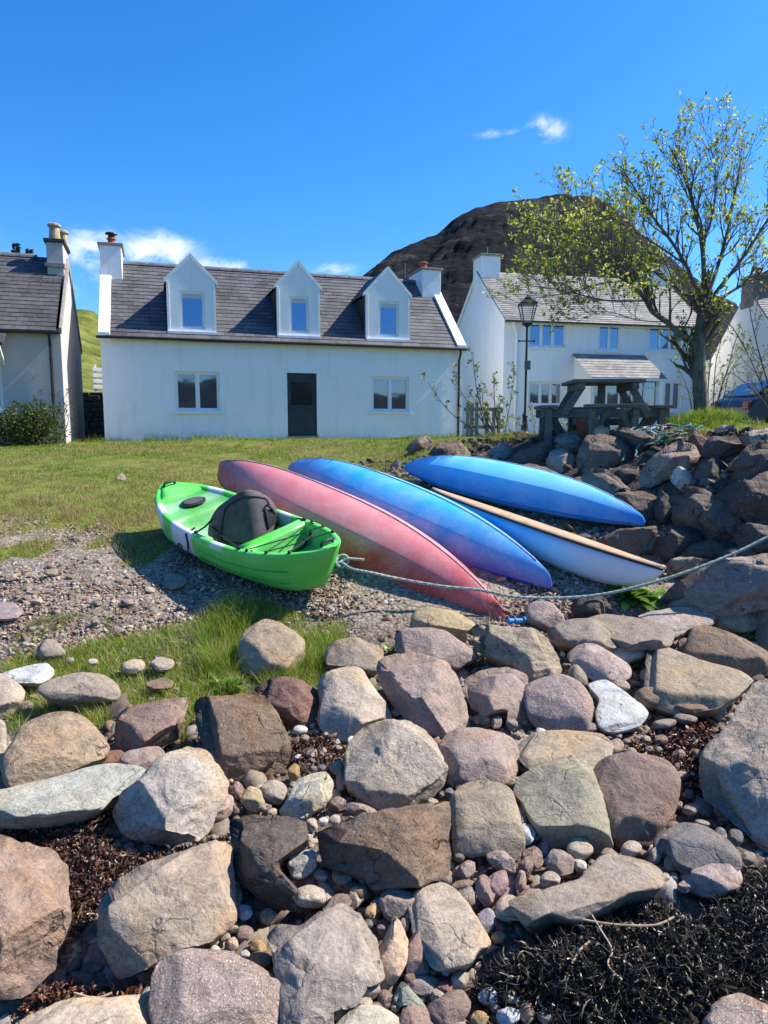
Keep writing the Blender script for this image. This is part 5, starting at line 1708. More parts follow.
def build_kayaks():
    for nm, c in (('red_kayak', (.36, .05, .06)), ('purple_blue_kayak', (.03, .06, .40)), ('blue_kayak', (.012, .14, .56))):
        simple('seam_' + nm, c, .5, .15, 10)
        simple('keel_' + nm, lerp3(c, (.6, .6, .6), .45), .6, .3, 16, .3)
    # red, shifting to a paler pink towards the keel
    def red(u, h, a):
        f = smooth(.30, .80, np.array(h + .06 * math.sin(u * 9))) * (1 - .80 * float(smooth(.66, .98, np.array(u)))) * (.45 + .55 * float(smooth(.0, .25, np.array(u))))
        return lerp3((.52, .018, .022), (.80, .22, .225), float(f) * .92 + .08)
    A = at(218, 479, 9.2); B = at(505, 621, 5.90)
    rk, L = upturned_kayak('red_kayak', A, B, .76, .52, R(4), red, 'upturned red kayak, pink along its keel, torn near the tip', skew=-.03, ends=(.42, .10))
    # tear near the far end of the hull side, and the blue grip tied to the tip
    pts = [(L * .60 + k * .035, -.235 + .012 * math.sin(k * 2.1) + k * .006, .262 - k * .003) for k in range(9)]
    MB().tube(pts, [.004, .010, .014, .018, .016, .02, .014, .010, .004], 6).build('tear', M['kayak_black'], rk)
    g = MB(); c = at(515, 621, 5.72)
    g.tube([c + Vector((-.065, -.02, .006)), c + Vector((.085, .03, -.004))], .021, 14)
    inv = Matrix.Translation(rk.location) @ axis_matrix(A, B, R(4)).to_4x4()
    for dx in (-.06, -.005, .075): g.tube([c + Vector((dx, dx * .33, .004)), c + Vector((dx + .012, dx * .33 + .004, .003))], .027, 14)
    h = g.build('grip', M['handle_blue'], rk, sm=False)
    h.matrix_parent_inverse = inv.inverted()
    # blue with a purple flank
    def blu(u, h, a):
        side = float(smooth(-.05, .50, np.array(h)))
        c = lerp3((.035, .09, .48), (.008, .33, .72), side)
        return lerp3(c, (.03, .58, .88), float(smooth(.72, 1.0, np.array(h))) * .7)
    A = at(289, 470, 9.75); B = at(551, 588, 6.30)
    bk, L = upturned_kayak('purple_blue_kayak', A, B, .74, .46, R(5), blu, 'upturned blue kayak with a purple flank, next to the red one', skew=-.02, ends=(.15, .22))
    # sky blue, the farthest of the three
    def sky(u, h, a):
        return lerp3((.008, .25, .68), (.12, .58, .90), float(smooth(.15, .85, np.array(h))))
    A = at(404, 469, 10.0); B = at(645, 525, 7.35)
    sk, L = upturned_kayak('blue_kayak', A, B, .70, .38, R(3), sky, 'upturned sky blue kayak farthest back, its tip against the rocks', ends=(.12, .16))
    b = MB()
    b.tube([(L - .14, .03, .0), (L - .13, .03, -.13), (L - .12, .02, -.17), (L - .10, .02, -.15)], .004, 5)
    b.tube([(L - .09, .03, .0), (L - .085, .03, -.12), (L - .10, .02, -.16)], .004, 5)
    b.build('toggle_cord', M['net_white'], sk)

    # blue to white hull with a tan deck, lying on its side
    A = at(432, 490, 8.3); B = at(664, 570, 6.02)
    L = (B - A).length
    ns = 80; beam, H = .46, .30
    secs, cols, deck, gun = [], [], [], []
    for i in range(ns + 1):
        u = i / ns; e = abs(2 * u - 1)
        w = beam / 2 * max(1 - e ** 2.4, 0) ** .9 + .010
        hk = H * max(1 - max(2 * u - 1, -.6) ** 6, .0) ** .8 if u > .5 else H * max(1 - e ** 5, 0) ** .8
        hk += .02
        ring = [(-w, 0), (-w * 1.0, -.25 * hk), (-w * .93, -.55 * hk), (-w * .74, -.82 * hk), (-w * .4, -.96 * hk), (0, -hk), (w * .4, -.96 * hk), (w * .74, -.82 * hk), (w * .93, -.55 * hk), (w, -.25 * hk), (w, 0)]
        secs.append(np.array([(u * L, a, b) for a, b in ring]))
        for a, b in ring:
            f = float(smooth(.42, .98, np.array(u + (-b / H) * .22)))
            cols.append(lerp3((.05, .34, .70), (.70, .72, .76), f))
        deck.append(np.array([(u * L, -w * .985, .012), (u * L, -w * .5, .03), (u * L, 0, .036), (u * L, w * .5, .03), (u * L, w * .985, .012), (u * L, w * .985, .004), (u * L, -w * .985, .004)]))
        gun.append(w)
    root = empty('striped_kayak', A, 0, 'narrow kayak with blue and white hull, black gunwale and tan deck', 'kayak')
    root.rotation_euler = axis_matrix(A, B, R(-9)).to_euler()
    V, F = loft(secs)
    mesh_np('hull', V, F, M['hull_plastic'], root, cols=np.array(cols))
    V, F = loft(deck)
    mesh_np('deck', V, F, M['tan_deck'], root)
    for sg in (-1, 1):
        MB().tube([(L * i / ns, sg * (gun[i] + .002), .004) for i in range(ns + 1)], .013, 8).build('gunwale', M['kayak_black'], root, sm=True)
    MB().lathe([(.008, 0), (.01, .012), (.004, .014)], 8, (L - .05, -.0, .02)).build('bolt', M['kayak_black'], root)
    green_kayak()


def green_kayak():
    A = on_ground(-2.42, 7.72); A.z += .03
    B = on_ground(-.47, 6.10); B.z += .0
    A = at(172, 527, 7.75); B = at(341, 606, 6.0)
    A.z += .05; B.z += .07
    L = (B - A).length
    m = axis_matrix(A, B, R(14))
    root = empty('sit_on_top_kayak', A, 0, 'green and white sit-on-top kayak with a grey backrest, right way up on shingle', 'kayak')
    root.rotation_euler = m.to_euler()
    ns = 110
    W = .44
    def half(u):
        return W * (max(1 - abs((u - .47) / (.47 if u < .47 else .53)) ** (3.0 if u < .47 else 2.8), 0) ** (.72 if u < .47 else .72)) + .018
    def zg(u):
        return .35 + .12 * abs(2 * u - 1) ** 2.0 + .03 * (u > .5) * (2 * u - 1) ** 2
    def zb(u):
        return .0 + .15 * max(0, (.22 - u) / .22) ** 1.6 + .06 * max(0, (u - .86) / .14) ** 2 - .0
    def rec(u):
        f = lambda a, b: float(smooth(a, b, np.array(u)))
        hatch = .035 * f(.10, .13) * (1 - f(.26, .29))
        well = .185 * f(.26, .30) * (1 - f(.625, .655))
        foot = .05 * f(.30, .33) * (1 - f(.36, .39))
        tank = .20 * f(.69, .73) * (1 - f(.90, .945))
        return hatch + well - foot + tank
    green, white = (.065, .60, .045), (.66, .70, .72)
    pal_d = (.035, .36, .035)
    secs, cols = [], []
    for i in range(ns + 1):
        u = i / ns
        w, g, b, r = half(u), zg(u), zb(u), rec(u)
        rim = min(.075, w * .35)
        wi = max(w - rim, .004)
        fl = g - r
        right = [(0, b - .012), (.28 * w, b - .004), (.55 * w, b + .012), (.80 * w, b + .05), (.93 * w, b + .11), (.985 * w, b + .5 * (g - b)), (1.01 * w, g - .055), (1.0 * w, g - .02), (w - .012, g - .004), (w - rim * .5, g + .004),
                 (wi + .01, g - .002), (wi - .004, g - min(r, .02)), (wi - .022 * min(1, r * 9), g - r * .75), (wi - .045 * min(1, r * 9), fl + .004), (wi * .55, fl), (wi * .2, fl)]
        if u > .90:      # sharp forefoot at the near end
            q = (u - .90) / .10
            right = [((a * (1 - .55 * q * (1 - k / 6)) if k < 6 else a), z) for k, (a, z) in enumerate(right)]
        rk = .20 * max(0, (u - .72) / .28) ** 2.0 - .14 * max(0, (.16 - u) / .16) ** 2.0
        ring = [(a, z) for a, z in right] + [(0, fl)] + [(-a, z) for a, z in right[:0:-1]]
        secs.append(np.array([(u * L - rk * min(1, max(0, (g - z) / (g - b))), a, z) if (abs(a) >= wi or z < fl - .03) else (u * L, a, z) for a, z in ring]))
        for a, z in ring:
            uu = u + .012 * math.sin(z * 25 + a * 9) + .02 * (z - .2)
            f = lambda lo, hi: float(smooth(lo - .008, lo + .008, np.array(uu)) * (1 - smooth(hi - .008, hi + .008, np.array(uu))))
            wt = max(f(.15, .215), f(.29, .43), f(.535, .60) * (z > g - .03) * .9)
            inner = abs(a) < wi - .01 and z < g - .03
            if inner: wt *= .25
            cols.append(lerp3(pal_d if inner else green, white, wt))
    V, F = loft(secs)
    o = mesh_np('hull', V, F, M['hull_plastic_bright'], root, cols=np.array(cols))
    # oval hatch
    b = MB(); cx = L * .195; z = zg(.195) - rec(.195)
    prof = [(0, 0)]
    pts = [(cx + .105 * math.cos(t), .135 * math.sin(t), z + .004) for t in np.linspace(0, 2 * math.pi, 28, endpoint=False)]
    b.prism(pts, (0, 0, .022))
    hb = b.build('hatch', M['kayak_black'], root, bevel=.006)
    MB().prism([(cx + .08 * math.cos(t), .108 * math.sin(t), z + .027) for t in np.linspace(0, 2 * math.pi, 28, endpoint=False)], (0, 0, .006)).build('hatch_lid', M['seat_foam'], hb, bevel=.003)
    # carry handles at both ends
    for u in (.035, .955):
        x = L * u; z = zg(u) + .008
        bb = MB(); bb.tube([(x, -.07, z), (x, -.055, z + .03), (x, 0, z + .036), (x, .055, z + .03), (x, .07, z)], .014, 8)
        bb.build('carry_handle', M['kayak_black'], root, sm=True)
    # scupper holes and foot braces
    for sg in (-1, 1):
        MB().lathe([(.022, 0), (.022, .004)], 14, (L * .45, sg * .12, zg(.45) - rec(.45) + .001)).build('scupper', M['kayak_black'], root)
    # backrest: a curved padded shell
    us = .565
    x0, zf = L * us, zg(us) - rec(us)
    nu, nv = 26, 18
    def turn(x, y, z, a=R(-22)):
        dx = x - x0
        return (x0 + dx * math.cos(a) - y * math.sin(a), dx * math.sin(a) + y * math.cos(a), z)
    Vs, Fs = [], []
    for layer in (0, 1):
        for j in range(nv + 1):
            v = j / nv
            for i in range(nu + 1):
                s = -1 + 2 * i / nu
                hw = .37 * (1 - .40 * v ** 1.7) * (1 if v < .97 else .96)
                y = s * hw
                top = .50 - .16 * abs(s) ** 1.8 * (.5 + .5 * v)
                z = zf + .045 + v * top
                wrap = -.36 * (abs(s) ** 2.0) * (1 - .55 * v)
                lean = .14 * v - .06 * v ** 2
                pad = .010 * math.cos(s * math.pi * 2.0) * (1 - v)
                th = (.045 if layer else 0) * (1 - (abs(s) ** 6)) * (1 - v ** 8 * .9)
                Vs.append(turn(x0 + wrap * 1.0 - lean * 1.0 + pad + th, y, z))
    n1 = (nu + 1) * (nv + 1)
    for j in range(nv):
        for i in range(nu):
            a = j * (nu + 1) + i
            Fs.append((a, a + 1, a + nu + 2, a + nu + 1)); Fs.append((n1 + a + nu + 1, n1 + a + nu + 2, n1 + a + 1, n1 + a))
    ed = [i for i in range(nu + 1)] + [j * (nu + 1) + nu for j in range(1, nv + 1)] + [nv * (nu + 1) + i for i in range(nu - 1, -1, -1)] + [j * (nu + 1) for j in range(nv - 1, 0, -1)]
    for a, b_ in zip(ed, ed[1:] + ed[:1]): Fs.append((a, a + n1, b_ + n1, b_))
    br = mesh_np('backrest', np.array(Vs), Fs, M['seat_foam'], root)
    sd = br.modifiers.new('smooth', 'SUBSURF'); sd.levels = 1; sd.render_levels = 1
    # raised piping and a side pocket on the back of it
    def shell(s, v, off):
        hw = .37 * (1 - .40 * v ** 1.7)
        top = .50 - .16 * abs(s) ** 1.8 * (.5 + .5 * v)
        return turn(x0 - .36 * (abs(s) ** 2.0) * (1 - .55 * v) - (.14 * v - .06 * v * v) + .010 * math.cos(s * math.pi * 2) * (1 - v) + .045 * (1 - abs(s) ** 6) * (1 - v ** 8 * .9) + off, s * hw, zf + .045 + v * top)
    pts = [shell(-.74, .05 + .06 * k, .004) for k in range(13)] + [shell(-.74 + .105 * k, .83 + .06 * math.sin(math.pi * k / 14), .004) for k in range(1, 15)] + [shell(.74, .77 - .06 * k, .004) for k in range(13)]
    MB().tube(pts, .009, 6).build('piping', M['seat_trim'], br, sm=True)
    pk = MB(); pk.prism([shell(.42, .16, .004), shell(.80, .16, .004), shell(.78, .52, .004), shell(.46, .55, .004)], (.02, 0, 0)); pk.build('pocket', M['seat_trim'], br, bevel=.006)
    pk = MB(); pk.tube([shell(.55, .62, .0), shell(.62, .70, .05), shell(.75, .55, .05), shell(.8, .35, .02)], .012, 6); pk.build('buckle_loop', M['seat_trim'], br)
    # seat pad
    MB().box(x0 - .40, x0 - .02, -.21, .21, zf + .006, zf + .045).build('seat_pad', M['seat_foam'], root, bevel=.02)
    # straps to the gunwales
    for sg in (-1, 1):
        for (ua, dz, va) in ((.44, .5, .5), (.68, .5, .3)):
            w = half(ua)
            p0 = shell(sg * .95, va, -.01); p1 = (L * ua, sg * (w - .05), zg(ua) + .01)
            mid = tuple((a + b_) / 2 for a, b_ in zip(p0, p1))
            bb = MB(); bb.bar(p0, (mid[0], mid[1], mid[2] - .015), .022, .005); bb.bar((mid[0], mid[1], mid[2] - .015), p1, .022, .005)
            bb.lathe([(.022, 0), (.02, .012), (.008, .016)], 10, p1)
            bb.build('strap', M['seat_trim'], root)
    # webbing strap down the white flank
    pts = []
    for k, z in enumerate(np.linspace(.95, .06, 8)):
        w = half(.405); g, b_ = zg(.405), zb(.405)
        pts.append((L * (.405 + .004 * math.sin(k)), -(w * (1.012 if z > .35 else 1.0 - .3 * (.35 - z))) - .004, b_ + (g - b_) * z))
    w = half(.405)
    bb = MB()
    for p, q in zip(pts[:-1], pts[1:]): bb.bar(p, q, .006, .022, up=(1, 0, 0))
    bb.bar(pts[0], (L * .405, -(w - .10), zg(.405) + .012), .022, .006)
    bb.build('webbing', M['seat_trim'], root)
    # bungee net over the tank well
    bb = MB()
    anchors = [(.72, -1), (.80, 1), (.88, -1)]
    pa = [(L * u, s * (half(u) - .035), zg(u) + .016) for u, s in anchors]
    pb = [(L * u, -s * (half(u) - .035), zg(u) + .016) for u, s in anchors]
    for P in (pa, pb):
        for p, q in zip(P[:-1], P[1:]):
            mid = tuple((a + b_) / 2 for a, b_ in zip(p, q))
            bb.tube([p, (mid[0], mid[1], mid[2] - .012), q], .0055, 6)
        for p in P: bb.lathe([(.016, -.012), (.014, .006), (.006, .012)], 8, p)
    bb.build('bungee', M['seat_trim'], root)
    # wide black strap across the well
    ua = .735
    bb = MB(); w = half(ua) - .05
    P = [(L * ua, y, zg(ua) - rec(ua) * (1 - (abs(y) / w) ** 6) + .008) for y in np.linspace(-w, w, 13)]
    for p, q in zip(P[:-1], P[1:]): bb.bar(p, q, .035, .006)
    bb.build('well_strap', M['seat_trim'], root)
    # moulded ribs along the flank
    for dz in (.36, .62):
        bb = MB()
        for sg in (-1, 1):
            bb.tube([(L * u, sg * (half(u) * 1.0 + .000), zb(u) + (zg(u) - zb(u)) * dz) for u in np.linspace(.46, .88, 24)], .0045, 6)
        o = bb.build('moulded_rib', M['rib_green'], root, sm=True)
    # maker's emblem on the white flank: a fin-like swoosh above a short word shape
    w = half(.335)
    def fl(u, z, off=.004):
        g, b_ = zg(u), zb(u)
        k = z
        ww = half(u) * (.985 + .025 * max(0, (k - .5)) if k > .4 else .93 + .055 * (k - .1) / .3)
        return (L * u, -(ww + off), b_ + (g - b_) * k)
    bb = MB()
    bb.tube([fl(.315, .30), fl(.322, .42), fl(.335, .50), fl(.348, .48), fl(.356, .40)], [.004, .007, .009, .006, .003], 6)
    bb.tube([fl(.322, .30), fl(.330, .38), fl(.340, .40)], [.003, .006, .003], 6)
    x = .318
    for k, hh in enumerate((.12, .08, .08, .10, .08)):
        bb.tube([fl(x, .15), fl(x + .002, .15 + hh)], .004, 5)
        bb.tube([fl(x, .15 + (hh if k % 2 else .04)), fl(x + .007, .15 + (hh * .8 if k % 2 else .07))], .0035, 5)
        x += .012
    bb.build('emblem', M['kayak_black'], root)
    return root


simple('rib_green', (.045, .38, .035), .35, .1, 8)
build_kayaks()

# ---------------------------------------------------------------- grass and plants
def blades(name, pts, length, width, cols, mat, label, seed, lean=.5, segs=2, parent=None, kind='stuff', curl=.5, cat='grass'):
    """Bent tapering blades, one mesh; pts (n,3), length/width arrays, cols (n,3)."""
    r_ = np.random.default_rng(seed)
    n = len(pts)
    an = r_.uniform(0, 2 * math.pi, n)
    dx, dy = np.cos(an), np.sin(an)
    ln = np.abs(r_.normal(0, lean, n))
    cu = r_.uniform(.2, 1.0, n) * curl
    face = r_.uniform(0, 2 * math.pi, n)
    wx, wy = np.cos(face), np.sin(face)
    rows = []
    for k in range(segs + 1):
        t = k / segs
        h = length * t * (1 - .25 * cu * t)
        out = length * (ln * t + cu * t * t * .6)
        c = pts + np.stack([dx * out, dy * out, h / np.sqrt(1 + ln ** 2 * .6)], -1)
        w = width * (1 - t) ** .7 * .5 if k < segs else width * .04
        rows.append(c - np.stack([wx * w, wy * w, 0 * w], -1)); rows.append(c + np.stack([wx * w, wy * w, 0 * w], -1))
    nv = 2 * (segs + 1)
    V = np.stack(rows, 1).reshape(-1, 3)
    base = (np.arange(n) * nv)[:, None]
    F = np.concatenate([base + np.array([2 * k, 2 * k + 1, 2 * k + 3, 2 * k + 2])[None] for k in range(segs)])
    c = np.repeat(cols, nv, 0)
    o = mesh_np(name, V, F, M[mat], parent, smooth_shade=False, cols=c)
    if parent is None: tag(o, label, cat, kind=kind)
    return o


def grass_colour(n, r_, dry, P, bright=1.0):
    base = np.array([(.10, .18, .018), (.15, .215, .025), (.08, .14, .018), (.19, .225, .035), (.125, .185, .022)])
    straw = np.array([(.30, .24, .10), (.26, .20, .085), (.34, .29, .15), (.22, .16, .07)])
    c = base[r_.integers(0, len(base), n)]
    s = straw[r_.integers(0, len(straw), n)]
    k = (r_.uniform(0, 1, n) < dry)[:, None]
    return np.where(k, s, c) * r_.uniform(.75, 1.25, (n, 1)) * bright


def build_grass():
    r_ = np.random.default_rng(11)
    # lawn between the shore and the cottages
    n = 380000
    u = r_.uniform(0, 1, n)
    y = 5.9 * np.exp(u * math.log(21.3 / 5.9))
    x = r_.uniform(-.60, .62, n) * (y + .5)
    g = grassy(x, y)
    # keep blades out of the houses
    wall = (y - MH.A.y) * MH.c - (x - MH.A.x) * MH.s
    ok = (r_.uniform(0, 1, n) < g * 1.05) & (wall < -.06)
    P = np.stack([x, y, 0 * x], -1)
    patch = fbm(P * .75, 4, 41); fine = fbm(P * 4.5, 3, 42)
    ok &= r_.uniform(0, 1, n) < np.clip(.82 + fine * 1.1, .15, 1)
    x, y, patch, fine = x[ok], y[ok], patch[ok], fine[ok]
    n = len(x)
    z = ground(x, y)
    dry = np.clip(.30 + patch * 1.25 + fine * .35 - .10 * smooth(14, 20, y), .04, .9)
    ln = (.022 + .03 * np.clip(fine + .5, 0, 1) + .02 * smooth(12, 20, y)) * r_.uniform(.6, 1.5, n)
    ln = ln * (1 + .9 * (1 - smooth(7.0, 10.5, y)))
    edge = smooth(-.75, -.1, (y - MH.A.y) * MH.c - (x - MH.A.x) * MH.s)
    ln = ln * (1 + 2.6 * edge * np.clip(fine * 2 + .6, 0, 1))
    dry = dry * (1 - .8 * edge)
    wd = .0042 + .0007 * (y - 5.9)
    blades('lawn_grass', np.stack([x, y, z - .004], -1), ln, wd * r_.uniform(.7, 1.3, n), grass_colour(n, r_, dry, None, 1.12), 'grass_blade', 'short patchy turf of the lawn, green with straw coloured patches', 1, .55)
    # daisies
    nd = 420
    yy = r_.uniform(11, 19.5, nd); xx = r_.uniform(-.62, -.36, nd) * yy
    k = fbm(np.stack([xx, yy, 0 * xx], -1) * .9, 3, 61) > .02
    xx, yy = xx[k], yy[k]
    zz = ground(xx, yy) + r_.uniform(.04, .075, len(xx))
    V, F = [], []
    for a, b, c in zip(xx, yy, zz):
        n0 = len(V); V += [(a + .016 * math.cos(t), b + .016 * math.sin(t), c + .004 * math.sin(3 * t)) for t in np.linspace(0, 2 * math.pi, 7)[:-1]]; F.append(tuple(range(n0, n0 + 6)))
    tag(mesh_np('daisies', np.array(V), F, M['white_paint']), 'scattered white daisies in the lawn before the pinkish cottage', 'flowers', kind='stuff')
    # rough grass on the terrace edge, round the table and over the mound
    pts, lens, cols, wds = [], [], [], []
    def field(poly, n, lo, hi, dryness, wid, bright=1.0, clump=3.0, thr=-.25, Yr=None, lift=0.0, seed=0):
        r2 = np.random.default_rng(seed)
        poly = np.asarray(poly, float)
        Ws = [G(a, b) for a, b in poly]
        if Yr is None: Yr = (min(w.y for w in Ws), max(w.y for w in Ws))
        m = n * 4
        yy = r2.uniform(Yr[0], Yr[1], m)
        umin, umax = (poly[:, 0].min() - 384) / F_PX, (poly[:, 0].max() - 384) / F_PX
        xx = r2.uniform(umin, umax, m) * yy
        zz = ground(xx, yy)
        px, py = project(np.stack([xx, yy, zz], -1))
        k = in_poly(px, py, poly)
        f = fbm(np.stack([xx, yy, 0 * xx], -1) * clump, 3, 50 + seed)
        k &= f > thr
        k &= r2.uniform(0, 1, m) < np.clip((f - thr) * 2.2, .1, 1)
        xx, yy, zz, f = xx[k][:n], yy[k][:n], zz[k][:n], f[k][:n]
        q = len(xx)
        l = r2.uniform(lo, hi, q) * (.6 + .8 * np.clip(f + .5, 0, 1))
        near = (1 - smooth(5.3, 6.2, yy)) * (bank_dist(xx, yy) < 0)
        return np.stack([xx, yy, zz - .01 - .05 * near + lift], -1), l, np.full(q, wid) * r2.uniform(.7, 1.3, q), grass_colour(q, r2, np.full(q, dryness), None, bright)
    A = [field(GRASS_A, 21000, .035, .115, .30, .0052, 1.6, 2.2, -.45, seed=1),
         field([(0, 640), (40, 618), (110, 610), (120, 640), (70, 660), (0, 668)], 4200, .025, .06, .35, .0045, 1.1, 3.2, -.20, seed=2),
         field([(70, 590), (130, 575), (150, 610), (90, 625)], 900, .02, .05, .5, .004, 1.0, 4, .0, seed=3)]
    tall = [field([(196, 690), (200, 640), (225, 606), (262, 612), (246, 640), (240, 690)], 3200, .10, .22, .18, .0048, 1.4, 4, -.4, seed=4),
            field([(255, 690), (262, 668), (300, 620), (345, 625), (330, 660), (318, 690)], 2400, .08, .19, .20, .0048, 1.4, 4, -.4, seed=5),
            field([(195, 712), (200, 695), (225, 690), (205, 710)], 300, .06, .13, .2, .0045, 1.0, 4, -.5, seed=6)]
    def cat_(L): return [np.concatenate([l[i] for l in L]) for i in range(4)]
    p, l, w, c = cat_(A)
    blades('verge_grass', p, l, w, c, 'grass_blade', 'low bright grass growing among the stones below the shingle', 21, .6, 3)
    p, l, w, c = cat_(tall)
    blades('long_grass', p, l, w, c, 'grass_blade', 'long bright green grass round the upright peaked stone', 22, .35, 3, curl=.7)
    T = [field([(660, 425), (668, 412), (690, 406), (720, 408), (742, 420), (735, 430), (700, 432)], 4200, .06, .16, .10, .010, 1.25, 3, -.5, Yr=(9.4, 12.2), seed=7),
         field([(470, 444), (490, 434), (560, 430), (640, 424), (650, 432), (560, 438)], 3200, .05, .14, .25, .010, 1.1, 2.5, -.3, Yr=(9.6, 13.5), seed=8),
         field([(640, 448), (650, 430), (700, 428), (690, 440), (660, 446)], 900, .05, .12, .3, .009, 1.0, 3, -.3, Yr=(8.5, 10.2), seed=9),
         field([(395, 468), (398, 440), (420, 436), (470, 440), (420, 446), (412, 466)], 2600, .06, .15, .15, .009, 1.0, 3, -.4, seed=10),
         field([(735, 436), (742, 418), (790, 418), (790, 432)], 900, .05, .12, .2, .009, 1.0, 3, -.3, Yr=(8, 12), seed=12)]
    p, l, w, c = cat_(T)
    blades('terrace_grass', p, l, w, c, 'grass_blade', 'bright rough grass on the terrace edge and round the tree foot', 23, .5, 3)


def leaf_mesh(pts, nrm, size, cols, seed, asp=.55, fold=.25):
    """Folded diamond leaves."""
    r_ = np.random.default_rng(seed)
    n = len(pts)
    d = nrm / (np.linalg.norm(nrm, axis=1, keepdims=True) + 1e-9)
    q = r_.normal(size=(n, 3)); s = np.cross(d, q); s /= np.linalg.norm(s, axis=1, keepdims=True) + 1e-9
    up = np.cross(s, d)
    L = size[:, None]
    a = pts; b = pts + d * L * .5 + s * L * asp * .5 + up * L * fold * .3; c = pts + d * L; e = pts + d * L * .5 - s * L * asp * .5 + up * L * fold * .3; m = pts + d * L * .5
    V = np.stack([a, b, c, e, m], 1).reshape(-1, 3)
    base = (np.arange(n) * 5)[:, None]
    F = np.concatenate([base + np.array([0, 1, 4])[None], base + np.array([1, 2, 4])[None], base + np.array([2, 3, 4])[None], base + np.array([3, 0, 4])[None]])
    return V, F, np.repeat(cols, 5, 0)


def grow(limbs, r_, levels, spacing, shrink, up_bias, spread, min_r=.003, gnarl=.14):
    """limbs: list of (points, r0, r1, level). Returns all limbs including spawned twigs, and twig tips."""
    out = list(limbs); tips = []
    queue = [(pts, r0, r1, lv) for pts, r0, r1, lv in limbs]
    while queue:
        pts, r0, r1, lv = queue.pop(0)
        seg = [(Vector(b) - Vector(a)).length for a, b in zip(pts[:-1], pts[1:])]
        tot = sum(seg)
        if lv >= levels:
            tips.append((pts, tot)); continue
        nb = max(1, int(tot / spacing[lv] * r_.uniform(.8, 1.2)))
        for k in range(nb):
            t = (k + r_.uniform(.3, .9)) / nb
            t = .12 + .88 * t if lv > 0 else .25 + .75 * t
            if t > 1: t = 1
            d = t * tot; i = 0
            while i < len(seg) - 1 and d > seg[i]: d -= seg[i]; i += 1
            p = Vector(pts[i]).lerp(Vector(pts[i + 1]), min(d / max(seg[i], 1e-6), 1))
            dirv = (Vector(pts[i + 1]) - Vector(pts[i])).normalized()
            sidev = Vector(r_.normal(size=3)); sidev = (sidev - dirv * sidev.dot(dirv)).normalized()
            nd = (dirv * math.cos(spread) + sidev * math.sin(spread) + Vector((0, 0, up_bias))).normalized()
            ln = shrink[lv] * r_.uniform(.55, 1.15) * (1.15 - .45 * t)
            rr = (r0 + (r1 - r0) * t) * r_.uniform(.45, .62)
            rr = max(rr, min_r)
            np_ = [p]; q = p.copy(); m = 5
            for s in range(m):
                nd = (nd + Vector(r_.normal(size=3)) * gnarl + Vector((0, 0, up_bias * .22))).normalized()
                q = q + nd * (ln / m); np_.append(q.copy())
            item = (np_, rr, max(min_r * .6, rr * .4), lv + 1)
            out.append(item); queue.append(item)
    return out, tips


def limb_tubes(limbs):
    b_big, b_small = MB(), MB()
    for pts, r0, r1, lv in limbs:
        n = len(pts)
        rad = [r0 + (r1 - r0) * i / (n - 1) for i in range(n)]
        if lv == 0: b_big.tube(pts, rad, 12)
        else: b_small.tube(pts, rad, 6 if lv == 1 else 4, caps=False)
    return b_big, b_small


def spline(pts, per=6):
    P = [Vector(p) for p in pts]
    out = []
    for i in range(len(P) - 1):
        p0, p1, p2, p3 = P[max(i - 1, 0)], P[i], P[i + 1], P[min(i + 2, len(P) - 1)]
        for k in range(per):
            t = k / per
            out.append(.5 * ((2 * p1) + (p2 - p0) * t + (2 * p0 - 5 * p1 + 4 * p2 - p3) * t * t + (3 * p1 - p0 - 3 * p2 + p3) * t ** 3))
    out.append(P[-1])
    return out


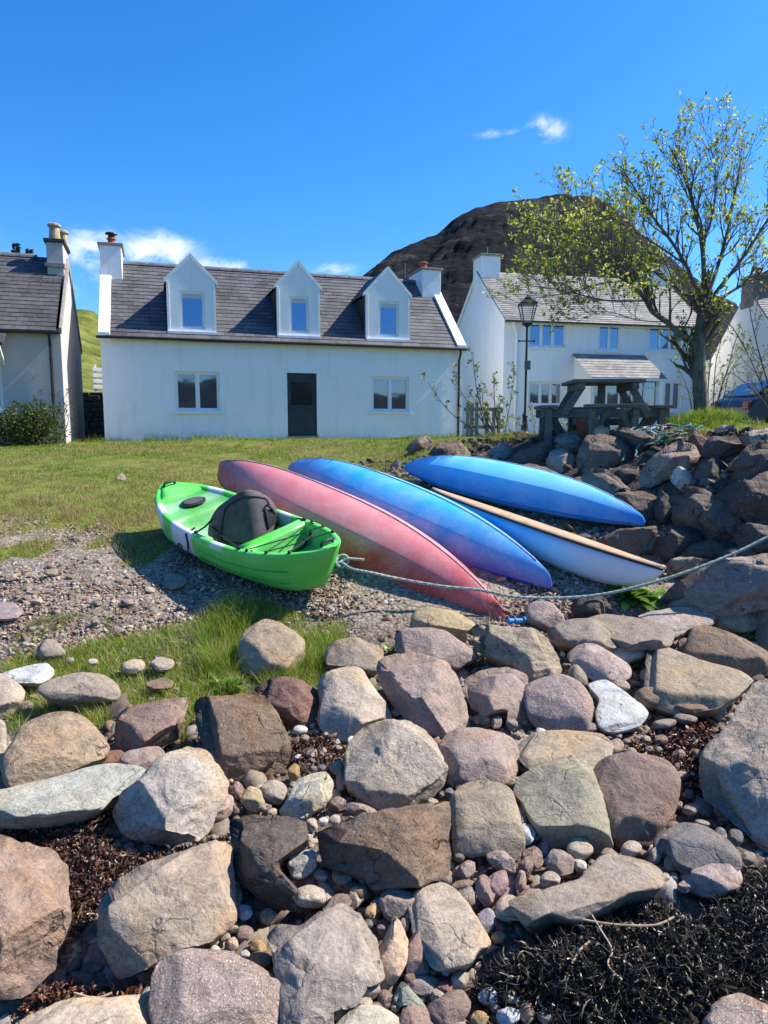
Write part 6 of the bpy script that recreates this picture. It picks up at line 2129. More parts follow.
def build_tree():
    r_ = np.random.default_rng(5)
    Yt = 11.0
    base = at(702, 417, Yt)
    root = empty('tree', base, 0, 'young broadleaf tree just coming into leaf on a grassy mound', 'tree')
    def L(pts, dy0, dy1, r0, r1, lv):
        pts = [(px - (max(0, 690 - px) * .06), 300 - (300 - py) * (.80 if py < 300 else 1)) for px, py in pts]
        P = [at(px, py, Yt + dy0 + (dy1 - dy0) * i / (len(pts) - 1)) for i, (px, py) in enumerate(pts)]
        return (spline(P, 4), r0, r1, lv)
    limbs = [
        L([(702, 424), (701, 405), (699, 375), (699, 345), (702, 318), (704, 300)], 0, 0, .150, .088, 0),
        L([(699, 352), (691, 343), (680, 334), (668, 322), (655, 312), (648, 300), (641, 287), (630, 276), (612, 266), (588, 262)], 0, -.5, .085, .022, 0),
        L([(703, 302), (694, 280), (686, 256), (672, 226), (656, 198), (640, 165), (628, 140)], 0, -.2, .060, .010, 0),
        L([(704, 302), (704, 270), (702, 232), (696, 196), (688, 158), (676, 122), (670, 106)], 0, .3, .070, .010, 0),
        L([(704, 304), (713, 276), (722, 240), (730, 200), (736, 160), (741, 124)], 0, .5, .058, .009, 0),
        L([(705, 306), (720, 284), (740, 252), (756, 222), (774, 186), (784, 160)], 0, -.4, .055, .009, 0),
        L([(703, 312), (728, 292), (756, 272), (788, 248), (812, 226)], 0, .6, .048, .009, 0),
        L([(702, 320), (692, 300), (676, 284), (664, 268), (652, 242), (640, 222), (622, 205)], 0, .7, .048, .010, 0),
        L([(655, 312), (650, 294), (644, 274), (630, 254), (606, 236), (580, 222), (552, 208)], -.25, -.9, .040, .008, 0),
        L([(648, 300), (632, 301), (608, 300), (582, 292), (560, 286), (536, 282)], -.3, -1.0, .030, .006, 0),
        L([(641, 287), (622, 262), (600, 246), (572, 236), (542, 240)], -.35, .3, .030, .006, 0),
        L([(630, 276), (604, 280), (580, 290), (552, 296), (530, 300)], -.4, .5, .024, .005, 0),
        L([(680, 334), (690, 316), (690, 300), (676, 290), (660, 286)], -.1, .4, .022, .006, 0),
        L([(686, 256), (664, 236), (640, 216), (604, 190), (572, 176)], -.1, .5, .028, .006, 0),
        L([(702, 232), (712, 196), (716, 160), (714, 126), (708, 104)], .1, -.3, .03, .006, 0),
        L([(668, 322), (640, 320), (615, 312), (590, 312)], -.2, -.9, .018, .005, 0),
    ]
    limbs = [(p, a * (.80 if i == 0 else .60), b * (.80 if i == 0 else .7), lv) for i, (p, a, b, lv) in enumerate(limbs)]
    allb, tips = grow(limbs, r_, 3, [.125, .11, .095], [.66, .42, .24], .26, .58, .0028)
    loc = lambda pts: [Vector(p) - base for p in pts]
    allb = [(loc(p), a, b, lv) for p, a, b, lv in allb]
    bb, bs = limb_tubes(allb)
    bb.build('trunk', M['bark'], root, sm=True)
    bs.build('branches', M['twig_bark'], root, sm=True)
    P, Nn, Sz = [], [], []
    for pts, tot in tips:
        # leaf clusters towards the outer ends; sparser on the right side of the crown
        pe = Vector(pts[-1])
        side = np.clip((.6 - (pe.x - base.x)) / 1.6, .72, 1.0)
        if r_.random() > .92 * side: continue
        for k in range(r_.integers(2, 7)):
            t = r_.uniform(.45, 1.0)
            i = min(int(t * (len(pts) - 1)), len(pts) - 2)
            p = Vector(pts[i]).lerp(Vector(pts[i + 1]), t * (len(pts) - 1) - i)
            P.append(p - base + Vector(r_.normal(0, .012, 3)))
            d = Vector(r_.normal(size=3)) + Vector((0, 0, .35)); Nn.append(d); Sz.append(r_.uniform(.038, .074))
    P, Nn, Sz = np.array(P), np.array(Nn), np.array(Sz)
    pal = np.array([(.30, .36, .05), (.38, .42, .08), (.24, .30, .04), (.42, .43, .13), (.18, .23, .03), (.32, .30, .09)])
    cols = pal[r_.integers(0, len(pal), len(P))] * r_.uniform(.75, 1.2, (len(P), 1))
    V, F, c = leaf_mesh(P, Nn, Sz, cols, 3, .62)
    mesh_np('crown', V, F, M['leaf'], root, smooth_shade=False, cols=c)


def sapling(name, label, base, stems, leaf, nleaf, pal, spacing, shrink, levels=2, seed=1, r0=.012, group=None, cat='shrub'):
    r_ = np.random.default_rng(seed)
    base = Vector(base)
    root = empty(name, base, 0, label, cat, group)
    limbs = [(spline([Vector(p) - base for p in st], 4), r0 * r_.uniform(.7, 1.2), r0 * .3, 1) for st in stems]
    allb, tips = grow(limbs, r_, levels + 1, [0] + spacing, [0] + shrink, .25, .6, .0025)
    bb, bs = limb_tubes(allb)
    bs.build('stems', M['twig_bark'], root, sm=True)
    P, N_, Sz = [], [], []
    src = tips + [(p, 0) for p, a, b, lv in allb if lv > 1]
    for pts, tot in src:
        for k in range(nleaf):
            t = r_.uniform(.3, 1.0); i = min(int(t * (len(pts) - 1)), len(pts) - 2)
            P.append(Vector(pts[i]).lerp(Vector(pts[i + 1]), r_.random()) + Vector(r_.normal(0, .01, 3)))
            N_.append(Vector(r_.normal(size=3)) + Vector((0, 0, .5))); Sz.append(leaf * r_.uniform(.6, 1.25))
    if P:
        P, N_, Sz = np.array(P), np.array(N_), np.array(Sz)
        pal = np.array(pal)
        cols = pal[r_.integers(0, len(pal), len(P))] * r_.uniform(.7, 1.2, (len(P), 1))
        V, F, c = leaf_mesh(P, N_, Sz, cols, seed, .6)
        mesh_np('leaves', V, F, M['leaf'], root, smooth_shade=False, cols=c)
    return root


def build_shrubs():
    gp = [(.14, .19, .03), (.20, .24, .05), (.10, .14, .025), (.26, .27, .09)]
    Y = 12.4
    b = at(500, 442, Y)
    st = lambda base, pts, Y, dys: [at(*base, Y)] + [at(px, py, Y + d) for (px, py), d in zip(pts, dys)]
    stems = [st((495, 444), [(470, 428), (450, 412), (436, 395), (428, 382)], Y, (.0, -.1, -.2, -.3)), st((497, 444), [(478, 415), (463, 395), (452, 372)], Y, (0, .1, .2, .3)),
             st((500, 444), [(486, 420), (478, 395), (474, 370), (473, 352)], Y, (0, .1, .1, .2)), st((500, 444), [(496, 415), (494, 395), (494, 378)], Y, (0, -.1, -.2, -.2)),
             st((503, 444), [(508, 415), (512, 392), (515, 368)], Y, (0, .2, .2, .3)), st((497, 444), [(486, 430), (480, 410), (470, 392)], Y, (-.1, -.2, -.3, -.3)), st((502, 444), [(492, 425), (484, 408), (482, 390)], Y, (.2, .3, .4, .4))]
    sapling('sapling', 'spindly sapling with small grey green leaves at the cottage corner', b, stems, .062, 3, [(.13, .17, .05), (.18, .21, .07), (.10, .13, .035), (.24, .25, .12)], [.16, .14], [.26, .14], 2, 3, .014, cat='sapling')
    b = at(535, 438, 11.4)
    stems = [st((530, 440), [(522, 428), (516, 416)], 11.4, (0, .1)), st((535, 440), [(534, 424), (532, 408)], 11.4, (0, .1)), st((540, 440), [(546, 428), (552, 418)], 11.4, (0, .1)), st((520, 441), [(510, 430), (508, 418)], 11.4, (0, .1)), st((550, 438), [(560, 430), (566, 420)], 11.4, (0, .1))]
    sapling('weed_clump', 'low leafy weeds with pale flower heads at the lamp post foot', b, stems, .045, 4, [(.20, .25, .04), (.30, .32, .07), (.42, .42, .20), (.14, .18, .03)], [.10, .09], [.16, .10], 2, 5, .006, cat='weeds')
    # thin stems springing up beside the trunk
    b = at(716, 414, 11.7)
    stems = [st((712, 416), [(714, 390), (716, 362), (722, 335), (720, 312)], 11.7, (.1, .2, .2, .3)), st((715, 416), [(720, 392), (728, 368), (734, 345), (740, 330)], 11.7, (.1, .2, .3, .3)),
             st((718, 416), [(724, 396), (730, 372), (744, 352)], 11.7, (0, .1, .2)), st((710, 416), [(708, 392), (711, 360), (714, 338)], 11.7, (.3, .4, .4)), st((722, 416), [(731, 398), (736, 380)], 11.7, (.1, .2))]
    sapling('sucker_growth', 'thin leafy suckers springing up beside the tree trunk', b, stems, .045, 3, gp, [.16, .14], [.30, .16], 2, 8, .012, cat='sapling')
    b = at(690, 412, 11.9)
    stems = [st((692, 414), [(690, 398), (684, 380), (674, 362)], 11.9, (.1, .2, .3)), st((695, 414), [(696, 390), (698, 372), (690, 352)], 11.9, (.2, .3, .4))]
    sapling('sucker_growth', 'pair of short leafy suckers between trunk and porch', b, stems, .05, 3, [(.22, .28, .04), (.30, .34, .07), (.16, .2, .03)], [.18, .14], [.26, .14], 2, 9, .010, cat='sapling')
    b = at(775, 420, 10.6)
    stems = [st((775, 422), [(766, 396), (756, 372), (744, 346), (728, 322), (712, 310)], 10.6, (-.1, -.2, -.3, -.4, -.5)), st((778, 422), [(770, 390), (760, 356), (752, 322), (748, 298)], 10.6, (0, .1, .2, .3)),
             st((782, 422), [(778, 385), (774, 345), (772, 310), (770, 280)], 10.6, (0, .1, .1, .1)), st((776, 424), [(764, 402), (748, 385), (730, 372)], 10.6, (-.2, -.3, -.4)), st((786, 422), [(790, 380), (784, 340)], 10.6, (0, .1))]
    sapling('sapling', 'bushy sapling with arching twigs at the frame edge beyond the car', b, stems, .040, 3, [(.20, .22, .05), (.26, .26, .08), (.13, .15, .03), (.22, .16, .07)], [.16, .12], [.46, .24], 2, 11, .016, cat='sapling')
    # leafy bush under the pinkish cottage
    r_ = np.random.default_rng(2)
    c = at(35, 420, 18.2)
    gz = float(ground(c.x, c.y))
    b = Vector((c.x, c.y, gz))
    root = empty('bush', b, 0, 'dark leafy bush against the pinkish grey cottage wall', 'bush')
    m = MB()
    for k in range(16):
        a = r_.uniform(0, 2 * math.pi); hh = r_.uniform(.5, 1.0); sp = r_.uniform(.2, .8)
        m.tube([(0 + .2 * math.cos(a), .15 * math.sin(a), -.05), (sp * .5 * math.cos(a), sp * .3 * math.sin(a), hh * .5), (sp * math.cos(a), sp * .5 * math.sin(a), hh)], [.014, .01, .005], 5)
    m.build('stems', M['twig_bark'], root)
    cl = [(-.52, -.1, .45, .52), (-.15, -.2, .35, .48), (-.75, 0, .3, .4), (.1, -.1, .55, .42), (-.35, .0, .75, .42), (.45, 0, .35, .36), (-.05, .1, .9, .3), (.35, .1, .8, .28)]
    P, N_, Sz = [], [], []
    for (x, y, z, q) in cl:
        n = int(900 * q * q / .2 * .6)
        d = r_.normal(size=(n, 3)); d /= np.linalg.norm(d, axis=1, keepdims=True)
        rad = q * r_.uniform(.45, 1.08, (n, 1))
        p = np.array((x, y, z)) + d * rad * np.array((1, .7, .9))
        k = p[:, 2] > .02
        P.append(p[k]); N_.append(d[k] + r_.normal(0, .6, (k.sum(), 3))); Sz.append(r_.uniform(.05, .10, k.sum()))
    P, N_, Sz = np.concatenate(P), np.concatenate(N_), np.concatenate(Sz)
    pal = np.array([(.045, .075, .018), (.07, .11, .02), (.12, .17, .03), (.03, .05, .015)])
    cols = pal[r_.integers(0, 4, len(P))] * r_.uniform(.7, 1.2, (len(P), 1))
    V, F, cc = leaf_mesh(P, N_, Sz, cols, 4, .6)
    mesh_np('foliage', V, F, M['leaf'], root, smooth_shade=False, cols=cc)
    # thin grey shrub leaning on the corner of the same wall
    b = at(60, 436, 18.6)
    stems = [st((58, 437), [(56, 420), (60, 404), (68, 392)], 18.6, (0, 0, 0)), st((60, 437), [(62, 420), (66, 408), (72, 400)], 18.6, (.1, .1, .1)), st((56, 437), [(50, 420), (42, 404), (38, 398)], 18.6, (0, 0, .1)), st((62, 437), [(67, 425), (70, 412)], 18.6, (0, 0))]
    sapling('shrub', 'thin bare looking shrub between the bush and the cottage corner', b, stems, .05, 2, [(.05, .06, .03), (.08, .09, .04)], [.16, .12], [.40, .22], 2, 13, .012)
    # broad leaved weeds among the stones
    def rosette(px, py, n, ln, label, tall=.5, seed=0, name='weed', colr=((.10, .20, .02), (.16, .27, .04), (.07, .13, .02))):
        r2 = np.random.default_rng(seed)
        b = G(px, py); b.z -= .02
        V, F, C_ = [], [], []
        for k in range(n):
            a = r2.uniform(0, 2 * math.pi); l = ln * r2.uniform(.6, 1.15); w = l * r2.uniform(.16, .26); el = r2.uniform(tall * .5, min(1.4, tall * 1.5))
            off = Vector((r2.normal(0, ln * .25), r2.normal(0, ln * .25), 0))
            d = Vector((math.cos(a), math.sin(a), 0)); s = Vector((-math.sin(a), math.cos(a), 0))
            col = np.array(colr[r2.integers(0, len(colr))]) * r2.uniform(.8, 1.2)
            m = 6; st0 = len(V)
            p = off.copy()
            for i in range(m + 1):
                t = i / m
                e = el - t * .9
                if i: p = p + (d * math.cos(e) + Vector((0, 0, math.sin(e)))) * (l / m)
                ww = w * (math.sin(math.pi * min(1, .12 + .88 * t)) ** .7) * (.35 if t < .15 else 1)
                if i == m: ww = .001
                V += [p - s * ww + Vector((0, 0, ww * .3)), p.copy(), p + s * ww + Vector((0, 0, ww * .3))]
                C_ += [col * .9, col * 1.15, col * .9]
            for i in range(m):
                q = st0 + i * 3
                F += [(q, q + 1, q + 4, q + 3), (q + 1, q + 2, q + 5, q + 4)]
        o = mesh_np(name, np.array([tuple(v) for v in V]), F, M['broad_leaf'], None, cols=np.array(C_), loc=b)
        tag(o, label, 'weed')
        return o
    rosette(630, 598, 70, .24, 'lush clump of green weeds under the white kayak tip', .7, 1)
    rosette(660, 600, 26, .18, 'smaller green weed clump at the right of the lush clump', .8, 2)
    rosette(738, 602, 9, .26, 'upright broad bladed weed in front of the long brown block', 1.0, 3)
    rosette(706, 600, 5, .12, 'thin weed shoot in the shade of the long brown block', 1.1, 4)
    rosette(741, 636, 5, .12, 'bright weed shoot between beige stone and dark taupe boulder', 1.1, 5)
    rosette(636, 664, 14, .07, 'small weed growing beside the white quartz stone', .6, 6)
    rosette(478, 656, 14, .08, 'low weed between speckled stone and sandy blotched boulder', .6, 7)
    rosette(432, 627, 7, .13, 'dark green shoots in front of the yellowish stone', 1.0, 8)
    rosette(392, 650, 9, .10, 'broad leaves beside the large pinkish grey boulder', .9, 9)
    rosette(408, 604, 5, .12, 'single upright leaf shoot in front of the red kayak', 1.2, 10)
    rosette(372, 592, 16, .08, 'pale weed tuft on the shingle near the green kayak end', .9, 11, colr=((.20, .25, .06), (.28, .32, .10), (.14, .18, .04)))
    rosette(385, 614, 9, .07, 'small weed on the shingle below the hanging rope', .8, 12)
    rosette(226, 684, 9, .15, 'broad dock leaves in the long grass left of the peaked stone', .8, 13)
    rosette(660, 674, 6, .05, 'tiny weed at the edge of the broad tan slab', .7, 14)
    rosette(355, 606, 10, .06, 'small tuft beneath the knot of the green kayak', .9, 15, colr=((.18, .2, .06), (.12, .15, .04)))
    # dry stalks
    for i, (px, py, n, hh, lab) in enumerate(((491, 622, 7, .34, 'dry reddish weed stalks standing before the red kayak tip'), (318, 778, 9, .18, 'bleached dry twigs sticking out of brown weed between boulders'), (606, 614, 5, .12, 'short dry stems beside the weeds under the rope'))):
        r2 = np.random.default_rng(60 + i)
        b = G(px, py)
        m = MB()
        for k in range(n):
            p = Vector(r2.normal(0, .02, 3)); p.z = -.02
            d = Vector((r2.normal(0, .25 if i != 1 else .7), r2.normal(0, .2), 1)).normalized(); P_ = [p.copy()]
            for s in range(6):
                d = (d + Vector(r2.normal(0, .12, 3))).normalized(); p = p + d * hh * r2.uniform(.6, 1.1) / 6; P_.append(p.copy())
                if s > 1 and r2.random() < .7:
                    e = (d + Vector(r2.normal(0, .7, 3))).normalized(); m.tube([p, p + e * hh * .12, p + e * hh * .2 + Vector((0, 0, .01))], [.0018, .0014, .0008], 4)
            m.tube(P_, [.0032, .003, .0026, .0022, .0018, .0014, .001], 5)
        tag(m.build('dry_stalks', M['dry_stem'], loc=b), lab, 'weed')


def seaweed(name, poly, n, label, cols, height, ribbon=(.05, .14), width=(.005, .012), seed=0, mound=True, drop=.03):
    r_ = np.random.default_rng(seed)
    poly = np.asarray(poly, float)
    x0, y0 = poly.min(0); x1, y1 = poly.max(0)
    Ws = [G(a, b) for a, b in poly]
    ylo, yhi = min(w.y for w in Ws) - .2, max(w.y for w in Ws)
    gx = r_.uniform((x0 - 384) / F_PX, (x1 - 384) / F_PX, n * 6); yy = r_.uniform(ylo, yhi, n * 6); xx = gx * yy
    zz = ground(xx, yy)
    px, py = project(np.stack([xx, yy, zz + height * .4], -1))
    k = in_poly(px, py, poly)
    xx, yy, zz = xx[k][:n], yy[k][:n], zz[k][:n]
    n = len(xx)
    # heap height falls off towards the rim
    edge = np.full(n, 1e9)
    px, py = px[k][:n], py[k][:n]
    for (ax, ay), (bx, by) in zip(poly, np.roll(poly, -1, 0)):
        dx, dy = bx - ax, by - ay
        t = np.clip(((px - ax) * dx + (py - ay) * dy) / (dx * dx + dy * dy + 1e-9), 0, 1)
        edge = np.minimum(edge, np.hypot(px - ax - t * dx, py - ay - t * dy))
    f = fbm(np.stack([xx, yy, 0 * xx], -1) * 4, 3, seed + 3)
    hh = height * np.clip(edge / 45, 0, 1) ** .6 * (.75 + .5 * f)
    z0 = zz - drop + hh
    segs = 9
    L = r_.uniform(*ribbon, n); Wd = r_.uniform(*width, n)
    wide = r_.uniform(0, 1, n) < .28; Wd = np.where(wide, Wd * 2.4, Wd); L = np.where(wide, L * .7, L)
    d = r_.normal(size=(n, 3)) * np.array((1, 1, .28)) + np.array((0, 0, .06)); d /= np.linalg.norm(d, axis=1, keepdims=True)
    p = np.stack([xx, yy, z0 + r_.uniform(-.04, .03, n)], -1)
    rows = []
    curl_k = r_.uniform(.02, .95, (n, 1))
    side = np.cross(d, r_.normal(size=(n, 3))); side /= np.linalg.norm(side, axis=1, keepdims=True)
    curl_ax = r_.normal(size=(n, 3)); curl_ax /= np.linalg.norm(curl_ax, axis=1, keepdims=True)
    for s in range(segs + 1):
        t = s / segs
        w = (Wd * (math.sin(math.pi * (.15 + .8 * t)) ** .6) * .5)[:, None]
        rows += [p - side * w, p + side * w]
        d = d + np.cross(curl_ax, d) * curl_k + r_.normal(0, .22, (n, 3)); d /= np.linalg.norm(d, axis=1, keepdims=True)
        side = side - d * np.sum(side * d, 1, keepdims=True); side /= np.linalg.norm(side, axis=1, keepdims=True) + 1e-9
        p = p + d * (L / segs)[:, None]
        p[:, 2] = np.maximum(p[:, 2], zz - .05)
    nv = 2 * (segs + 1)
    V = np.stack(rows, 1).reshape(-1, 3)
    base = (np.arange(n) * nv)[:, None]
    F = np.concatenate([base + np.array([2 * s, 2 * s + 1, 2 * s + 3, 2 * s + 2])[None] for s in range(segs)])
    pal = np.array(cols)
    c = np.repeat(pal[r_.integers(0, len(pal), n)] * r_.uniform(.6, 1.4, (n, 1)), nv, 0)
    o = mesh_np(name, V, F, M['seaweed'], cols=c)
    tag(o, label, 'seaweed', kind='stuff')
    if mound:
        gxs = np.linspace(0, 1, 90)
        xs = np.linspace(xx.min(), xx.max(), 90); ys = np.linspace(yy.min(), yy.max(), 70)
        X, Y = np.meshgrid(xs, ys); Z = ground(X, Y)
        PX, PY = project(np.stack([X, Y, Z + height * .4], -1))
        e = np.full(X.shape, 1e9)
        for (ax, ay), (bx, by) in zip(poly, np.roll(poly, -1, 0)):
            dx, dy = bx - ax, by - ay
            t = np.clip(((PX - ax) * dx + (PY - ay) * dy) / (dx * dx + dy * dy + 1e-9), 0, 1)
            e = np.minimum(e, np.hypot(PX - ax - t * dx, PY - ay - t * dy))
        e = np.where(in_poly(PX.ravel(), PY.ravel(), poly).reshape(X.shape), e, -e)
        ff = fbm(np.stack([X, Y, 0 * X], -1).reshape(-1, 3) * 4, 3, seed + 3).reshape(X.shape)
        f2 = fbm(np.stack([X, Y, 0 * X], -1).reshape(-1, 3) * 26, 3, seed + 8).reshape(X.shape)
        Z = Z - drop - .03 + height * np.clip(e / 45, 0, 1) ** .6 * (.75 + .5 * ff) + f2 * .02 - .15 * np.clip(-e / 12, 0, 1)
        ny, nx = X.shape
        idx = np.arange(nx * ny).reshape(ny, nx)
        Fc = np.stack([idx[:-1, :-1], idx[:-1, 1:], idx[1:, 1:], idx[1:, :-1]], -1).reshape(-1, 4)
        keepf = (e.ravel()[Fc] > -10).any(1)
        mo = mesh_np('seaweed_heap', np.stack([X, Y, Z], -1).reshape(-1, 3), Fc[keepf], M['seaweed'], o, cols=np.tile(np.array(cols).mean(0) * .7, (nx * ny, 1)))
    return o


def build_seaweed():
    blk = [(.018, .014, .011), (.028, .021, .015), (.012, .010, .009), (.050, .036, .020), (.016, .014, .013), (.040, .032, .018), (.065, .045, .025)]
    red = [(.12, .040, .024), (.17, .062, .033), (.08, .030, .020), (.045, .024, .018), (.22, .10, .045), (.06, .028, .02)]
    brn = [(.055, .027, .019), (.09, .042, .027), (.13, .06, .034), (.03, .018, .014), (.17, .09, .05), (.022, .014, .011)]
    seaweed('seaweed', [(478, 978), (505, 955), (548, 932), (592, 912), (625, 898), (655, 896), (680, 908), (704, 922), (720, 898), (738, 878), (768, 860), (800, 852), (800, 975), (768, 978), (735, 982), (690, 1012), (640, 1030), (570, 1022), (528, 1000), (490, 992)], 21000, 'heap of glossy black seaweed washed up at the foot of the boulders', blk, .13, (.05, .15), (.0025, .0065), 1)
    seaweed('seaweed', [(612, 762), (625, 742), (660, 722), (705, 716), (728, 722), (715, 748), (700, 778), (690, 800), (672, 800), (678, 775), (660, 755), (630, 752)], 5200, 'crisp reddish brown seaweed between the purplish boulder and the huge block', red, .07, (.03, .08), (.005, .012), 2)
    seaweed('seaweed', [(-20, 822), (20, 815), (70, 812), (100, 800), (112, 790), (106, 815), (110, 845), (160, 850), (225, 832), (228, 842), (170, 858), (118, 872), (95, 900), (75, 930), (66, 905), (74, 880), (55, 846), (20, 838), (-20, 832)], 9000, 'dark brown dried seaweed packed between the left hand boulders', brn, .07, (.03, .08), (.005, .011), 3)
    seaweed('seaweed', [(-10, 1024), (20, 1005), (40, 985), (70, 978), (115, 988), (140, 985), (145, 995), (95, 996), (50, 1008), (10, 1030)], 2600, 'brown seaweed scraps above the pale boulder at the bottom edge', brn + red, .04, (.03, .08), (.004, .010), 4)
    seaweed('seaweed', [(285, 745), (300, 728), (322, 732), (345, 742), (348, 765), (330, 770), (305, 772), (296, 760)], 2200, 'rusty dry seaweed caught between brown block and speckled boulder', red + brn, .04, (.03, .07), (.004, .009), 5)
    # pale dead stalks lying on the black heap
    for i, (P, lab) in enumerate(((((556, 913), (590, 921), (622, 925), (655, 925), (674, 917)), 'long bleached stalk lying curved on top of the black seaweed'), (((572, 963), (580, 950), (590, 941)), 'short straw coloured stalk in the middle of the black seaweed'),
                              (((590, 912), (602, 932), (612, 950), (608, 965), (622, 980)), 'thin bent stalk trailing down the black seaweed'), (((478, 915), (505, 918), (530, 920), (560, 915)), 'brown weed stem lying across cobbles left of the heap'),
                              (((74, 993), (95, 998), (112, 993)), 'straw coloured stem above the pale boulder at the bottom edge'))):
        pts = [G(a, b, .13 if i < 3 else .05) for a, b in P]
        m = MB(); m.tube(spline(pts, 5), .0045, 6)
        tag(m.build('dead_stalk', M['dry_pale']), lab, 'stalk')


simple('dry_pale', (.42, .31, .20), .8, .25, 20)
build_grass()
build_tree()
build_shrubs()
build_seaweed()

# ---------------------------------------------------------------- lamp, table, rope, car, walls
def lamp_post():
    Y = 16.5
    b = at(524.5, 436, Y); b.z = float(ground(b.x, b.y))
    zt = at(524.5, 299, Y).z - b.z
    zp = at(524.5, 325, Y).z - b.z
    z0 = at(524.5, 304, Y).z - b.z
    root = empty('street_lamp', b, 0, 'black cast iron street lamp with a tapered glass lantern', 'street lamp')
    zs = at(524.5, 416, Y).z - b.z
    MB().lathe([(.14, -.1), (.14, .12), (.10, .18), (.075, .3), (.055, zs - .05), (.068, zs), (.04, zs + .06), (.028, zs + .12), (.025, zp - .05), (.05, zp - .04), (.05, zp)], 14).build('post', M['black_metal'], root, sm=False)
    zc = at(524.5, 341, Y).z - b.z
    m = MB(); m.tube([(-.16, 0, zc), (.16, 0, zc)], .014, 8); m.lathe([(.022, -.02), (.022, .02)], 8, (-.17, 0, zc)); m.lathe([(.022, -.02), (.022, .02)], 8, (.17, 0, zc)); m.build('ladder_bar', M['black_metal'], root)
    zn = at(524.5, 366, Y).z - b.z
    MB().box(-.05, .09, -.06, -.035, zn - .09, zn + .12).build('sign_plate', M['lead'], root, bevel=.006)
    wt, wb = .18, .09
    fr = MB()
    c4 = lambda r, z: [(r * sx, r * sy, z) for sx, sy in ((-1, -1), (1, -1), (1, 1), (-1, 1))]
    lo, hi = c4(wb, zp + .03), c4(wt, z0)
    for k in range(4):
        fr.bar(lo[k], hi[k], .018, .018); fr.bar(lo[k], lo[(k + 1) % 4], .02, .02); fr.bar(hi[k], hi[(k + 1) % 4], .022, .022)
    fr.box(-wb, wb, -wb, wb, zp - .01, zp + .02)
    ln = fr.build('lantern', M['black_metal'], root)
    g = MB()
    for k in range(4): g.quad(Vector(lo[k]) * .985 + Vector((0, 0, .02)), Vector(lo[(k + 1) % 4]) * .985 + Vector((0, 0, .02)), hi[(k + 1) % 4], hi[k])
    g.build('lantern_glass', M['lamp_glass'], ln)
    MB().lathe([(wt * 1.45, z0), (wt * 1.38, z0 + .025), (wt * .8, z0 + .09), (wt * .55, z0 + .11), (wt * .55, z0 + .14), (.05, z0 + .16), (.02, z0 + .2), (.012, zt)], 4, sq=True).build('lantern_roof', M['black_metal'], ln)


def picnic_table():
    Y = 10.3
    c = at(600, 430, Y)
    c.z = float(ground(c.x, c.y))
    root = empty('picnic_table', c, R(-4), 'weathered square picnic table with benches on all sides', 'picnic table')
    root.scale = (.84, .84, 1)
    zt = at(600, 381, Y).z - c.z
    zs = at(600, 404, Y - .85).z - c.z
    m = []
    hw = .58
    for k in range(7):
        x = -hw + k * (2 * hw / 7)
        b = MB(); b.box(-hw + .004 * (k % 3), hw - .006 * ((k + 1) % 2), x + .006, x + 2 * hw / 7 - .006, zt - .045, zt)
        b.build('tabletop_board', M['old_timber'], root, bevel=.006)
    b = MB(); b.box(-.48, -.38, -hw + .04, hw - .04, zt - .14, zt - .047); b.box(.38, .48, -hw + .04, hw - .04, zt - .14, zt - .047); b.build('top_bearer', M['old_timber'], root, bevel=.006)
    # four benches with two planks each, on long bearers
    for k in range(4):
        a = k * math.pi / 2
        rot = Matrix.Rotation(a, 4, 'Z')
        b = MB()
        for d in (.80, .94): b.box(-.46, .46, -d - .125, -d, zs - .045, zs)
        o = b.build('bench', M['old_timber'], root, bevel=.006); o.rotation_euler = (0, 0, a)
        for sx in (-1, 1):
            b = MB(); b.box(sx * .33 - .045, sx * .33 + .045, -.98, -.87, -.35, zs - .05)
            o = b.build('leg', M['old_timber'], root, bevel=.006); o.rotation_euler = (0, 0, a)
            b = MB(); b.bar((sx * .29, -.90, zs - .10), (sx * .06, -.55, .10 - .2), .045, .09); b.bar((sx * .30, -.925, .0), (sx * .10, -.925, zs - .07), .045, .085)
            o = b.build('brace', M['old_timber'], root, bevel=.005); o.rotation_euler = (0, 0, a)
    for sy in (-1, 1):
        b = MB(); b.box(-1.05, 1.05, sy * .30 - .025 + .002, sy * .30 + .025 + .002, zs - .17, zs - .05); b.build('bearer', M['old_timber'], root, bevel=.006)
        b = MB(); b.box(sy * .28 - .025, sy * .28 + .025, -1.03, 1.03, zs - .28, zs - .175); b.build('bearer', M['old_timber'], root, bevel=.006)
        for sx in (-1, 1):
            b = MB(); b.bar((sx * .40, sy * .36, zt - .09), (sx * .70, sy * .36, zs - .16), .05, .11); b.build('strut', M['old_timber'], root, bevel=.006)
    b = MB(); b.box(-.055, .055, -.055, .055, -.3, zt - .05); b.build('post', M['old_timber'], root, bevel=.008)
    # something red left on the ground under the bench
    q = at(585, 424, Y - .1); q.z = float(ground(q.x, q.y))
    m = MB(); m.lathe([(.10, 0), (.115, .02), (.13, .26), (.135, .28), (.12, .28), (.11, .10)], 16)
    tag(m.build('bucket', M['pot_red'], loc=q, sm=False), 'small red bucket standing under the picnic table', 'bucket')


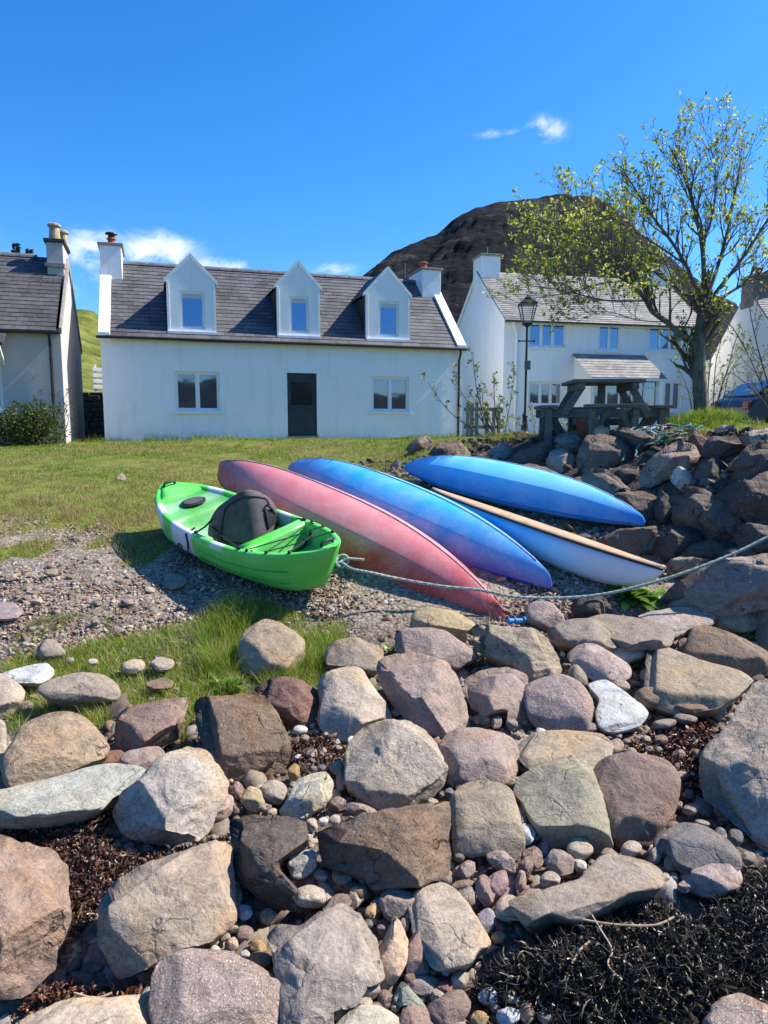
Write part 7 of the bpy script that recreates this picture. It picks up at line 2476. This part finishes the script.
def ropes():
    # mooring line from the green kayak to the right of the frame
    P = [(342, 563, 6.12), (352, 569, 6.02), (372, 573, 6.0), (400, 579, 6.05), (440, 586, 6.0), (480, 590, 5.97), (510, 596, 5.95), (540, 598, 5.95), (580, 597, 5.93), (610, 593, 5.9), (640, 586, 5.88), (665, 579, 5.86), (700, 567, 5.86), (735, 553, 5.88), (768, 537, 5.9), (830, 506, 5.9)]
    pts = spline([at(*p) for p in P], 10)
    m = MB()
    for k in range(3):
        q = []
        for i, p in enumerate(pts):
            t = (pts[min(i + 1, len(pts) - 1)] - pts[max(i - 1, 0)]).normalized()
            a = t.cross(Vector((0, 0, 1))).normalized(); b = a.cross(t)
            an = i * .95 + k * 2 * math.pi / 3
            q.append(p + (a * math.cos(an) + b * math.sin(an)) * .0065)
        m.tube(q, .0082, 6)
    r = m.build('mooring_rope', M['rope'], sm=True)
    tag(r, 'pale green rope running from green kayak to the bank', 'rope')
    # the knot at the kayak end
    r2 = np.random.default_rng(4)
    c = at(341, 561, 6.13)
    m = MB()
    for k in range(5):
        ax = Vector(r2.normal(size=3)).normalized(); a = ax.orthogonal().normalized(); b = ax.cross(a)
        rad = r2.uniform(.03, .048); cc = c + Vector(r2.normal(0, .012, 3))
        m.tube([cc + (a * math.cos(t) + b * math.sin(t)) * rad for t in np.linspace(0, 2 * math.pi, 18, endpoint=False)], .012, 7, closed=True)
    m.tube(spline([c, c + Vector((.06, 0, .02)), c + Vector((.14, .0, .015)), c + Vector((.2, -.01, .012))], 5), .013, 7)
    m.build('knot', M['rope'], r, sm=True)
    # heap of old rope and netting on top of the bank
    m = MB(); m2 = MB(); m3 = MB()
    def heap(mb, x0, x1, n, rad, hh, seed, Y0=9.0, y0=432, amp=1.0):
        r3 = np.random.default_rng(seed)
        for k in range(n):
            px = r3.uniform(x0, x1); L_ = []
            p = at(px, y0, Y0 + r3.uniform(-.25, .25)); p.z = float(ground(p.x, p.y)) + r3.uniform(.05, hh)
            d = Vector((r3.normal(), r3.normal() * .6, 0)).normalized()
            for s in range(16):
                d = (d + Vector((r3.normal(0, .55), r3.normal(0, .4), r3.normal(0, .10)))).normalized(); p = p + d * .055 * amp
                p.z = min(max(p.z, float(ground(p.x, p.y)) + .02), float(ground(p.x, p.y)) + hh + .02); L_.append(p.copy())
            mb.tube(spline(L_, 3), rad, 6)
    heap(m, 634, 686, 30, .011, .10, 1, amp=.55)
    o = m.build('rope_heap', M['net_rope'], sm=True); tag(o, 'tangled heap of green rope and netting on the bank crest', 'rope')
    heap(m2, 642, 662, 6, .011, .13, 2, amp=.5); m2.build('white_strand', M['net_white'], o, sm=True)
    heap(m3, 646, 668, 8, .014, .09, 3, amp=.5); m3.build('brown_strand', M['rope_brown'], o, sm=True)


def car():
    Y = 17.5
    x0 = (725 - 384) / F_PX * Y
    gz = float(ground(x0 + 1.5, Y))
    root = empty('parked_car', (x0, Y, gz), R(6), 'dark blue car parked behind the tree, mostly out of frame', 'car')
    prof = [(.06, .30), (.0, .55), (.02, .78), (.10, .96), (.30, 1.04), (.75, 1.36), (1.05, 1.46), (1.7, 1.50), (2.3, 1.44), (3.0, 1.05), (3.9, .92), (4.2, .75), (4.25, .45), (4.15, .28), (3.75, .26), (3.6, .5), (3.3, .55), (3.0, .5), (2.85, .26), (1.15, .26), (1.0, .5), (.75, .55), (.45, .5), (.32, .28)]
    b = MB(); b.prism([(x, -.85, z) for x, z in prof], (0, 1.7, 0)); b.build('body', M['car_paint'], root, bevel=.06, seg=3)
    b = MB()
    for yy in (-.853, .833): b.prism([(.62, yy, 1.08), (.95, yy, 1.36), (1.7, yy, 1.42), (2.25, yy, 1.36), (2.7, yy, 1.08)], (0, .02, 0))
    b.build('side_window', M['glass_dark'], root)
    b = MB(); b.prism([(.27, -.68, 1.06), (.70, -.60, 1.36), (.70, .60, 1.36), (.27, .68, 1.06)], (-.018, 0, .03)); b.build('rear_window', M['glass_dark'], root)
    for yy in (-.80, .56): MB().box(-.012, .10, yy, yy + .24, .72, .92).build('tail_light', M['tail_red'], root, bevel=.02)
    MB().box(-.06, .12, -.80, .80, .36, .54).build('bumper', M['black_metal'], root, bevel=.04)
    for x in (.75, 3.3):
        for yy in (-.86, .66):
            w = MB(); w.tube([(x, yy, .31), (x, yy + .2, .31)], .31, 24); wo = w.build('wheel', M['kayak_black'], root, bevel=.03)
            MB().tube([(x, yy - .008, .31), (x, yy + .02, .31)], .19, 16).build('rim', M['lead'], wo)


def small_things():
    # dry stone wall and slatted gate in the gap between the cottages
    r_ = random.Random(3)
    a = at(84, 440, 26.0); b = at(112, 440, 26.0)
    a.x -= 1.0; b.x += 1.2
    z0 = float(ground(a.x, 26)) - .2; zt = at(95, 392, 26).z
    m = MB(); y = 26.0
    z = z0
    while z < zt - .05:
        h = r_.uniform(.12, .24); x = a.x + r_.uniform(-.2, 0)
        while x < b.x:
            w = r_.uniform(.2, .5); d = r_.uniform(-.05, .05)
            m.box(x + .008, x + w - .008, y + d, y + .5, z + .006, min(z + h, zt) - .006); x += w
        z += h
    m.box(a.x - .2, b.x, 26.1, 26.4, z0, zt - .03)
    tag(m.build('stone_wall', M['wall_stone'], bevel=.025), 'dark dry stone wall closing the gap between the cottages', 'wall')
    root = empty('slatted_gate', at(95, 392, 26.3), R(35), 'white slatted wooden gate above the dark stone wall', 'gate')
    zt = at(95, 366, 26.3).z - root.location.z
    for k in range(4):
        z = .12 + k * (zt - .1) / 4
        MB().box(-.05, 2.2, 0, .03, z, z + .13).build('slat', M['white_paint'], root, bevel=.005)
    for x in (.0, 2.0): MB().box(x, x + .09, .032, .10, -.3, zt + .05).build('post', M['white_paint'], root, bevel=.006)
    # two conifer tops far behind the pinkish cottage
    for i, (px, top, bot, wd, lab) in enumerate(((19, 243, 300, 4, 'tall dark conifer top beyond the pinkish cottage roof'), (32, 249, 300, 5, 'shorter ragged conifer beyond the pinkish cottage roof'))):
        Y = 46; r2 = np.random.default_rng(i)
        b = at(px, 300, Y); b.z = float(ground(b.x, b.y)); zt = at(px, top, Y).z - b.z
        root = empty('conifer', b, 0, lab, 'tree')
        MB().tube([(0, 0, 0), (0, 0, zt)], [.16, .02], 8).build('trunk', M['bark'], root)
        P, N_ = [], []
        for k in range(2600):
            t = r2.uniform(.25, 1) ** .8
            rad = (1 - t) * 1.5 * (wd / 5) * (.55 + .45 * math.sin(t * 60 + i)) + .07
            a_ = r2.uniform(0, 2 * math.pi); rr = rad * r2.uniform(.2, 1)
            P.append((math.cos(a_) * rr, math.sin(a_) * rr, zt * t - rr * .25)); N_.append((math.cos(a_), math.sin(a_), r2.uniform(-.5, .3)))
        P, N_ = np.array(P), np.array(N_)
        V, F, c = leaf_mesh(P, N_, r2.uniform(.12, .26, len(P)), np.tile((.018, .030, .014), (len(P), 1)) * r2.uniform(.6, 1.5, (len(P), 1)), i, .4)
        mesh_np('crown', V, F, M['leaf'], root, smooth_shade=False, cols=c)
    # weathered palings beside the cottage corner
    root = empty('paling_fence', at(495, 440, 14.2), 0, 'short run of weathered palings behind the spindly sapling', 'fence')
    root.location.z = float(ground(root.location.x, root.location.y))
    for k, (px, top) in enumerate(((468, 402), (472, 404), (477, 402), (487, 404), (494, 408), (499, 406))):
        p = at(px, top, 14.2) - root.location
        MB().box(p.x - .035, p.x + .035, -.012, .012, -.1, p.z).build('paling', M['timber_pale'], root, bevel=.004)
    for z in (.2, .55): MB().box(at(464, 430, 14.2).x - root.location.x, at(503, 430, 14.2).x - root.location.x, .014, .05, z, z + .07).build('rail', M['timber_pale'], root)


simple('wall_stone', (.075, .062, .05), .9, .35, 4, .5)
t_ = NT('lamp_glass'); t_.set((.55, .60, .60), .08, None, .5)
_tr = t_.new('ShaderNodeBsdfTransparent'); _mx = t_.new('ShaderNodeMixShader'); _mx.inputs[0].default_value = .80
t_.link(t_.b.outputs[0], _mx.inputs[1]); t_.link(_tr.outputs[0], _mx.inputs[2]); t_.link(_mx.outputs[0], t_.out.inputs[0]); M['lamp_glass'] = t_.m
t_ = NT('car_paint'); t_.set((.008, .011, .035), .28, None, .5); t_.b.inputs['Coat Weight'].default_value = .15; M['car_paint'] = t_.m
simple('tail_red', (.35, .02, .02), .2, .05, 4)
lamp_post()
picnic_table()
ropes()
car()
small_things()
